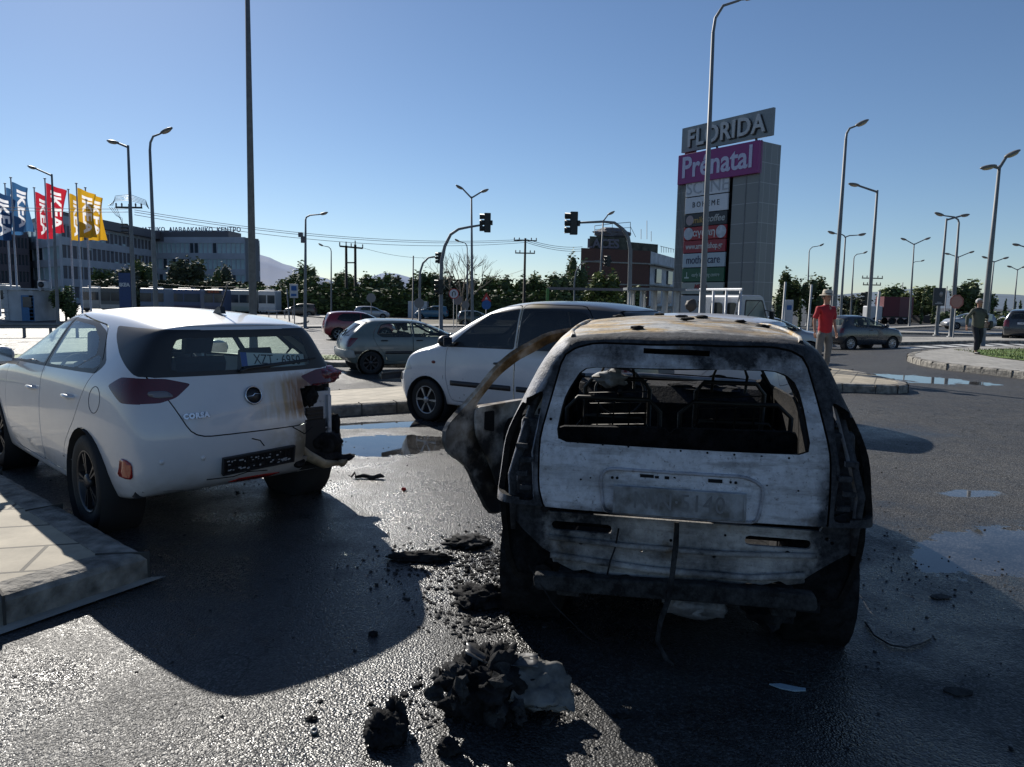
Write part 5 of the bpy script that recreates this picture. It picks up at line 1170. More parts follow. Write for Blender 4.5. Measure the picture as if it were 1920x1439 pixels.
# ================================================================ BUILDINGS
GLB = M('facade_glass', (.50, .62, .62), .22, var=.25, scale=.15, spec=.9); GLD = M('facade_glass_dark', (.05, .065, .08), .1, var=.2, scale=.2, spec=.9)
CLAD = M('grey_cladding', (.45, .46, .50), .6, var=.1, scale=.4); CLADD = M('dark_cladding', (.13, .12, .13), .6, var=.1); CLADT = M('tower_cladding', (.15, .16, .175), .6, var=.1); ROOFM = M('roof_grey', (.13, .13, .13), .9)
def facade(t, a, b, z0, z1, floors, bays, gl=GLB, wall=CLAD, frac=.62, dark=()):
    """wall slab from a to b with a row of recessed windows per floor"""
    a = Vector(a); b = Vector(b); L_ = (b - a).length; ux = Vector(((b - a).x / L_, (b - a).y / L_, 0)); nrm = Vector((ux.y, -ux.x, 0))
    fh = (z1 - z0) / floors; bm = B(); rz = math.atan2(ux.y, ux.x)
    for f in range(floors + 1):
        z = z0 + f * fh; hh = fh * (1 - frac); c = a.lerp(b, .5); box(bm, (c.x, c.y, z), (L_, .5, hh), rz)
    for i in range(bays + 1):
        c = a.lerp(b, i / bays); box(bm, (c.x + nrm.x * .03, c.y + nrm.y * .03, (z0 + z1) / 2), (.22, .42, z1 - z0), rz)
    obj('facade_frame', bm, wall, t)
    base = None; rn = random.Random(bays)
    for f in range(floors):
        for i in range(bays):
            c = a.lerp(b, (i + .5) / bays); bm = B() if base is None else None; mt = gl if (i + f * 3) % 7 or not dark else GLD
            if base is None: box(bm, (0, 0, 0), (L_ / bays - .15, .08, fh * frac)); base = obj('window', bm, gl, t); o = base
            else: o = base.copy(); COL.objects.link(o)
            if rn.random() < .18: o.data = o.data.copy(); o.data.materials[0] = GLD
            o.location = (c.x, c.y, z0 + (f + .5) * fh); o.rotation_euler = (rn.uniform(-.006, .006), 0, rz)
def slab(t, name, pts, z0, z1, mat):
    bm = B(); prism(bm, pts, z0, z1); bmesh.ops.recalc_face_normals(bm, faces=bm.faces); return obj(name, bm, mat, t)
def pt(px, Y): g = at(px, 555, Y); return (g.x, Y)
hosp = thing('hospital_building', 'glass fronted medical centre with Greek letters on its roof', 'building')
A_, Bc, C_, D_ = pt(292, 196), pt(462, 190), pt(487, 198), pt(487, 230)
facade(hosp, A_, Bc, -.9, 15.4, 4, 20, dark=(1,)); facade(hosp, Bc, C_, -.9, 15.2, 4, 3, gl=GLD)
E_, F_ = pt(118, 150), pt(58, 168)
facade(hosp, E_, A_, -.9, 16.0, 4, 22, gl=GLB, dark=(1,)); facade(hosp, F_, E_, -.9, 15.6, 4, 6, dark=(1,))
slab(hosp, 'core', [(F_[0], F_[1] + .6), (E_[0], E_[1] + .6), (A_[0], A_[1] + .6), (Bc[0], Bc[1] + .6), (C_[0] - .5, C_[1] + .3), D_, (F_[0] + 5, 240)], -.9, 15.0, CLADD)
a1, b1 = pt(262, 196.5), pt(431, 191.5); rz = math.atan2(b1[1] - a1[1], b1[0] - a1[0])
slab(hosp, 'roof_storey', [(a1[0], a1[1]), (b1[0], b1[1]), (b1[0], b1[1] + 9), (a1[0], a1[1] + 9)], 15.0, 17.9, CLADD)
slab(hosp, 'roof_storey', [(F_[0] + 1, F_[1] + .2), (E_[0], E_[1] - .4), (A_[0], A_[1] - .4), (A_[0] + 2, A_[1] + 6), (E_[0], E_[1] + 10), (F_[0] + 5, F_[1] + 5)], 15.6, 17.6, CLADD)
slab(hosp, 'end_tower', [pt(463, 189.4), pt(487, 193), pt(487, 210), pt(463, 208)], -.9, 16.0, CLADT)
mtx = frame(at(358, 431.5, 193.5), (b1[0] - a1[0], b1[1] - a1[1], 0), (0, 0, 1))
text('roof_lettering', 'ΙΑΤΡΙΚΟ  ΔΙΑΒΑΛΚΑΝΙΚΟ  ΚΕΝΤΡΟ', 1.65, M('letter_white', (.30, .33, .40), .5), hosp, mtx, .06, 1.08, sx=.98, bold=.03)
bm = B(); box(bm, (0, 0, 0), (21.5, .08, .12)); bm.transform(frame(at(358, 437, 193.6), (b1[0] - a1[0], b1[1] - a1[1], 0), (0, 0, 1))); obj('letter_rail', bm, CLADD, hosp)
off2 = thing('office_building', 'banded office block at the far left behind the blue flags', 'building')
facade(off2, pt(-40, 150), pt(56, 160), -.9, 13.4, 4, 14, gl=M('facade_glass_brown', (.10, .085, .065), .2, spec=.8), wall=M('mauve_cladding', (.16, .13, .145), .7), dark=(1,)); slab(off2, 'core', [(pt(-40, 150)[0], 150.7), (pt(56, 160)[0], 160.7), (pt(56, 190)[0], 190), (pt(-40, 190)[0], 190)], -.9, 13.6, CLADD)
# brick building
BR = NG('red_brick'); bn = BR.N.new('ShaderNodeTexBrick'); bn.inputs['Scale'].default_value = 3; bn.inputs['Color1'].default_value = (.15, .065, .05, 1); bn.inputs['Color2'].default_value = (.11, .05, .04, 1); bn.inputs['Mortar'].default_value = (.09, .075, .065, 1)
mp = BR.N.new('ShaderNodeMapping'); mp.inputs['Rotation'].default_value = (PI / 2, 0, 0); BR.L.new(BR.P, mp.inputs[0]); BR.L.new(mp.outputs[0], bn.inputs['Vector']); BRM = BR.out(bn.outputs[0], .9)
bb = thing('brick_building', 'derelict brown brick building with graffiti and a white balcony side', 'building')
a, b, c = pt(1087, 118), pt(1216, 122), pt(1264, 140); zt = at(1150, 468, 120).z
slab(bb, 'brick_wall', [a, b, (b[0] + 3, 150), (a[0] + 3, 150)], -.9, zt, BRM)
OFFW = M('dirty_white_plaster', (.5, .51, .53), .85, var=.25, scale=.8); u = Vector(b) - Vector(a); u.normalize(); rz = math.atan2(u.y, u.x)
for z_ in (zt - 2.1, zt - 5.6): bm = B(); m_ = Vector(a).lerp(Vector(b), .5); box(bm, (m_.x, m_.y - .06, z_), ((Vector(b) - Vector(a)).length, .2, .22), rz); obj('concrete_band', bm, CONC, bb)
for k, (px, y0, y1) in enumerate(((1136, 497, 512), (1162, 494, 512), (1136, 530, 542), (1162, 530, 542))):
    p = at(px, y0, 119.7); p2 = at(px, y1, 119.7); bm = B(); box(bm, (p.x, 119.65 + (px - 1087) * .03, (p.z + p2.z) / 2), (1.15, .15, abs(p.z - p2.z) + .3), rz); w_ = obj('window', bm, GLD, bb)
    bm = B(); box(bm, (p.x, 119.6 + (px - 1087) * .03 - .05, p.z + .5), (1.15, .12, .9), rz); obj('shutter', bm, OFFW, w_); bm = B(); box(bm, (p.x, 119.6 + (px - 1087) * .03 - .05, p2.z - .45), (1.15, .12, .7), rz); obj('parapet_panel', bm, OFFW, w_)
slab(bb, 'side_wall', [(b[0] + .1, b[1] + .05), c, (c[0], c[1] + 8), (b[0] + 3, 149)], -.9, at(1240, 478, 130).z, OFFW)
u = (Vector(c) - Vector(b)); rz2 = math.atan2(u.y, u.x)
for k, t_ in enumerate((.27, .72)):
    for z_ in (zt - 3.9, zt - 7.4, zt - 10.9):
        p = Vector(b).lerp(Vector(c), t_); bm = B(); box(bm, (p.x + .1, p.y - .12, z_), (3.6, .5, 2.3), rz2); obj('window', bm, GLD, bb)
for z_ in (zt - 2.2, zt - 5.6, zt - 9.1): p = Vector(b).lerp(Vector(c), .5); bm = B(); box(bm, (p.x + .3, p.y - .4, z_), (u.length, 1.2, .22), rz2); obj('balcony_slab', bm, CONC, bb)
q0, q1 = at(1106, 443, 120.2), at(1176, 450, 121.8)
slab(bb, 'roof_room', [(q0.x, 120.4), (q1.x, 122), (q1.x + 1, 132), (q0.x + 1, 130)], zt - .5, q0.z, M('weathered_plaster', (.085, .085, .065), .9, var=.5, scale=1.2))
q2 = at(1236, 458, 126); slab(bb, 'roof_room', [(q1.x, 122.4), (q2.x, 127), (q2.x, 134), (q1.x + 1, 132)], zt - .5, q2.z, M('weathered_plaster', (.08, .08, .06)))
text('graffiti', 'LACES', 2.0, M('graffiti_pale', (.16, .15, .18), .8), bb, frame(at(1131, 458, 120.1), (1, .02, 0), (0, 0, 1)), .03, .9, bold=.06)
q = at(1151, 437, 124); bm = B(); crumple(bm, (q.x, 126, q.z), (3.0, 2, 1.0), 7, 3, .2); obj('roof_tank', bm, CLADD, bb)
bm = B(); p = [at(x, y, 123) for x, y in ((1115, 440), (1115, 424), (1148, 420), (1182, 417), (1182, 443))]
for i in range(4): tube(bm, [p[i], p[i + 1]], .05, 5)
tube(bm, [at(1115, 431, 123), at(1182, 427, 123)], .04, 5); tube(bm, [at(1148, 420, 123), at(1148, 440, 123)], .04, 5); tube(bm, [at(1182, 425, 123), at(1192, 445, 123)], .04, 5); obj('billboard_frame', bm, STEEL, bb)
for x_, y0, y1 in ((1213, 414, 446), (1202, 430, 446), (1221, 434, 450)): bm = B(); tube(bm, [at(x_, y1 + 3, 124), at(x_, y0, 124)], .05, 5); obj('roof_mast', bm, CLADD, bb)
bm = B(); tube(bm, [at(1238, 462, 130), at(1264, 468, 138)], .05, 5)
for i in range(6): tube(bm, [at(1240 + i * 4.5, 462.5 + i, 130 + i), at(1240 + i * 4.5, 474, 130 + i)], .04, 4)
obj('roof_railing', bm, STEEL, bb)
# ================================================================ SHOPPING PYLON
PC = Vector((22.8, 70, 0)); pu = Vector((-.575, .818, 0)); pv = Vector((.818, .575, 0)); pn = -pv
py_ = thing('shopping_pylon', 'tall grey shopping centre pylon stacked with shop signs', 'sign')
PANEL = NG('grey_panel_grid'); bn = PANEL.N.new('ShaderNodeTexBrick'); bn.offset = 0; bn.inputs['Scale'].default_value = 1; bn.inputs['Brick Width'].default_value = 1.3; bn.inputs['Row Height'].default_value = 1.85; bn.inputs['Mortar Size'].default_value = .03
bn.inputs['Color1'].default_value = (.20, .205, .20, 1); bn.inputs['Color2'].default_value = (.165, .17, .17, 1); bn.inputs['Mortar'].default_value = (.33, .335, .33, 1)
sp_ = PANEL.N.new('ShaderNodeCombineXYZ'); PANEL.L.new(PANEL.m('ADD', PANEL.X, PANEL.Y), sp_.inputs[0]); PANEL.L.new(PANEL.Z, sp_.inputs[1]); PANEL.L.new(sp_.outputs[0], bn.inputs['Vector']); PANM = PANEL.out(bn.outputs[0], .35)
def pf(s, z, o=0.): v = PC + pu * s + pn * o; return Vector((v.x, v.y, z - .35))
def pbox(bm, s0, s1, z0, z1, o0, o1):
    for v in [(s0, z0)]:
        c = (pf(s0, z0, o0) + pf(s1, z1, o1)) / 2; box(bm, c, (abs(s1 - s0), abs(o1 - o0), abs(z1 - z0)), rot=frame((0, 0, 0), -pu, (0, 0, 1)).to_3x3().to_4x4() @ Matrix.Rotation(-PI / 2, 4, 'X') if False else Matrix.Rotation(math.atan2(-pu.y, -pu.x), 4, 'Z'))
bm = B(); pbox(bm, 0, 3.1, -.3, 17.0, 0, -2.9); pbox(bm, 8.95, 10.2, -.3, 17.0, 0, -2.9); obj('column', bm, PANM, py_)
bm = B(); pbox(bm, 3.1, 8.95, -.3, 16.6, -.5, -2.4); obj('recess', bm, M('black_recess', (.006, .007, .009), .6), py_)
bm = B(); 
for s_ in (9.15, 9.35, 9.55, 9.75, 9.95): pbox(bm, s_, s_ + .06, 0, 14.4, .04, 0)
obj('ribbing', bm, STEEL, py_)
bm = B(); pbox(bm, -.02, .10, -.3, 17.1, .06, 0); pbox(bm, 1.5, 1.6, -.3, 17.0, .04, 0); obj('panel_edge', bm, STEEL, py_)
def psign(nm, s0, s1, z0, z1, col, o=.22, th=.2):
    bm = B(); pbox(bm, s0, s1, z0, z1, o, o - th); return obj(nm, bm, M('sign_' + nm + str(int(z0 * 10)), col, .45, var=.04), py_, bevel=.02)
def ptxt(par, s, size, sc, zc, col, st, o=.24, **k):
    return text('sign_lettering', s, size, M('ink_%s' % str(col), col, .5), par, frame(pf(sc, zc, o), -pu, (0, 0, 1)), .015, **k)
s1 = psign('board', 0, 9.85, 14.1, 17.05, (.23, .02, .16), .45, .6); ptxt(s1, 'Prénatal', 2.9, 4.95, 15.6, (.50, .50, .66), 0, .48, sx=.92, bold=.06)
s0 = thing('roof_sign', 'grey board sign reading FLORIDA on top of the pylon', 'sign'); 
fl = bmesh.new(); c_ = (pf(-1.1, 17.35, .1) + pf(9.8, 19.8, -.2)) / 2; box(fl, c_, (10.9, .3, 2.45), math.atan2(-pu.y, -pu.x)); obj('board', fl, M('board_grey', (.20, .23, .245), .5), s0)
lt = M('letter_metal', (.46, .47, .48), .4); lm = frame(pf(4.3, 18.52, .13), -pu, (0, 0, 1)); text('sign_lettering', 'FLORIDA', 2.35, M('letter_shadow', (.02, .022, .025), .6), s0, lm @ Matrix.Translation((.12, -.1, -.0)), .02, 1.08, sx=.93, bold=.07); text('sign_lettering', 'FLORIDA', 2.3, lt, s0, lm @ Matrix.Translation((0, 0, .1)), .06, 1.1, sx=.93, bold=.05)  # first, dark offset copy of the letters paints their shadow on the board
bm = B()
for s_ in (.8, 5.4): tube(bm, [pf(s_, 16.9, -.3), pf(s_, 17.5, -.1)], .12, 8)
obj('support_post', bm, STEEL, s0); bm = B(); pbox(bm, 8.3, 9.6, 17.1, 17.9, -.2, -.5); obj('red_box', bm, M('dark_red', (.11, .01, .02), .5), py_)
W_ = (.60, .62, .66)
z = [14.3, 12.65, 11.0, 9.72, 8.35, 7.05, 5.55, 4.1, 2.7, 1.0]
a = psign('panel', 3.45, 8.85, 12.75, 14.3, W_); ptxt(a, 'SCENE', 1.75, 6.1, 13.5, (.36, .38, .42), 0, sx=1.05)
a = psign('panel', 3.45, 8.85, 11.05, 12.65, W_); ptxt(a, 'BOHÈME', .78, 6.15, 11.85, (.03, .03, .04), 0, space=1.5, sx=.86)
a = psign('panel', 3.45, 8.85, 9.72, 10.98, (.022, .025, .033)); ptxt(a, 'coffee', .95, 4.85, 10.35, (.42, .42, .40), 0, shear=.25, bold=.015); ptxt(a, 'mikel', .85, 6.75, 10.3, (.38, .24, .07), 0, shear=.2, bold=.015); bm = B(); disc(bm, .5, .03, frame(pf(8.1, 10.35, .23), -pu, (0, 0, 1))); obj('sign_disc', bm, M('disc_pale', (.30, .24, .25), .5), a)
a = psign('panel', 3.45, 8.85, 8.35, 9.66, (.30, .012, .02)); ptxt(a, 'αγάπη', .95, 6.2, 9.0, (.55, .52, .52), 0, bold=.02)
for s_, rr in ((8.2, .62), (4.05, .62)): bm = B(); disc(bm, rr, .03, frame(pf(s_, 9.0, .23), -pu, (0, 0, 1))); obj('sign_disc', bm, M('disc_white', (.42, .45, .50), .5, var=.25, scale=2), a)
a = psign('panel', 3.45, 8.85, 7.05, 8.28, (.26, .014, .028)); ptxt(a, 'www.armenishop.gr', .80, 6.15, 7.68, (.52, .50, .50), 0, sx=.72, bold=.015)
a = psign('panel', 3.45, 8.85, 5.58, 6.98, (.36, .43, .48)); ptxt(a, 'mothercare', 1.15, 6.2, 6.3, (.015, .02, .07), 0, sx=.80)
a = psign('panel', 3.45, 8.85, 4.12, 5.50, (.012, .085, .04)); ptxt(a, 'early learning centre', .55, 5.75, 4.8, (.42, .50, .46), 0, sx=.78); bm = B(); pbox(bm, 7.9, 8.5, 4.45, 4.6, .26, .23); pbox(bm, 8.15, 8.25, 4.6, 5.1, .26, .23); obj('sign_mark', bm, M('mark_pale', (.42, .5, .46)), a)
a = psign('panel', 3.45, 8.85, 2.85, 4.04, (.30, .32, .29)); ptxt(a, 'MEGA', .62, 6.3, 3.6, (.22, .015, .02), 0, shear=.2, bold=.02); ptxt(a, 'STROM', .36, 5.5, 3.1, (.05, .05, .05), 0)
a = psign('panel', 3.45, 8.85, .8, 2.7, (.34, .35, .36)); ptxt(a, 'BIANCO', 1.0, 6.2, 1.8, (.06, .045, .045), 0, sx=1.0)
# ================================================================ GUARD HUT, RAIL, FLAGS
hut = thing('guard_hut', 'small white guard hut with blue door and rooftop air conditioner', 'hut'); h0 = at(10, 588, 60); h1 = at(93, 588, 62)
hx0, hx1 = h0.x, h1.x; gzh = gz(hx0, 60); HW = M('hut_white', (.42, .44, .47), .7, var=.15, scale=1.5)
bm = B(); box(bm, ((hx0 + hx1) / 2, 61.5, gzh + 1.25), (hx1 - hx0, 3, 2.5)); obj('wall', bm, HW, hut)
for x_ in (hx0 + .15, hx1 - .15):
    bm = B()
    for k in range(8): box(bm, (x_, 59.96, gzh + .2 + k * .31), (.34, .1, .26))
    obj('quoin', bm, HW, hut)
bm = B(); box(bm, ((hx0 + hx1) / 2, 61.5, gzh + 2.6), (hx1 - hx0 + .5, 3.5, .12)); obj('roof', bm, HW, hut)
dx = at(52, 560, 60).x; bm = B(); box(bm, (dx, 59.95, gzh + 1.05), (1.0, .08, 2.1)); dr = obj('door', bm, M('door_blue', (.04, .14, .30), .5), hut); bm = B(); box(bm, (dx, 59.9, gzh + 1.55), (.7, .05, .85)); obj('door_glass', bm, GLD, dr)
dx = at(71, 560, 60).x; bm = B(); box(bm, (dx, 60.9, gzh + 2.98), (.85, .4, .6)); ac = obj('air_conditioner', bm, HW, hut, bevel=.03); bm = B(); lathe(bm, [(.24, 0), (.24, .03), (.001, .03)], 20, frame((dx - .12, 60.69, gzh + 2.98), (1, 0, 0), (0, 0, 1))); obj('fan_grille', bm, BLACKP, ac)
gr = thing('guard_rail', 'galvanised steel crash barrier behind the white hatchback', 'barrier', (0, 0, 0)); bm = B(); ga, gb = at(-60, 560, 38), at(200, 560, 41)
prof = [(0, .42), (.05, .45), (.05, .52), (0, .56), (.05, .60), (.05, .68), (0, .72)]
for (y0, z0), (y1, z1) in zip(prof, prof[1:]): 
    za = gz(ga.x, 38); zb_ = gz(gb.x, 41); bm.faces.new([bm.verts.new(v) for v in ((ga.x, 38 - y0, za + z0 + .05), (gb.x, 41 - y0, zb_ + z0 + .05), (gb.x, 41 - y1, zb_ + z1 + .05), (ga.x, 38 - y1, za + z1 + .05))])
obj('rail', bm, STEEL, gr, solid=.01)
for px in (-20, 40, 90, 140): p = at(px, 560, 38 + 3 * (px + 60) / 260); bm = B(); box(bm, (p.x, p.y + .08, gz(p.x, p.y) + .35), (.12, .1, .8)); obj('post', bm, STEEL, gr)
def translucent(mt, col, k):
    if mt.get('tl'): return mt
    mt['tl'] = 1; nn = mt.node_tree; tl = nn.nodes.new('ShaderNodeBsdfTranslucent'); tl.inputs[0].default_value = (*col, 1); ms = nn.nodes.new('ShaderNodeMixShader'); ms.inputs[0].default_value = k
    nn.links.new(nn.nodes['Principled BSDF'].outputs[0], ms.inputs[1]); nn.links.new(tl.outputs[0], ms.inputs[2]); nn.links.new(ms.outputs[0], nn.nodes['Material Output'].inputs[0]); return mt
_txt = {}
def flat_text(txt):
    if txt not in _txt:
        cu = bpy.data.curves.new('t', 'FONT'); cu.body = txt; cu.size = 1; cu.offset = .03; cu.resolution_u = 2; t = bpy.data.objects.new('t', cu); COL.objects.link(t); bpy.context.view_layer.update(); me = bake(t); bpy.data.objects.remove(t)
        bb_ = B(); bb_.from_mesh(me); bmesh.ops.triangulate(bb_, faces=bb_.faces); xs_ = [v.co.x for v in bb_.verts]; ys_ = [v.co.y for v in bb_.verts]; _txt[txt] = (BVHTree.FromBMesh(bb_), min(xs_), max(xs_), min(ys_), max(ys_)); bb_.free()
    return _txt[txt]
def cloth(name, pole_top, h, w_, col, seed, parent, txt=None):
    """hanging banner: hem fixed along the pole, free edge blown and folded; the woven letters are faces of the cloth"""
    rn = random.Random(seed); bm = B(); nx, nz_ = 40, 92; ph = rn.uniform(0, 6)
    def S(u, v):
        fold = math.sin(u * 7 + ph + v * 2.2) * .16 * u + math.sin(u * 13 + v * 4 + ph) * .06 * u
        return Vector((u * w_ * (1 - .18 * v * (1 - v)) + math.sin(v * 3 + ph) * .08 * u, fold * w_, -v * h - u * .32 * w_ * (1 - v) ** 1.5 * 1.2 + .03 * math.sin(u * 9)))
    g = [[bm.verts.new(pole_top + S(i / nx, j / nz_)) for i in range(nx + 1)] for j in range(nz_ + 1)]; tr, x0, x1, y0, y1 = flat_text(txt)
    for j in range(nz_):
        for i in range(nx):
            f = bm.faces.new((g[j][i], g[j][i + 1], g[j + 1][i + 1], g[j + 1][i])); u, v = (i + .5) / nx, (j + .5) / nz_
            tx, ty = x0 + (x1 - x0) * (v - .12) / .80, y0 + (y1 - y0) * (u - .24) / .50
            if tr.ray_cast(Vector((tx, ty, 1)), Vector((0, 0, -1)))[0]: f.material_index = 1
    obj('banner', bm, [translucent(M('flag_' + name, col, .7, var=.10, scale=1.5), col, .5), translucent(M('banner_white', (.75, .77, .80), .7), (.85, .86, .88), .55)], parent, True)
FB, FRD, FY = (.04, .12, .26), (.48, .02, .04), (.60, .34, .02)
for i, (px, yt, Y, col, nm, lb) in enumerate(((-14, 350, 70, (.02, .06, .15), 'navy', 'dark blue flag cut by the left picture edge'), (9, 345, 74, FB, 'blue', 'blue flag on the middle pole of the blue trio, half hidden'), (20, 334, 70, FB, 'blue', 'blue flag flying on the tallest pole of the blue trio'), (64, 353, 74, FRD, 'red', 'red flag on the left pole of the red pair'), (84, 336, 70, FRD, 'red', 'red flag on the taller right pole of the red pair'),
        (128, 356, 74, FY, 'yellow', 'yellow flag on the leftmost of the three yellow poles'), (143, 345, 70, FY, 'yellow', 'yellow flag on the tallest middle yellow pole'), (160, 353, 72, FY, 'yellow', 'yellow flag on the rightmost yellow pole'))):
    tp = at(px, yt, Y); zb_ = gz(tp.x, Y); t = thing('flagpole', lb, 'flag', (tp.x, Y, zb_), 0, 'flags on white poles'); Hh = tp.z - zb_
    bm = B(); tube(bm, [(0, 0, 0), (0, 0, Hh)], [.10, .06], 8); lathe(bm, [(.13, Hh), (.13, Hh + .04), (.01, Hh + .12)], 10); obj('pole', bm, M('pole_white', (.45, .47, .5), .5), t)
    cloth(nm, Vector((.08, 0, Hh - .35)), 4.6, 1.75 if i not in (3, 5) else 1.45, col, i + 3, t, 'IKEA')
tt = thing('totem_sign', 'blue rectangular totem sign with white letters among the lamp posts', 'sign'); p = at(237, 570, 62); bm = B(); box(bm, (p.x, 62, 1.6), (1.0, .3, 3.2)); obj('board', bm, M('totem_blue', (.03, .06, .16), .5), tt); text('sign_lettering', 'IKEA', .42, M('totem_white', (.6, .6, .6)), tt, frame((p.x, 61.82, 2.2), (1, 0, 0), (0, 0, 1)), .01, bold=.02)
# ================================================================ LAMP POSTS
LAMPH = M('lamp_head', (.16, .15, .14), .5, var=.15); LENS = M('lamp_lens', (.42, .32, .22), .35, var=.1)
def lamp(label, Y, base, top, arms, wpx=None, rad=None, group='street lamps', name='street_lamp', curve=True, pale=None):
    """post standing at (base px) rising to (top px); arms = list of (px, py) tips"""
    b0 = at(base[0], base[1], Y); z = gz(b0.x, Y); tp = at(top[0], top[1], Y); bx = tp.x + (b0.x - tp.x) * 1.0
    t = thing(name, label, 'street lamp', (bx, Y, z), 0, group); o = Vector((bx, Y, z)); r = rad or .085
    bm = B(); tube(bm, [(0, 0, 0), (0, 0, .5), ((tp.x - bx) * .5, 0, (tp.z - z) * .5), tp - o], [r * 1.35, r * 1.2, r * .95, r * .62], 10); lathe(bm, [(r * 2.2, 0), (r * 2.2, .05), (r * 1.4, .08)], 12); obj('post', bm, pale or STEEL, t)
    for ax, ay in arms:
        a = at(ax, ay, Y - .15) - o; s = tp - o; bm = B()
        if curve:
            d = a - s; pts = [s, s + Vector((d.x * .06, 0, d.z * .45 if d.z > .2 else .12)), s + Vector((d.x * .3, d.y * .3, d.z * .80)), s + d * .8 + Vector((0, 0, d.z * .12)), a]
        else: pts = [s + Vector((0, 0, -.1)), a]
        tube(bm, pts, [r * .6, r * .55, r * .5, r * .4, r * .4][:len(pts)], 8); obj('arm', bm, pale or STEEL, t)
        sg = 1 if a.x > s.x else -1; dr = (a - s).normalized(); hl = .34; sl = max(-.5, min(.6, dr.z / max(.2, abs(dr.x)))) * .8
        bm = B(); bmesh.ops.create_uvsphere(bm, u_segments=14, v_segments=8, radius=1, matrix=Matrix.Translation(a + Vector((sg * hl * .6, 0, .02 + hl * .5 * sl))) @ Matrix.Rotation(-sg * math.atan(sl), 4, 'Y') @ Matrix.Diagonal((hl, .16, .085, 1))); hd = obj('lamp_head', bm, LAMPH, t, True)
        bm = B(); bmesh.ops.create_uvsphere(bm, u_segments=12, v_segments=6, radius=1, matrix=Matrix.Translation(a + Vector((sg * hl * .65, -.01, -.035 + hl * .5 * sl))) @ Matrix.Rotation(-sg * math.atan(sl), 4, 'Y') @ Matrix.Diagonal((hl * .72, .12, .07, 1))); obj('lamp_lens', bm, LENS, hd, True)
    return t
lamp('leaning-armed lamp with two heads in a row beside the red flags', 51, (108, 588), (97, 327), [(66, 316)], rad=.10, curve=False)
lamp('square-armed lamp right beside the wooden power pole', 40, (252, 582), (240, 273), [(219, 268)], curve=False, rad=.10)
lamp('curved-neck lamp post left of the roof letters', 36, (293, 580), (281, 282), [(304, 249)], rad=.10)
lamp('lamp with long level arm and a small camera, on the traffic island', 56, (572, 601), (573, 412), [(602, 402)], rad=.11)
lamp('small distant lamp bent to the left before the dark trees', 84, (621, 590), (621, 472), [(605, 461)], rad=.09)
lamp('double-headed lamp between the two big traffic signals', 54, (886, 600), (884, 369), [(867, 354), (903, 360)], rad=.10, curve=False)
lamp('slim dark lamp bent left, beside the double-headed lamp', 78, (876, 590), (876, 466), [(861, 453)], rad=.09)
lamp('thin lamp leaning over the brick building', 60, (1122, 590), (1131, 413), [(1141, 402)], rad=.09, curve=False)
lamp('tall nearest lamp post in front of the shopping pylon', 20, (1317, 600), (1337, 62), [(1396, -4)], rad=.072, name='street_lamp')
lamp('tall single lamp directly right of the shopping pylon', 34, (1563, 592), (1586, 262), [(1607, 235)], rad=.10)
lamp('double lamp with wide arms behind the tall single lamp', 58, (1576, 595), (1585, 447), [(1564, 438), (1611, 441)], rad=.09)
lamp('small far lamp between pylon and tall single lamp', 88, (1514, 590), (1517, 474), [(1537, 461)], rad=.10)
lamp('small far lamp with arm to the right, above the man in red', 92, (1595, 592), (1601, 486), [(1619, 475)], rad=.10)
lamp('lamp post with flat arm to the left, above the dark small hatchback', 42, (1628, 600), (1645, 357), [(1608, 348)], rad=.10, curve=False)
lamp('double-headed distant lamp above the red truck', 74, (1706, 595), (1714, 457), [(1698, 450), (1735, 449)], rad=.09, curve=False)
lamp('faint small lamp half hidden behind the lamp above the red truck', 110, (1706, 590), (1711, 496), [(1727, 490)], rad=.09)
lamp('lamp crossing arms with its neighbour, left post carrying the poster', 50, (1757, 611), (1775, 410), [(1803, 405)], rad=.10, curve=False)
lamp('lamp crossing arms with its neighbour, right curved post', 48, (1784, 608), (1798, 418), [(1767, 404)], rad=.10)
lamp('double lamp seen between the crossing pair and the grey-haired man', 82, (1789, 592), (1797, 481), [(1780, 477), (1818, 474)], rad=.09, curve=False)
lamp('big two-headed lamp above the grey-haired man', 30, (1846, 590), (1874, 311), [(1863, 313), (1888, 293)], rad=.10, curve=False)
lamp('double lamp just right of the big two-headed lamp', 76, (1853, 590), (1864, 490), [(1850, 484), (1882, 485)], rad=.09, curve=False)
lamp('double lamp close to the right picture edge', 88, (1900, 590), (1908, 505), [(1896, 501), (1916, 502)], rad=.09, curve=False)
lamp('lamp mostly outside the right picture edge', 60, (1925, 600), (1938, 466), [(1910, 460)], rad=.09, curve=False)
t = thing('tall_pole', 'very tall thick grey pole rising out of the picture behind the white hatchback', 'pole'); p = at(474, 580, 28); q = at(463, -60, 28); z0 = gz(p.x, 28)
bm = B(); tube(bm, [(p.x, 28, z0), (p.x, 28, z0 + .6), (p.x + (q.x - p.x) * .5, 28, q.z * .5), q], [.17, .15, .12, .08], 12); obj('post', bm, M('pole_grey_brown', (.15, .145, .14), .7, var=.2), t)
# camera on the island lamp
t = thing('traffic_camera', 'small camera box clamped high on the island lamp post', 'camera'); p = at(570, 447, 55.8); bm = B(); box(bm, p + Vector((-.25, 0, .25)), (.3, .3, .35)); box(bm, p + Vector((-.1, 0, -.1)), (.25, .2, .5)); tube(bm, [p + Vector((-.1, 0, 0)), p + Vector((.15, .1, 0))], .04, 6); obj('housing', bm, CLADD, t, bevel=.03)
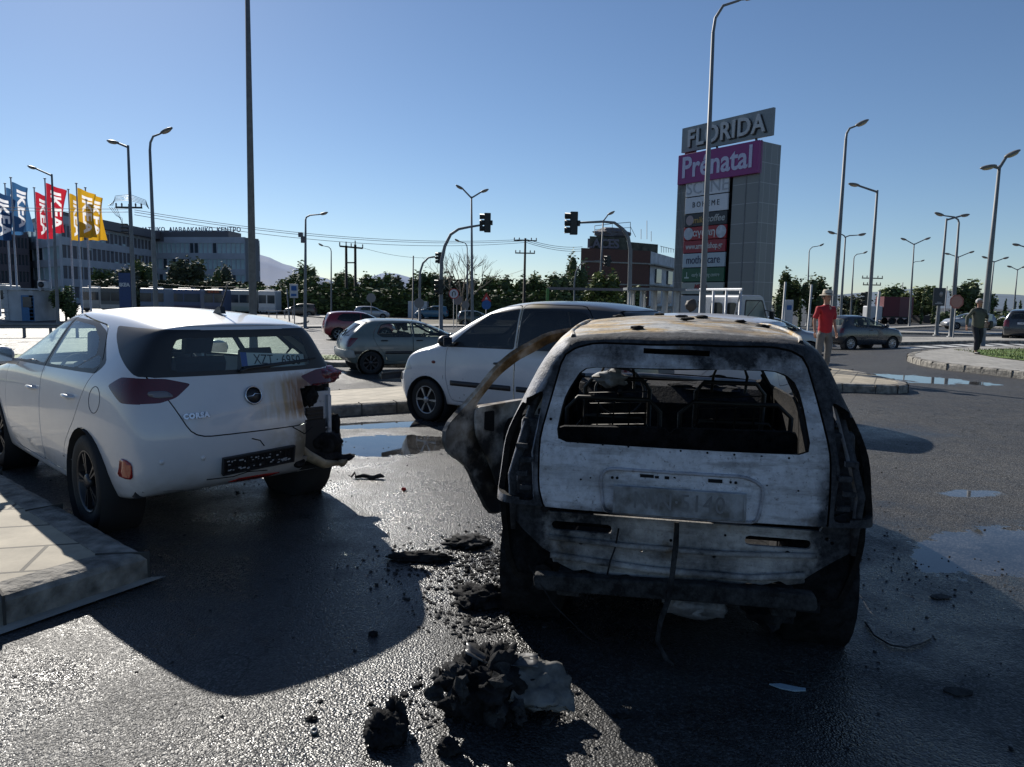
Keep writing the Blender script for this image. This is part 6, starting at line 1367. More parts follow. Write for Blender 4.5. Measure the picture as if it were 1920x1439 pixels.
# ================================================================ TRAFFIC SIGNALS
SIGB = M('signal_black', (.012, .016, .014), .5); GREENL = M('signal_green_lens', (.01, .10, .06), .3); REDL = M('signal_red_lens', (.12, .01, .01), .3)
def sig_head(par, c, s=1., face=-1, board=True):
    """three-light head seen from its side/back with visors"""
    bm = B(); box(bm, c, (.34 * s, .22 * s, 1.0 * s)); h = obj('signal_head', bm, SIGB, par, bevel=.03)
    bm = B()
    for k in (-1, 0, 1):
        for a in range(9):
            pass
        lathe(bm, [(.13 * s, 0), (.14 * s, .26 * s)], 14, frame(c + Vector((face * .15 * s, -.02, k * .31 * s)), (0, 1, 0), (0, 0, 1)) if face > 0 else frame(c + Vector((face * .15 * s, -.02, k * .31 * s)), (0, -1, 0), (0, 0, 1)), caps=(1, 0))
    obj('visor', bm, SIGB, h, solid=.01)
    if board: bm = B(); box(bm, c + Vector((-face * .22 * s, 0, 0)), (.10 * s, .34 * s, .22 * s)); obj('bracket', bm, SIGB, h)
    return h
def signal(label, Y, pts, head, s=1., face=-1, rad=.09, mid=None, extra=()):
    P0 = at(*pts[0], Y); P0.z = gz(P0.x, Y); t = thing('traffic_signal', label, 'traffic light', tuple(P0)); V = [Vector((0, 0, 0))] + [at(x, y, Y) - P0 for x, y in pts[1:]]
    bm = B(); n = len(V); tube(bm, V, [rad * lerp(1.3, .6, i / (n - 1)) for i in range(n)], 10); lathe(bm, [(rad * 2.6, 0), (rad * 2.4, .25), (rad * 1.4, .5)], 12); obj('post', bm, STEEL, t)
    if head: sig_head(t, at(*head, Y) - P0, s, face)
    for e, es in extra: sig_head(t, at(*e, Y - .2) - P0, es, face)
    return t
signal('left big arched traffic signal with its dark head hanging over the road', 45, [(827, 610), (827, 540), (828, 490), (834, 462), (845, 440), (860, 430), (880, 426), (905, 422)], (914, 418), 1.15, -1, .10, extra=(((826, 538), .9),))
signal('smaller arched signal left of the big one, its head beside the big post', 62, [(787, 606), (787, 540), (788, 510), (793, 494), (803, 484), (812, 482), (820, 482)], (825, 484), .95, -1, .09)
signal('right big arched signal with its head facing left beside the lamp', 38, [(1180, 595), (1181, 520), (1182, 470), (1178, 446), (1168, 430), (1152, 418), (1130, 416), (1086, 418)], (1076, 419), 1.15, -1, .09)
signal('low thin arched signal under the right big one', 60, [(1077, 600), (1077, 530), (1080, 510), (1087, 497), (1097, 492), (1132, 488)], (1141, 490), .9, -1, .06)
signal('plain post signal with red pole box right of the pylon, near the small dark hatchback', 44, [(1628, 603), (1630, 560)], (1625, 560), .8, -1, .06)
# ================================================================ ROAD SIGNS AND POSTS
def disc_sign(label, px, py, Y, r, cols, kind='disc', base=None, cat='road sign', extra=None):
    c = at(px, py, Y); z = gz(c.x, Y); t = thing('road_sign', label, cat, (c.x, Y, z)); bm = B(); tube(bm, [(0, 0, 0), (0, 0, c.z - z)], .035, 8); obj('post', bm, STEEL, t)
    k = 24 if kind == 'disc' else (8 if kind == 'oct' else 3)
    for i, (cc, rr) in enumerate(cols):
        bm = B(); m = frame((0, -.04 - i * .006, c.z - z), (1, 0, 0), (0, 0, 1)) @ Matrix.Rotation((PI / 8 if k == 8 else (PI / 2 if k == 3 else 0)), 4, 'Z'); disc(bm, r * rr, .005, m, k); bmesh.ops.recalc_face_normals(bm, faces=bm.faces)
        for f in bm.faces: f.smooth = False
        obj('sign_plate', bm, M('signcol%s' % (cc,), cc, .5, var=.05), t)
    if extra: extra(t, c.z - z)
    return t
SB, SR, SW, SG = (.02, .10, .30), (.40, .02, .02), (.50, .50, .52), (.17, .17, .17)
def arrow(t, z):
    bm = B(); prism(bm, [(-.06, -.28), (.06, -.28), (.06, .05), (.17, .05), (0, .26), (-.17, .05), (-.06, .05)], 0, .006, frame((0, -.055, z), (1, 0, 0), (0, 0, 1))); obj('sign_arrow', bm, M('sign_white', SW, .5), t)
disc_sign('blue round sign with a white upward arrow at the foot of the slatted screen', 1174, 590, 34, .42, ((SB, 1),), extra=arrow)
def uturn(t, z):
    bm = B(); tube(bm, [(-.12, -.055, z - .22), (-.12, -.055, z + .08), (0, -.055, z + .2), (.12, -.055, z + .08), (.12, -.055, z - .15)], .035, 5); obj('sign_symbol', bm, INK, t)
disc_sign('round white sign with a dark hairpin symbol, near the bare tree', 851, 551, 60, .42, ((SR, 1), (SW, .84)), extra=uturn)
disc_sign('grey back of a round sign just below the hairpin sign', 857, 563, 62, .42, ((SG, 1),)); disc_sign('grey back of a round sign left of the smaller arched signal', 786, 569, 61.5, .42, ((SG, 1),)); disc_sign('grey round sign back behind the red crossover', 696, 559, 70, .45, ((SG, 1),)); disc_sign('grey round sign back right of the hairpin sign', 873, 572, 64, .34, ((SG, 1),))
t = disc_sign('red triangular sign above a blue arrow sign in front of the dark trees', 912, 560, 56, .45, ((SR, 1), (SW, .3)), 'tri')
bm = B(); p = at(912, 572, 55.9) - t.location; disc(bm, .36, .01, frame(p, (1, 0, 0), (0, 0, 1))); obj('sign_plate', bm, M('sign_blue', SB), t)
disc_sign('reddish octagonal sign right of the poster', 1793, 566, 42, .42, (((.26, .09, .07), 1), ((.30, .16, .13), .8)), 'oct')
t = thing('bus_stop_sign', 'white and blue bus stop board on two posts left of the brown car', 'sign'); p = at(551, 546, 56); g0 = gz(p.x, 56); bm = B(); box(bm, (p.x, 56, p.z), (.62, .08, 1.05)); obj('board', bm, M('sign_white', SW), t, bevel=.02); bm = B(); box(bm, (p.x + .02, 55.94, p.z + .2), (.4, .03, .35)); obj('bus_symbol', bm, M('sign_blue', SB), t); bm = B(); box(bm, (p.x, 55.94, p.z - .3), (.4, .03, .18)); obj('bus_symbol', bm, M('sign_blue', SB), t); bm = B(); tube(bm, [(p.x, 56.05, g0), (p.x, 56.05, p.z)], .04, 6); obj('post', bm, STEEL, t)
t = thing('marker_post', 'leaning grey sign post seen edge-on on the traffic island', 'post'); a = ground(543, 606); bm = B(); tube(bm, [a, at(538, 542, a.y)], .07, 8); obj('post', bm, STEEL, t)
t = thing('height_barrier', 'dark height barrier beam on a green post', 'barrier'); p, q = at(1027, 541, 40), at(1185, 541, 40); g0 = gz(p.x, 40); bm = B(); box(bm, ((p.x + q.x) / 2, 40, p.z), (q.x - p.x, .14, .14)); obj('beam', bm, CLADD, t); bm = B(); box(bm, (p.x, 39.98, (p.z + g0) / 2), (.16, .16, p.z - g0)); obj('post', bm, M('post_green', (.05, .16, .03), .5), t)
t = thing('slatted_screen', 'grey screen of upright metal slats beside the pickup truck', 'fence'); p, q = at(1178, 543, 36), at(1276, 546, 36); g0 = gz(p.x, 36)
bm = B(); box(bm, ((p.x + q.x) / 2, 36, p.z + .02), (q.x - p.x + .3, 1.4, .12)); obj('top_plate', bm, STEEL, t)
n = 15
for i in range(n):
    x_ = lerp(p.x, q.x, i / (n - 1)); bm = B(); box(bm, (x_, 36 + .45 * ((i % 3) - 1), (p.z + g0) / 2), (.09, .09, p.z - g0)); obj('slat', bm, M('slat_pale', (.42, .42, .41), .6), t)
for i, (px, yt, yb, Y, c, lb) in enumerate(((1473, 529, 596, 44, 'pale', 'pale slim post right of the pickup mirror'), (1522, 534, 592, 46, 'pale', 'pale slim post with blue band left of the man in red'), (1649, 547, 615, 40, 'pale', 'grey post right of the dark small hatchback'), (1560, 545, 590, 60, 'dark', 'thin dark post between the tall lamps'), (775, 480, 540, 80, 'dark', 'short dark wooden pole end above the trees'), (1693, 530, 545, 140, 'dark', 'thin dark mast above the red truck'), (1776, 537, 545, 120, 'dark', 'short mast above the right trees'))):
    a = at(px, yt, Y); t = thing('marker_post', lb, 'post'); bm = B(); tube(bm, [(a.x - .06, Y, gz(a.x, Y)), a], .07, 8); obj('post', bm, M('slat_pale', (.42, .42, .41)) if c == 'pale' else CLADD, t)
t = thing('kiosk_sign', 'small white and blue parking kiosk right of the pylon base', 'kiosk'); p = at(1478, 580, 48); g0 = gz(p.x, 48); bm = B(); box(bm, (p.x, 48, (p.z + .4 + g0) / 2 + .1), (.55, .3, p.z + .4 - g0 + .2)); obj('cabinet', bm, HW, t, bevel=.04); bm = B(); box(bm, (p.x, 47.83, p.z + .1), (.3, .02, .3)); obj('screen', bm, M('sign_blue', SB), t)
t = thing('poster_board', 'dark poster board with a pale portrait, fixed on the lamp post', 'sign'); p = at(1761, 557, 49.6); bm = B(); box(bm, p, (.80, .06, 1.2)); obj('board', bm, M('poster_dark', (.02, .025, .035), .4), t, bevel=.01)
bm = B(); lathe(bm, [(.16, 0), (.16, .005), (.001, .005)], 18, frame(p + Vector((.10, -.035, .18)), (1, 0, 0), (0, 0, 1)) @ Matrix.Diagonal((.8, 1.1, 1, 1))); obj('portrait', bm, M('poster_pale', (.30, .28, .27), .6, var=.5, scale=6), t); bm = B(); box(bm, p + Vector((0, -.035, -.45)), (.5, .01, .06)); box(bm, p + Vector((0, -.035, -.36)), (.3, .01, .05)); obj('caption_bar', bm, M('poster_text', (.35, .35, .35)), t)
t = thing('site_container', 'pale grey box cabinet behind the smaller arched signal', 'container'); p0, p1 = at(765, 579, 91), at(800, 596, 91); g0 = gz(p0.x, 91); bm = B(); box(bm, ((p0.x + p1.x) / 2, 92, g0 + 1), (p1.x - p0.x, 2, 2.1)); obj('wall', bm, HW, t); bm = B(); box(bm, ((p0.x + p1.x) / 2 + .1, 90.97, g0 + 1), (.06, .05, 2.0)); obj('seam', bm, CLADD, t)
t = thing('pedestrian_railing', 'thin grey railing beyond the far road, left of the brown car', 'railing'); bm = B()
rl = [at(x, 588, 75) for x in (480, 504, 519, 534, 549)]
for z_ in (.9, .5): tube(bm, [(v.x, 75, gz(v.x, 75) + z_) for v in rl], .03, 5)
obj('rail', bm, STEEL, t)
for v in rl: bm = B(); tube(bm, [(v.x, 75, gz(v.x, 75)), (v.x, 75, gz(v.x, 75) + 1.0)], .045, 6); obj('post', bm, STEEL, t)
t = thing('curved_fence', 'low dark wall and fence line beyond the far right road', 'fence'); bm = B()
for (x0, Y0), (x1, Y1) in (((1590, 118), (1700, 112)), ((1700, 112), (1800, 104)), ((1800, 104), (1925, 96))):
    a, b = at(x0, 580, Y0), at(x1, 580, Y1); c = (a + b) / 2; box(bm, (c.x, c.y, gz(c.x, c.y) + .55), ((b - a).length, .25, 1.1), math.atan2(b.y - a.y, b.x - a.x))
obj('wall', bm, M('wall_dark', (.07, .065, .06), .9), t)
# ================================================================ POWER POLES AND WIRES
WOODP = M('creosoted_wood', (.035, .028, .022), .85, var=.3)
def upole(label, px, yt, Y, arms, r=.15):
    a = at(px, yt, Y); z = gz(a.x, Y); t = thing('power_pole', label, 'power pole', (a.x, Y, z)); H_ = a.z - z; bm = B(); tube(bm, [(0, 0, 0), (0, 0, H_)], [r, r * .7], 8); obj('post', bm, WOODP, t)
    for zz, hw in arms:
        bm = B(); box(bm, (0, -.15, H_ - zz), (hw * 2, .12, .14)); ar = obj('crossarm', bm, WOODP, t)
        for s_ in (-1, -.55, .55, 1):
            bm = B(); lathe(bm, [(.03, 0), (.08, .08), (.05, .12), (.08, .18), (.04, .3)], 8, Matrix.Translation((s_ * hw * .95, -.15, H_ - zz + .06))); obj('insulator', bm, CLADD, ar)
    return t, a
_, pa = upole('wooden power pole beside the square-armed lamp, wrapped in jumper wires', 243, 383, 62, [(.3, 1.1)], .17)
tw = bpy.data.objects[_.name]; bm = B()
for k in range(5): tube(bm, [pa - tw.location + Vector(v) for v in ((-1.3 - .1 * k, -.2, -.2), (-1.0, -.3, .6 - .1 * k), (.2, -.3, .75 - .12 * k), (1.5, -.3, .3 - .1 * k), (1.7, -.2, -.4))], .018, 4)
for k in range(4): tube(bm, [pa - tw.location + Vector(v) for v in ((-1.6 + k * .2, -.2, -.3), (-1.0 + k * .1, -.3, -1.0), (-.5, -.3, -1.2 - .2 * k), (-.5, -.3, -1.8 - .2 * k))], .018, 4)
for k in range(3): box(bm, pa - tw.location + Vector((-.35, -.3, -1.7 - k * .3)), (.5, .25, .12))
obj('jumper_wires', bm, BLACKP, tw)
_, pb = upole('cross-armed wooden power pole between the two big signals', 985, 447, 90, [(.3, 1.4), (1.8, 1.2)], .18)
_, pr = upole('small cross-armed pole left of the red truck', 1635, 518, 100, [(.3, 1.4), (1.2, 1.2)], .15)
t = thing('h_frame_pole', 'twin wooden power pole joined by a long crossarm', 'power pole'); a, b = at(649, 461, 95), at(666, 459, 95)
for v in (a, b): bm = B(); tube(bm, [(v.x, 95, gz(v.x, 95)), v], [.2, .16], 8); obj('post', bm, WOODP, t)
bm = B(); p, q = at(637, 462, 94.7), at(680, 466, 94.7); tube(bm, [p, q], .12, 6); obj('crossarm', bm, WOODP, t); bm = B(); tube(bm, [at(649, 493, 94.8), at(666, 493, 94.8)], .09, 6); obj('brace', bm, WOODP, t)
bm = B()
for v in (p, (p + q) / 2, q, a, b): box(bm, v + Vector((0, 0, .25)), (.12, .12, .5))
obj('insulator', bm, CLADD, t)
WIRE = M('cable_black', (.03, .035, .04), .6)
def wire(label, a, b, sag, r=.022, n=20, grp='overhead power cables'):
    a = Vector(a); b = Vector(b); bm = B(); tube(bm, [a.lerp(b, i / n) - Vector((0, 0, sag * 4 * (i / n) * (1 - i / n))) for i in range(n + 1)], r, 4); o = obj('power_cable', bm, WIRE); tag(o, label, 'cable', grp)
L0, L1 = at(-60, 386, 62), at(243, 396, 62)
for k, (dy, lb) in enumerate(((0, 'upper cable running left from the wooden pole behind the flags'), (5, 'lower cable running left from the wooden pole behind the flags'))): wire(lb, at(-60, 386 + dy, 62), at(240, 392 + dy * 1.2, 62), .1)
for k, (d0, d1, lb) in enumerate(((0, 0, 'top one of the long cables from the wooden pole to the right'), (4, 3, 'middle one of the long cables from the wooden pole to the right'), (9, 6, 'lowest of the long cables from the wooden pole to the right'))): wire(lb, at(252, 394 + d0, 62), at(985, 449 + d1, 90), 1.1 if k < 2 else 1.25)
for k in range(3): wire(['upper', 'middle', 'lower'][k] + ' cable from the cross-armed pole toward the brick building', at(987, 449 + k * 3, 90), at(1092, 463 + k * 4, 118), .4, .03)
wire('thin cable sagging from the twin pole toward the arched signals', at(680, 465, 95), at(830, 483, 100), .5, .02); wire('thin cable from the cross-armed pole down left', at(984, 505, 90), at(920, 520, 95), .2, .02); wire('thin low cable behind the hospital trees', at(280, 530, 110), at(640, 520, 105), 1.0, .02)
# ================================================================ OTHER CARS
GREYG = M('paint_grey_green', (.115, .145, .14), .35, coat=.6, var=.06); SILV = M('paint_silver', (.34, .35, .37), .35, .3, coat=.6, var=.04); REDP = M('paint_dark_red', (.22, .012, .022), .3, coat=.8, var=.05); DGREY = M('paint_dark_grey', (.032, .036, .044), .28, .2, coat=.9, var=.06)
BROWN = M('paint_brown', (.085, .065, .05), .4, coat=.5); BLUEP = M('paint_blue', (.02, .11, .19), .35, coat=.6); DGREEN = M('paint_dark_green', (.018, .03, .028), .3, coat=.7); WHT2 = M('paint_white_far', (.5, .5, .52), .4, coat=.4)
def car_at(rear, ang, q, *a, **k):
    """rear = ground point of the rear axle"""
    name, label, cat, paint = a; x, y = rear; return make_car(name, label, cat, q, (x, y, gz(x, y)), ang, paint, **k)
# white small car with burnt rear
AP = atos_paint()
AQ = basic(3.5, 1.52, 1.60, 2.38, .50, wr=.585, rf=1.50, cw=2.32, hood=[.98, .90], nose=.74, zbr=1.02, zbf=.97, mirror=(1.98, 1.02), wr_=.275, xtt=-.36, tw=.16,
    glass=[[(1.06, 1.02), (2.02, 1.0), (1.86, 1.14), (1.50, 1.42), (1.06, 1.475)], [(.98, 1.02), (.14, 1.03), (.06, 1.14), (.10, 1.42), (.20, 1.47), (.98, 1.49)]],
    doors=[[(1.02, .30), (1.98, .30), (2.06, .60), (2.06, 1.0), (1.88, 1.18), (1.50, 1.48), (1.02, 1.54)], [(1.012, .30), (.42, .30), (.35, .50), (.16, .70), (.06, .98), (.02, 1.16), (.05, 1.42), (.16, 1.54), (1.012, 1.55)]],
    handles=[(1.22, .82), (.28, .84)], mirmat=BLACKP, head=[([(.36, .62), (.8, .64), (.8, .80), (.42, .78)], [(2.62, .66), (3.2, .60), (3.2, .74), (2.72, .84)])], grille=[(-.30, .60), (.30, .60), (.30, .68), (-.30, .68)])
atos, asf = car_at((1.28, 8.80), 147.3, AQ, 'parked_small_car', 'small tall white car with tinted windows and a fire-blackened rear roof', 'car', AP, lv=3, tinted=True, rim=ALLOY, spokes=6, steer=R(-6), handle_mat=BLACKP)
for s_, k in ((1, 'left'), (-1, 'right')):
    for a, b in ((1.06, 1.98), (.30, .98)): obj('door_moulding', patch(asf, fil([(a, .50), (b, .50), (b, .565), (a, .565)], .01), k, .006), BLACKP, atos, True, .008)
obj('bumper_strip', patch(asf, fil([(2.86, .50), (3.1, .50), (3.1, .58), (2.86, .60)], .015), 'left', .008, res=.02), BLACKP, atos, True, .008)
bm = B(); p, n = asf.side(2.26, .78); bmesh.ops.create_uvsphere(bm, u_segments=12, v_segments=8, radius=1, matrix=Matrix.Translation(p) @ Matrix.Diagonal((.035, .012, .02, 1))); obj('side_repeater', bm, M('repeater_red', (.15, .03, .02), .3), atos, True)
for i, px_ in enumerate((1.22, .28)):
    p, n = asf.side(px_, .80); bm = B(); lathe(bm, [(.055, 0), (.055, .003), (.001, .003)], 18, frame(p + n * .001, Vector((-n.y, n.x, 0)), (0, 0, 1))); obj('handle_recess_shade', bm, M('panel_shade', (.3, .3, .31), .5), atos)  # grey disc, shade of the handle recess put in as colour
for x_ in (2.08,): obj('panel_gap', drape(asf, [(2.08, .32), (2.10, .6), (2.09, .96)], .003, 'left', .0), M('panel_gap', (.12, .12, .125)), atos)
# silver car behind the burnt one
SQ = basic(3.95, 1.70, 1.46, 2.5, .70, wr=.60, xtt=-.50, xtb=-.62, zbr=1.0)
sil, ssf = car_at((3.25, 10.5), 146, SQ, 'parked_silver_car', 'silver hatchback with dark rear window parked just behind the burnt-out car', 'car', M('paint_silver_white', (.50, .51, .53), .35, coat=.6, var=.03), lv=2, tinted=True, plate=(.0, .78, 'NKH 2816'))
bm = B(); p, n = ssf.top(-.10, 0); tube(bm, [p, p + Vector((-.16, 0, .22))], [.008, .004], 6); obj('antenna', bm, BLACKP, sil)
# grey green hatchback
FQ = basic(3.83, 1.63, 1.36, 2.45, .60, wr=.53, xtt=-.10, xtb=-.52, zbr=.93, zbf=.90, roof=[1.25, 1.29, 1.31, 1.31, 1.26], wr_=.285, rim=None, tw=.165,
    glass=[[(1.12, .93), (1.98, .92), (1.80, 1.04), (1.42, 1.235), (1.13, 1.25)], [(1.03, .93), (.30, .93), (.18, 1.0), (.30, 1.20), (.42, 1.235), (1.04, 1.26)]],
    doors=[[(1.075, .30), (2.0, .30), (2.04, .60), (2.05, .93), (1.84, 1.06), (1.46, 1.29), (1.075, 1.31)], [(1.067, .30), (.42, .30), (.35, .50), (.16, .70), (.06, .92), (.12, 1.10), (.28, 1.27), (1.067, 1.31)]],
    rearglass=[(-.54, .95), (.54, .95), (.44, 1.24), (-.44, 1.24)], hatchline=[(-.60, .56), (.60, .56), (.62, .92), (.50, 1.27), (-.50, 1.27), (-.62, .92)], handles=[(1.24, .83), (.34, .83)],
    tail=[([(.58, .68), (.95, .68), (.95, .90), (.66, .90)], [(-.95, .68), (-.50, .68), (-.30, .90), (-.95, .90)])], bumpline=[(-.9, .50), (.20, .50), (.20, .575), (-.9, .575)])
fie, fsf = car_at((-3.80, 18.63), 24, FQ, 'hatchback_car', 'grey-green older hatchback standing in the wet road beyond the median', 'car', GREYG, lv=3, rim=DARKALLOY, spokes=8, plate=(.15, .47), handle_mat=BLACKP)
for k in ('right',):
    for a, b in ((1.10, 2.0), (.36, 1.05)): obj('door_moulding', patch(fsf, [(a, .50), (b, .50), (b, .57), (a, .57)], k, .006), BLACKP, fie, True, .006)
obj('bumper', patch(fsf, fil([(-.78, .42), (.78, .42), (.78, .60), (-.78, .60)], .03), 'rear', .035), M('bumper_pale', (.32, .34, .33), .5), fie, True, .03)
bm = B(); tube(bm, [fsf.rear(.1, .98)[0] + Vector((-.03, 0, .02)), fsf.rear(-.1, 1.06)[0] + Vector((-.03, 0, .02)), fsf.rear(-.12, .92)[0] + Vector((-.03, 0, 0))], .012, 6); obj('rear_wiper', bm, BLACKP, fie)
bm = B(); p, n = fsf.rear(0, .80); lathe(bm, [(.035, 0), (.035, .008), (.001, .01)], 16, frame(p, (0, -1, 0), (0, 0, 1))); obj('badge', bm, CHROME, fie)
# dark small round car by the man in red
Q5 = basic(3.57, 1.63, 1.49, 2.30, .50, wr=.50, zbr=.98, zbf=.94, hood=[.98, .93], nose=.76, xtt=-.10, xtb=-.42, rf=1.30, cw=2.10, mirror=(1.80, 1.0), wr_=.295,
    glass=[[(.98, .99), (1.86, .975), (1.72, 1.10), (1.36, 1.36), (.98, 1.40)], [(.90, .99), (.28, 1.0), (.16, 1.10), (.34, 1.32), (.90, 1.40)]], doors=[[(.94, .28), (1.86, .28), (1.94, .60), (1.94, .98), (1.74, 1.14), (1.38, 1.42), (.94, 1.45)]], handles=[(1.08, .86)],
    tail=[([(.62, .72), (.95, .72), (.95, .94), (.62, .94)], [(-.9, .74), (-.38, .74), (-.34, .94), (-.9, .94)])])
car_at((14.0, 31.6), 20, Q5, 'small_dark_car', 'small round dark grey two-door car behind the man in the red shirt', 'car', DGREY, lv=3, rim=M('bright_alloy', (.55, .55, .57), .3, .7), spokes=9, style=1, sc=1.0)
# silver car left of the man
car_at((8.1, 27.2), -6, basic(4.3, 1.75, 1.5, 2.6, .8), 'silver_hatchback', 'silver car partly hidden behind the pickup truck, beside the man in the red shirt', 'car', SILV, lv=2)
# red crossover
XQ = basic(4.1, 1.78, 1.60, 2.6, .72, wr=.60, xtt=-.40, xtb=-.62, wr_=.34, zbr=1.12, zbf=1.06)
car_at((-9.9, 41.0), 20, XQ, 'red_crossover', 'dark red crossover driving away behind the grey-green hatchback', 'car', REDP, lv=2, plate=(0, .72), tinted=True, glassm=GLASSD)
# right edge estate
EQ = basic(4.7, 1.86, 1.68, 2.9, .85, wr=.64, xtt=-.62, xtb=-.78, wr_=.35, zbr=1.12, zbf=1.08)
car_at((26.2, 37.6), 52, EQ, 'dark_suv', 'dark grey sport utility car cut by the right picture edge, rear plate showing', 'car', DGREY, lv=2, plate=(0, .92, 'YHB 4157'), tinted=True, sc=.97)
# silver and white cars crossing on the right
car_at((42.6, 66.5), 172, basic(4.2, 1.75, 1.5, 2.6, .8), 'silver_car', 'silver hatchback crossing behind the grey-haired man', 'car', SILV, lv=2)
car_at((53.2, 76), 165, basic(4.1, 1.72, 1.5, 2.55, .8), 'white_car', 'white car showing its front right of the grey-haired man', 'car', WHT2, lv=2)
car_at((-24.6, 89), 185, basic(3.9, 1.7, 1.56, 2.5, .7), 'brown_car', 'brown car facing left beyond the island lamp post', 'car', BROWN, lv=2)
car_at((-8.5, 88), 180, basic(4.0, 1.7, 1.60, 2.55, .7, rf=1.2, cw=2.6), 'blue_car', 'blue one-box car facing left behind the big arched signal', 'car', BLUEP, lv=2)
car_at((-4.6, 68), 12, basic(3.6, 1.6, 1.42, 2.3, .6), 'dark_green_car', 'dark green small car seen from behind, left of the small white car roof', 'car', DGREEN, lv=2)
car_at((-17.5, 84), 12, basic(4.0, 1.7, 1.45, 2.5, .7), 'grey_car', 'grey car roof just showing above the red crossover', 'car', SILV, lv=2)
car_at((53.0, 105), -12, basic(4.1, 1.7, 1.55, 2.5, .7), 'white_hatchback', 'white car with red tail light in front of the red truck', 'car', WHT2, lv=2)
# ================================================================ PICKUP TRUCK
PT = thing('pickup_truck', 'white flatbed pickup truck with a tubular headboard rack', 'truck', (0, 0, 0)); c0 = at(1388, 600, 22); z0 = gz(c0.x, 22)
PT.location = (c0.x, 22, z0); PT.rotation_euler = (0, 0, R(27)); TW = M('truck_white', (.45, .46, .48), .45, coat=.3, var=.08)
def slabx(bm, poly, y0, y1): prism(bm, poly, -y1, -y0, Matrix.Rotation(PI / 2, 4, 'X'))
cabp = fil([(0, .5), (1.25, .5), (1.32, .95), (1.28, 1.12), (.90, 1.98), (.80, 2.04), (.06, 2.04), (0, 1.98)], .05)
bm = B(); slabx(bm, cabp, 0, 1.66); cab = obj('cab', bm, TW, PT, bevel=.03)
bm = B(); slabx(bm, fil([(.18, 1.18), (1.10, 1.18), (.82, 1.86), (.20, 1.86)], .05), -.012, .01); w_ = obj('side_window', bm, GLASSC if False else M('cab_glass', (.20, .24, .22), .1, var=.3, scale=2), PT)
bm = B(); slabx(bm, fil([(.14, 1.14), (1.16, 1.14), (.86, 1.90), (.16, 1.90)], .05), -.008, .0); obj('window_seal', bm, BLACKP, PT)
for y0, y1 in ((.16, .60), (.78, 1.30)):
    bm = B(); prism(bm, fil([(y0, 1.30), (y1, 1.30), (y1, 1.80), (y0, 1.80)], .12), -.012, .004, frame((-.008, 0, 0), (0, 1, 0), (0, 0, 1))); obj('rear_window', bm, M('cab_glass_dark', (.03, .035, .035), .15), PT)
bm = B(); box(bm, (-1.35, .83, .78), (2.6, 1.7, .08)); obj('load_bed', bm, TW, PT)
for y_ in (-.02, 1.68): bm = B(); box(bm, (-1.35, y_, .98), (2.6, .04, .38)); obj('drop_side', bm, TW, PT)
bm = B(); box(bm, (-2.65, .83, .98), (.04, 1.7, .38)); obj('drop_side', bm, TW, PT); bm = B(); box(bm, (-.07, .83, 1.1), (.05, 1.75, .62)); obj('headboard', bm, TW, PT)
bm = B(); 
for y_ in (-.04, .55, 1.12, 1.70): tube(bm, [(-.08, y_, .8), (-.08, y_, 2.22)], .04, 8)
tube(bm, [(-.08, -.1, 2.2), (-.08, 1.76, 2.2)], .04, 8); tube(bm, [(-.08, 1.76, 2.2), (-.6, 1.8, 2.18)], .03, 6); tube(bm, [(-.08, -.04, 2.15), (-.35, -.04, 1.1)], .025, 6); obj('rack', bm, TW, PT)
for x_, y_, s_ in ((.75, .12, -1), (-1.9, .12, -1), (.75, 1.54, 1), (-1.9, 1.54, 1)): wheel(PT, (x_, y_, .33), .33, .2, s_, STEEL, 6)
bm = B(); box(bm, (1.05, -.22, 1.38), (.06, .16, .38)); tube(bm, [(.95, 0, 1.2), (1.05, -.2, 1.25)], .015, 5); tube(bm, [(.95, 0, 1.6), (1.05, -.2, 1.55)], .015, 5); obj('wing_mirror', bm, BLACKP, PT, bevel=.02)
t = thing('covered_load', 'brown covered bundle seen behind the pickup before the lowest shop sign', 'bundle'); p = at(1296, 572, 26); bm = B(); crumple(bm, p + Vector((0, 0, -.02)), (.20, .15, .22), 90, 3, .15); obj('cover', bm, M('brown_cover', (.05, .04, .035), .7), t, True)
# ================================================================ BOX TRUCK
BT = thing('box_truck', 'dark red box truck with faded side on the far right road', 'truck'); p0, p1 = at(1654, 600, 100), at(1709, 600, 100); z0 = gz(p0.x, 100); RT = M('truck_red', (.11, .012, .022), .6, var=.15, scale=.6); RT2 = M('truck_red_faded', (.16, .065, .07), .7, var=.12, scale=.6)
Lb = p1.x - p0.x; bm = B(); box(bm, (p0.x + Lb * .27, 101, z0 + 2.42), (Lb * .54, 2.3, 2.65)); obj('cargo_box', bm, RT, BT); bm = B(); box(bm, (p0.x + Lb * .77, 101, z0 + 2.40), (Lb * .46, 2.34, 2.68)); obj('rear_door', bm, RT2, BT)
bm = B(); box(bm, (p0.x + Lb * .5, 101, z0 + 1.0), (Lb, 2.0, .22)); obj('chassis', bm, BLACKP, BT); bm = B(); box(bm, (p0.x - .9, 101, z0 + 1.5), (1.8, 2.1, 1.9)); cb = obj('cab', bm, TW, BT, bevel=.15)
for x_ in (-1.0, Lb * .32, Lb * .62, Lb * .88):
    for y_, s_ in ((99.95, -1), (102, 1)): wheel(BT, (p0.x + x_, y_, z0 + .45), .45, .28, s_, DARKALLOY, 6)
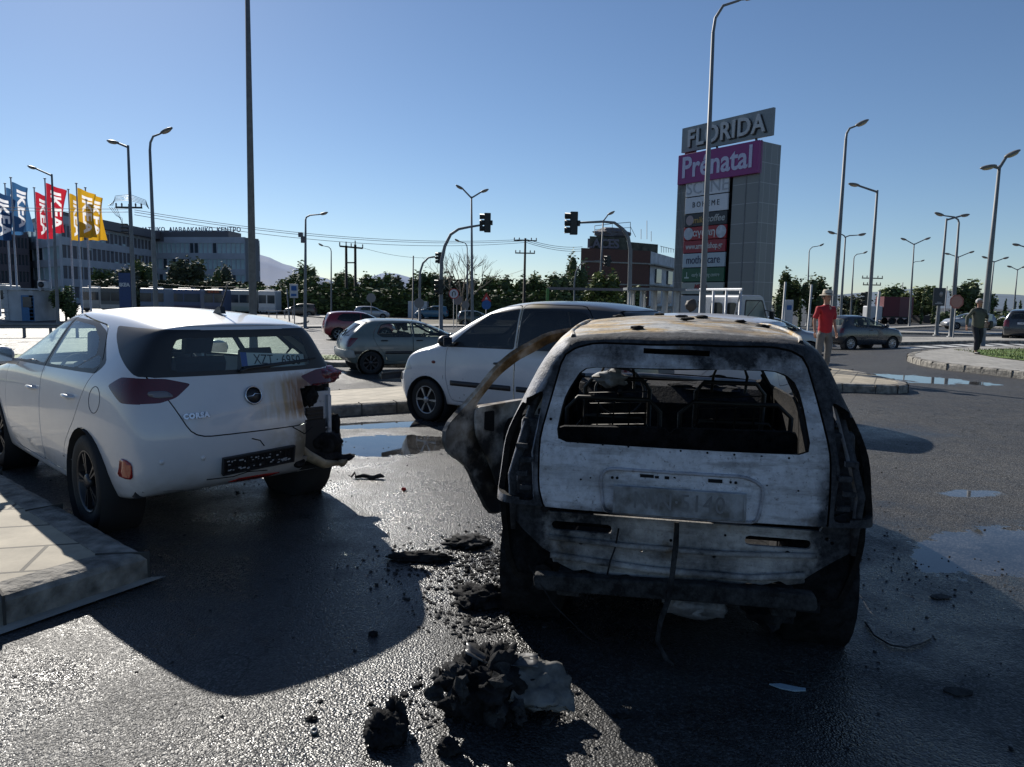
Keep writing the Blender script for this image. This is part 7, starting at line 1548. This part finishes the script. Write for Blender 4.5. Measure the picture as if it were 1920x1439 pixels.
# ================================================================ BUSES
def bus(label, px0, px1, Y, col, trim, front=None, ang=0, dest=None, rearview=False):
    a, b = at(px0, 560, Y), at(px1, 560, Y); z = gz(a.x, Y); L_ = b.x - a.x; t = thing('bus', label, 'bus', (a.x, Y, z), 0, 'buses parked before the trees')
    cm = M('bus_%s' % str(col), col, .4, var=.08, scale=.8); tm = M('bus_trim_%s' % str(trim), trim, .4); bm = B(); box(bm, (L_ / 2, 1.25, 1.68), (L_, 2.5, 2.65)); obj('body', bm, cm, t, bevel=.12)
    n = max(2, int(L_ / 1.6)); 
    for i in range(n):
        bm = B(); box(bm, (L_ * (i + .5) / n, -.005, 1.95), (L_ / n - .14, .05, 1.0)); obj('window', bm, M('bus_glass', (.03, .045, .06), .1, var=.3, scale=1), t, bevel=.02)
    bm = B(); box(bm, (L_ / 2, -.01, .75), (L_ * .97, .04, .5)); obj('skirt', bm, tm, t); bm = B(); box(bm, (L_ * .5, 1.1, 3.08), (L_ * .4, 1.3, .2)); obj('roof_unit', bm, cm, t, bevel=.05)
    for x_ in ([.2, .75] if L_ > 5 else [.3]): wheel(t, (L_ * x_, .12, .48), .48, .26, -1, DARKALLOY, 8)
    if dest: bm = B(); box(bm, (L_ * .5, -.03, 2.72), (L_ * .8, .05, .42)); d_ = obj('destination_board', bm, BLACKP, t); text('destination_lettering', dest, .36, M('led_orange', (.5, .10, .03), .5), d_, frame((L_ * .5, -.07, 2.72), (1, 0, 0), (0, 0, 1)), .01)
    return t
bus('white and green coach, its long side just left of the thick pole', 418, 478, 92, (.34, .37, .36), (.26, .32, .28)); bus('white coach seen from behind, right of the thick pole', 484, 516, 90, (.48, .50, .52), (.4, .42, .44))
bus('blue city bus with a lit orange destination board', 382, 419, 88, (.045, .07, .14), (.04, .05, .09), dest='58 ΚΤΕΛ'); bus('long dark blue and violet bus in the middle of the row', 312, 376, 92, (.06, .09, .17), (.045, .04, .09))
bus('pale-roofed bus with blue window band, behind the curved lamp foot', 262, 308, 86, (.09, .14, .22), (.07, .10, .15)); bus('grey bus just left of the blue totem sign', 188, 226, 88, (.10, .11, .11), (.35, .36, .35)); bus('white bus behind the yellow flag poles', 150, 186, 92, (.36, .38, .38), (.3, .32, .33)); bus('white bus half hidden by the guard hut at the left edge', -30, 13, 82, (.4, .42, .42), (.38, .4, .4))
# ================================================================ PEOPLE
SKIN = M('skin', (.36, .19, .13), .55, var=.08)
def skin_mesh(verts, edges, radii, root=0, lv=2):
    me = bpy.data.meshes.new('s'); me.from_pydata([tuple(v) for v in verts], edges, []); o = bpy.data.objects.new('s', me); COL.objects.link(o)
    sk = o.modifiers.new('k', 'SKIN'); sk.use_smooth_shade = True
    for i, r in enumerate(radii):
        rr = r if isinstance(r, tuple) else (r, r); me.skin_vertices[0].data[i].radius = rr; me.skin_vertices[0].data[i].use_root = (i == root)
    su = o.modifiers.new('u', 'SUBSURF'); su.levels = lv; su.render_levels = lv; bpy.context.view_layer.update(); m2 = bake(o); bpy.data.objects.remove(o)
    bm = B(); bm.from_mesh(m2); bpy.data.meshes.remove(m2); return bm
def chain(lst, closed=False):
    """lst of chains [(point, radius), ...]; a point given as an int reuses that vertex"""
    V, E, Rr = [], [], []
    for ch in lst:
        prev = None
        for it in ch:
            if isinstance(it, int): i = it
            else: V.append(it[0]); Rr.append(it[1]); i = len(V) - 1
            if prev is not None: E.append((prev, i))
            prev = i
    return V, E, Rr
def hand_chains(wrist, d, side, idx, curl=.5):
    """palm and five fingers; wrist vertex index idx"""
    d = Vector(d).normalized(); s = Vector(side).normalized(); n = d.cross(s); out = []; w = Vector(wrist)
    for k, (off, L_) in enumerate(((-.030, .060), (-.011, .075), (.010, .072), (.030, .058))):
        b = w + d * .085 + s * off; f1 = b + (d * .9 + n * curl * .35).normalized() * L_ * .5; f2 = f1 + (d * .6 + n * curl).normalized() * L_ * .5
        out.append([idx, (w + d * .045 + s * off * .7, .016), (b, .0115), (f1, .009), (f2, .0075)])
    th = w + d * .025 + s * (.034); out.append([idx, (th, .014), (th + (d * .6 + s * .6 + n * .3).normalized() * .03, .011), (th + (d * .9 + s * .25 + n * .4).normalized() * .06, .009)])
    return out
def person(label, loc, rz, H_, sh, tr, pose, hat=None, hair=None, stout=1.0, sleeve=.55, shoe=BLACKP):
    """standing or walking figure; faces local -y; pose = dict of joint offsets"""
    t = thing('person', label, 'person', loc, rz); k = H_ / 1.75; V = Vector
    pel = V((0, 0, .93)); ch = V((0, -.01, 1.22)); nk = V((0, 0, 1.47)); hd = V((0, -.02, 1.62))
    J = dict(pose)
    body = [[(pel, (.115, .09)), (V((0, 0, 1.08)), (.12, .095)), (ch, (.15, .11)), (V((0, 0, 1.38)), (.12, .085)), (nk, (.055, .058)), (V((0, -.01, 1.54)), (.055, .06)), (V((0, -.018, 1.62)), (.082, .098)), (V((0, -.015, 1.68)), (.078, .092)), (V((0, -.01, 1.735)), (.045, .055))]]
    n0 = 9
    arms = []
    for s, a in ((1, 'la'), (-1, 'ra')):
        sh_ = V((s * .19, 0, 1.39)); el = V(J[a][0]); wr = V(J[a][1]); arms.append([3, (sh_, .056), (sh_.lerp(el, .5), .046), (el, .038), (el.lerp(wr, .45), .034), (wr, .024)])
    legs = []
    for s, a in ((1, 'll'), (-1, 'rl')):
        hp = V((s * .095, 0, .88)); kn = V(J[a][0]); an = V(J[a][1]); toe = V(J[a][2]); legs.append([0, (hp, .068), (hp.lerp(kn, .5), .06), (kn, .05), (kn.lerp(an, .35), .05), (an, .036), (V((an.x, an.y, .045)) if False else an + V((0, 0, -.045)), .036), (toe, .030)])
    ch_ = body + arms + legs; Vv, E, Rr = chain(ch_)
    li, ri = 14 - 0, 0
    # indices of the wrists: arms start at 9
    lw = 9 + 4; rw = 9 + 5 + 4; hands = []
    for idx, a, s in ((lw, 'la', 1), (rw, 'ra', -1)):
        el, wr = V(J[a][0]), V(J[a][1]); hands += hand_chains(wr, (wr - el), V((0, -1, 0)), idx, .45 * (1 if s > 0 else -1))
    base = len(Vv)
    for hc in hands:
        prev = None
        for it in hc:
            if isinstance(it, int): i = it
            else: Vv.append(it[0]); Rr.append(it[1]); i = len(Vv) - 1
            if prev is not None: E.append((prev, i))
            prev = i
    bm = skin_mesh([v * k for v in Vv], E, [tuple(x * k for x in (r if isinstance(r, tuple) else (r, r))) for r in Rr], 0, 2)
    # face: nose, brow, eye sockets, mouth, ears pulled out of the head surface
    for v in bm.verts:
        c = v.co / k
        if c.z > 1.5 and c.y < -.06:
            if abs(c.x) < .018 and 1.585 < c.z < 1.645: v.co.y -= .022 * k
            elif .02 < abs(c.x) < .05 and 1.635 < c.z < 1.665: v.co.y += .008 * k
    body_o = obj('body', bm, SKIN, t, True)
    for s in (1, -1):
        bm = B(); bmesh.ops.create_uvsphere(bm, u_segments=10, v_segments=6, radius=1, matrix=Matrix.Translation(V((s * .032, -.098, 1.642)) * k) @ Matrix.Diagonal((.014 * k, .008 * k, .009 * k, 1))); obj('eye', bm, BLACKP, body_o, True)
        bm = B(); bmesh.ops.create_uvsphere(bm, u_segments=10, v_segments=8, radius=1, matrix=Matrix.Translation(V((s * .086, .0, 1.63)) * k) @ Matrix.Diagonal((.012 * k, .022 * k, .034 * k, 1))); obj('ear', bm, SKIN, body_o, True)
    bm = B(); bmesh.ops.create_uvsphere(bm, u_segments=10, v_segments=6, radius=1, matrix=Matrix.Translation(V((0, -.106, 1.575)) * k) @ Matrix.Diagonal((.024 * k, .006 * k, .006 * k, 1))); obj('mouth', bm, M('lips', (.24, .09, .07), .5), body_o, True)
    # shirt
    q = stout; sc = [[(V((0, .0, .80)), (.155 * q, .13 * q)), (V((0, .0, .90)), (.165 * q, .14 * q)), (V((0, -.02 * q, 1.05)), (.165 * q, .14 * q)), (V((0, -.01, 1.22)), (.172 * q, .135 * q)), (V((0, 0, 1.37)), (.15 * q, .105)), (V((0, 0, 1.455)), (.085, .08)), (V((0, 0, 1.50)), (.064, .066))]]
    for s, a in ((1, 'la'), (-1, 'ra')):
        s_ = V((s * .195, 0, 1.385)); el = V(J[a][0]); wr = V(J[a][1])
        c_ = [4, (s_, .075), (s_.lerp(el, .5), .064), (s_.lerp(el, .95), .062 if sleeve < .9 else .056)]
        if sleeve > .9: c_ += [(el.lerp(wr, .5), .050), (el.lerp(wr, .9), .042)]
        sc.append(c_)
    Vv, E, Rr = chain(sc); bm = skin_mesh([v * k for v in Vv], E, [tuple(x * k for x in (r if isinstance(r, tuple) else (r, r))) for r in Rr], 0, 2)
    from mathutils import noise as NZ
    for v in bm.verts: v.co += v.normal * (NZ.noise(v.co * 9) * .014 + NZ.noise(v.co * 22) * .006)
    obj('shirt', bm, sh, t, True)
    tc = [[(V((0, 0, 1.0)), (.155 * q, .125 * q)), (V((0, 0, .90)), (.165, .135))]]
    for s, a in ((1, 'll'), (-1, 'rl')):
        hp = V((s * .095, 0, .84)); kn = V(J[a][0]); an = V(J[a][1]); tc.append([1, (hp, .112), (hp.lerp(kn, .5), .095), (kn, .078), (kn.lerp(an, .5), .074), (kn.lerp(an, .97), .068)])
    Vv, E, Rr = chain(tc); bm = skin_mesh([v * k for v in Vv], E, [tuple(x * k for x in (r if isinstance(r, tuple) else (r, r))) for r in Rr], 0, 2)
    for v in bm.verts: v.co += v.normal * (NZ.noise(v.co * 7) * .014 + NZ.noise(v.co * 19) * .006)
    obj('trousers', bm, tr, t, True)
    for a in ('ll', 'rl'):
        an, toe = V(J[a][1]) * k, V(J[a][2]) * k; bm = skin_mesh([an + V((0, .03, -.05)), an + V((0, -.01, -.052)), an.lerp(toe, .6) + V((0, 0, -.02)), toe + V((0, -.02, .006))], [(0, 1), (1, 2), (2, 3)], [(.042, .042), (.045, .045), (.044, .036), (.036, .026)], 0, 2); obj('shoe', bm, shoe, t, True)
    if hair:
        bm = B(); r = bmesh.ops.create_icosphere(bm, subdivisions=3, radius=1)
        for v in r['verts']:
            d = v.co.copy(); v.co = V((d.x * .100, d.y * .112 + .012, d.z * .105 + 1.668)); v.co += d * NZ.noise(d * 5) * .010
            if d.y < -.45 and d.z < .45: v.co.y += .05; 
            if d.z < -.6: v.co.z += .03
        bm.transform(Matrix.Scale(k, 4)); obj('hair', bm, hair, t, True)
    if hat:
        bm = B(); m = Matrix.Translation(V((0, -.01, 1.695)) * k); lathe(bm, [(.165 * k, -.015), (.158 * k, .0), (.104 * k, .004), (.100 * k, .07 * k), (.080 * k, .115 * k), (.03 * k, .100 * k), (.001, .096 * k)], 28, m); ho = obj('hat', bm, hat, t, True)
        bm = B(); lathe(bm, [(.107 * k, .006), (.105 * k, .035 * k), (.1, .035 * k)], 28, m); obj('hat_band', bm, M('band_tan', (.20, .15, .10), .7), ho)
    return t
gm = ground(1541, 696, .15)
person('man in red polo shirt, grey trousers and straw hat standing by the median', (gm.x, gm.y, gm.z), R(18), 1.74, M('red_cloth', (.36, .012, .02), .8, var=.2, scale=5), M('grey_cloth', (.13, .125, .12), .85, var=.2, scale=6),
       dict(la=((.26, .02, 1.12), (.27, -.05, .88)), ra=((-.27, .03, 1.12), (-.29, -.03, .88)), ll=((.11, -.03, .50), (.11, .02, .09), (.13, -.12, .035)), rl=((-.13, -.02, .50), (-.19, .02, .09), (-.23, -.12, .035))), hat=M('straw', (.50, .44, .35), .8), hair=M('hair_grey_dark', (.10, .09, .08), .8), stout=1.02)
gm = ground(1828, 664, .17)
wp = person('grey-haired man in olive jacket and dark trousers walking with a shoulder bag', (gm.x, gm.y, gm.z + .0), R(10), 1.72, M('olive_cloth', (.075, .08, .062), .85, var=.25, scale=5), M('dark_cloth', (.012, .014, .022), .85, var=.2),
       dict(la=((.34, .05, 1.14), (.24, -.14, 1.02)), ra=((-.32, .10, 1.14), (-.36, .04, .88)), ll=((.09, -.06, .50), (.07, .05, .09), (.07, -.09, .035)), rl=((-.07, -.10, .52), (-.04, -.06, .09), (-.04, -.20, .035))), hair=M('hair_white', (.50, .49, .48), .8), stout=1.22, sleeve=1.)
bg_ = thing('shoulder_bag', 'black shoulder bag hanging at the hip of the grey-haired walking man', 'bag', (gm.x, gm.y, gm.z), R(10)); bm = B(); box(bm, (.31, -.08, .93), (.12, .28, .24)); obj('pouch', bm, BLACKP, bg_, bevel=.03)
bm = B(); tube(bm, [(.30, -.08, 1.03), (.16, -.20, 1.22), (-.05, -.18, 1.40), (-.15, 0, 1.47), (-.02, .15, 1.38), (.28, .06, 1.05)], .014, 6); obj('strap', bm, BLACKP, bg_)
pp_ = thing('paper', 'folded white papers held under the arm of the grey-haired walking man', 'paper', (gm.x, gm.y, gm.z), R(10)); bm = B(); box(bm, (.30, -.14, 1.13), (.16, .03, .24), R(15)); obj('sheets', bm, PLATEW, pp_)
# ================================================================ DEBRIS ON THE GROUND
def lump(name, label, c, s, seed, mat=CHAR, cat='debris', sub=4, amp=.45, group=None, n=1):
    t = thing(name, label, cat, (c[0], c[1], gz(c[0], c[1])), 0, group); bm = B(); rn = random.Random(seed); crumple(bm, (0, 0, s[2] * .7), s, seed, sub, amp)
    for k in range(n - 1): crumple(bm, (rn.uniform(-1, 1) * s[0] * .8, rn.uniform(-1, 1) * s[1] * .8, s[2] * rn.uniform(.3, 1.1)), tuple(x * rn.uniform(.3, .6) for x in s), seed + k + 1, 3, .6)
    obj('lump', bm, mat, t, True); return t
g1 = ground(905, 1325); p_ = (g1.x + .03, g1.y + .0)
bigp = lump('burnt_debris', 'large heap of charred car remains lying in front of the burnt-out car', p_, (.155, .12, .125), 101, CHAR, n=6, sub=5, amp=.5)
bm = B(); rn = random.Random(3)
for k in range(34): crumple(bm, (rn.uniform(-.22, .16), rn.uniform(-.18, .16), rn.uniform(.02, .20)), tuple(rn.uniform(.012, .038) for _ in range(3)), 200 + k, 2, .7)
obj('charred_fragments', bm, CHARG, bigp)
FELT = NG('dirty_grey_felt'); f1 = FELT.noise(12, 8); FELT.bump(f1, .01, .8); FELTM = FELT.out(FELT.mix(FELT.rng(f1, .38, .62), (.09, .088, .083), (.20, .195, .18)), .9)
t = thing('grey_felt_piece', 'folded dusty grey slab leaning on the right side of the big charred heap', 'debris', (p_[0] + .17, p_[1] + .0, 0)); bm = B()
r_ = bmesh.ops.create_cube(bm, size=1); bmesh.ops.subdivide_edges(bm, edges=bm.edges, cuts=12, use_grid_fill=True)
from mathutils import noise as NZ
mm = Matrix.Translation((.02, -.02, .11)) @ Matrix.Rotation(R(28), 4, 'Y') @ Matrix.Rotation(R(28), 4, 'X') @ Matrix.Rotation(R(15), 4, 'Z')
for v in bm.verts:
    c = v.co.copy(); c.x *= 1 - .5 * max(0, c.y + .2); c.y *= 1 - .25 * abs(c.x); v.co = mm @ Vector((c.x * .25, c.y * .20, c.z * .04 + .018 * math.sin(c.x * 4))) + Vector((NZ.noise(c * 5), NZ.noise(c * 5 + Vector((3, 1, 2))), NZ.noise(c * 6 + Vector((9, 1, 2))))) * .020
obj('slab', bm, FELTM, t, True)
t = thing('plastic_film', 'cloudy grey melted sheet draped over the top of the charred heap', 'debris', (p_[0], p_[1], 0)); bm = B(); g = [[bm.verts.new((-.10 + i * .022, -.03 + j * .012 - .02 * math.sin(i * .5), .235 - .0035 * i - .03 * math.sin(i / 13 * PI) + .008 * math.sin(j * 1.3 + i * .4))) for j in range(8)] for i in range(14)]
for i in range(13):
    for j in range(7): bm.faces.new((g[i][j], g[i][j + 1], g[i + 1][j + 1], g[i + 1][j]))
obj('sheet', bm, M('grey_film', (.07, .07, .07), .35, var=.3, scale=12), t, True, .004)
g2 = ground(722, 1395); lump('burnt_debris', 'fist-sized charred lump at the bottom edge, left of the big heap', (g2.x, g2.y + .03), (.075, .06, .055), 111, CHAR, n=4)
g2 = ground(742, 1372); lump('burnt_debris', 'brownish grey charred knob on top of the small bottom lump', (g2.x, g2.y + .02), (.035, .03, .07), 113, CHARG)
g2 = ground(842, 1412); lump('burnt_debris', 'small black lump at the very bottom edge below the big heap', (g2.x, g2.y), (.035, .03, .03), 117)
g2 = ground(790, 1050); lump('burnt_debris', 'flat black crust lying between the two nearest cars', (g2.x, g2.y), (.16, .05, .028), 121, n=4)
g2 = ground(908, 1130); lump('burnt_debris', 'black crust beside the left rear wheel of the burnt-out car', (g2.x, g2.y), (.13, .09, .05), 123, n=6)
g2 = ground(700, 1192); lump('burnt_debris', 'tiny black lump in the shadow of the white hatchback', (g2.x, g2.y), (.022, .015, .012), 125)
g2 = ground(585, 1350); lump('burnt_debris', 'thin dark chip on the sunlit asphalt left of the bottom lump', (g2.x, g2.y), (.02, .012, .008), 126)
g2 = ground(1165, 1345); lump('burnt_debris', 'dark scrap near the shadow edge right of the big heap', (g2.x, g2.y), (.03, .012, .008), 127)
g2 = ground(860, 1030); t = lump('burnt_debris', 'spread of ash and cinders below the open burnt door', (g2.x + .05, g2.y + .1), (.12, .10, .03), 128, CHARG, n=7)
t = thing('metal_ring', 'small metal ring on the sunlit asphalt', 'ring', tuple(ground(590, 1374))); bm = B(); lathe(bm, [(.008, 0), (.013, 0), (.013, .012), (.008, .012), (.008, 0)], 16, Matrix.Rotation(.4, 4, 'X') @ Matrix.Translation((0, 0, .004)), caps=(0, 0)); obj('ring', bm, STEEL, t)
t = thing('plastic_strip', 'charred twisted plastic strip on the wet ground between the cars', 'debris', tuple(ground(688, 898))); bm = B(); tube(bm, [(-.14, 0, .01), (-.11, .02, .05), (-.10, 0, .015), (-.03, .01, .025), (.05, -.01, .015), (.12, .01, .03), (.15, .0, .02)], [.008, .012, .014, .02, .018, .022, .008], 7); obj('strip', bm, CHARG, t)
t = thing('red_fragment', 'tiny red lens fragment on the asphalt between the cars', 'debris', tuple(ground(757, 920))); bm = B(); crumple(bm, (0, 0, .012), (.022, .016, .014), 7, 2, .4); obj('fragment', bm, M('red_shard', (.45, .02, .01), .3), t)
t = thing('leaf_shard', 'pale bluish torn sliver lying in the shadow right of the burnt-out car', 'debris', tuple(ground(1485, 1292))); bm = B(); prism(bm, [(-.09, .02), (-.04, .025), (.03, 0), (.055, -.005), (.05, -.02), (.0, -.025), (-.05, -.01)], .004, .009); bm.transform(Matrix.Rotation(R(5), 4, 'X')); obj('shard', bm, M('pale_blue_shard', (.28, .38, .45), .5), t)
t = thing('leaf_shard', 'dull grey torn sliver just behind the bluish one', 'debris', tuple(ground(1470, 1258))); bm = B(); prism(bm, [(-.05, .03), (.0, .03), (.05, -.01), (.04, -.03), (-.01, -.01)], .004, .009); obj('shard', bm, CHARG, t)
t = thing('cable_loop', 'thin black cable lying in a curve behind the right rear wheel of the burnt-out car', 'cable', tuple(ground(1690, 1210))); a_ = ground(1690, 1210); bm = B(); tube(bm, [(ground(x, y) - a_) + Vector((0, 0, .008)) for x, y in ((1622, 1170), (1640, 1195), (1670, 1213), (1700, 1217), (1725, 1210), (1745, 1200))], .005, 6); obj('cable', bm, BLACKP, t)
# scattered cinders
rn = random.Random(12); bm = B()
def cind(n, cx, cy, sx, sy, a=.006, b=.022):
    for _ in range(n):
        x, y = rn.gauss(cx, sx), rn.gauss(cy, sy); s = rn.uniform(a, b) * (1 if rn.random() < .9 else 1.6); r = bmesh.ops.create_icosphere(bm, subdivisions=1, radius=1, matrix=Matrix.Translation((x, y, gz(x, y) + s * .3)) @ Matrix.Rotation(rn.uniform(0, 6), 4, 'Z') @ Matrix.Diagonal((s, s * rn.uniform(.5, 1), s * rn.uniform(.25, .6), 1)))
        for v in r['verts']: v.co += Vector((rn.uniform(-1, 1), rn.uniform(-1, 1), rn.uniform(-.5, .5))) * s * .25
cind(260, g1.x, g1.y, .20, .13, .003, .014); cind(620, -.15, 4.15, .14, .36, .004, .015); cind(200, -.12, 3.5, .12, .14, .004, .014); cind(160, -.5, 4.2, .2, .2, .005, .014); cind(170, 2.4, 4.3, .5, .7, .003, .010); cind(260, 0, 3.4, 1.6, 1.2, .003, .009); cind(60, 3.4, 5.8, 1.2, 1.0, .004, .010); cind(120, -1.9, 6.6, .8, .8, .004, .012)
for k, (x_, y_) in enumerate(((2.4, 3.9), (2.9, 3.8), (2.2, 4.5), (2.7, 3.2), (3.1, 3.5), (1.9, 2.9))):
    prism(bm, [(x_ + .07 * math.cos(a) * rn.uniform(.6, 1.2), y_ + .04 * math.sin(a) * rn.uniform(.6, 1.2)) for a in [i * PI / 3 for i in range(6)]], .004, .008)
o = obj('cinders', bm, CHARG, kind='stuff'); tag(o, 'black cinders and ash crumbs scattered over the asphalt around the burnt-out car', 'ash')
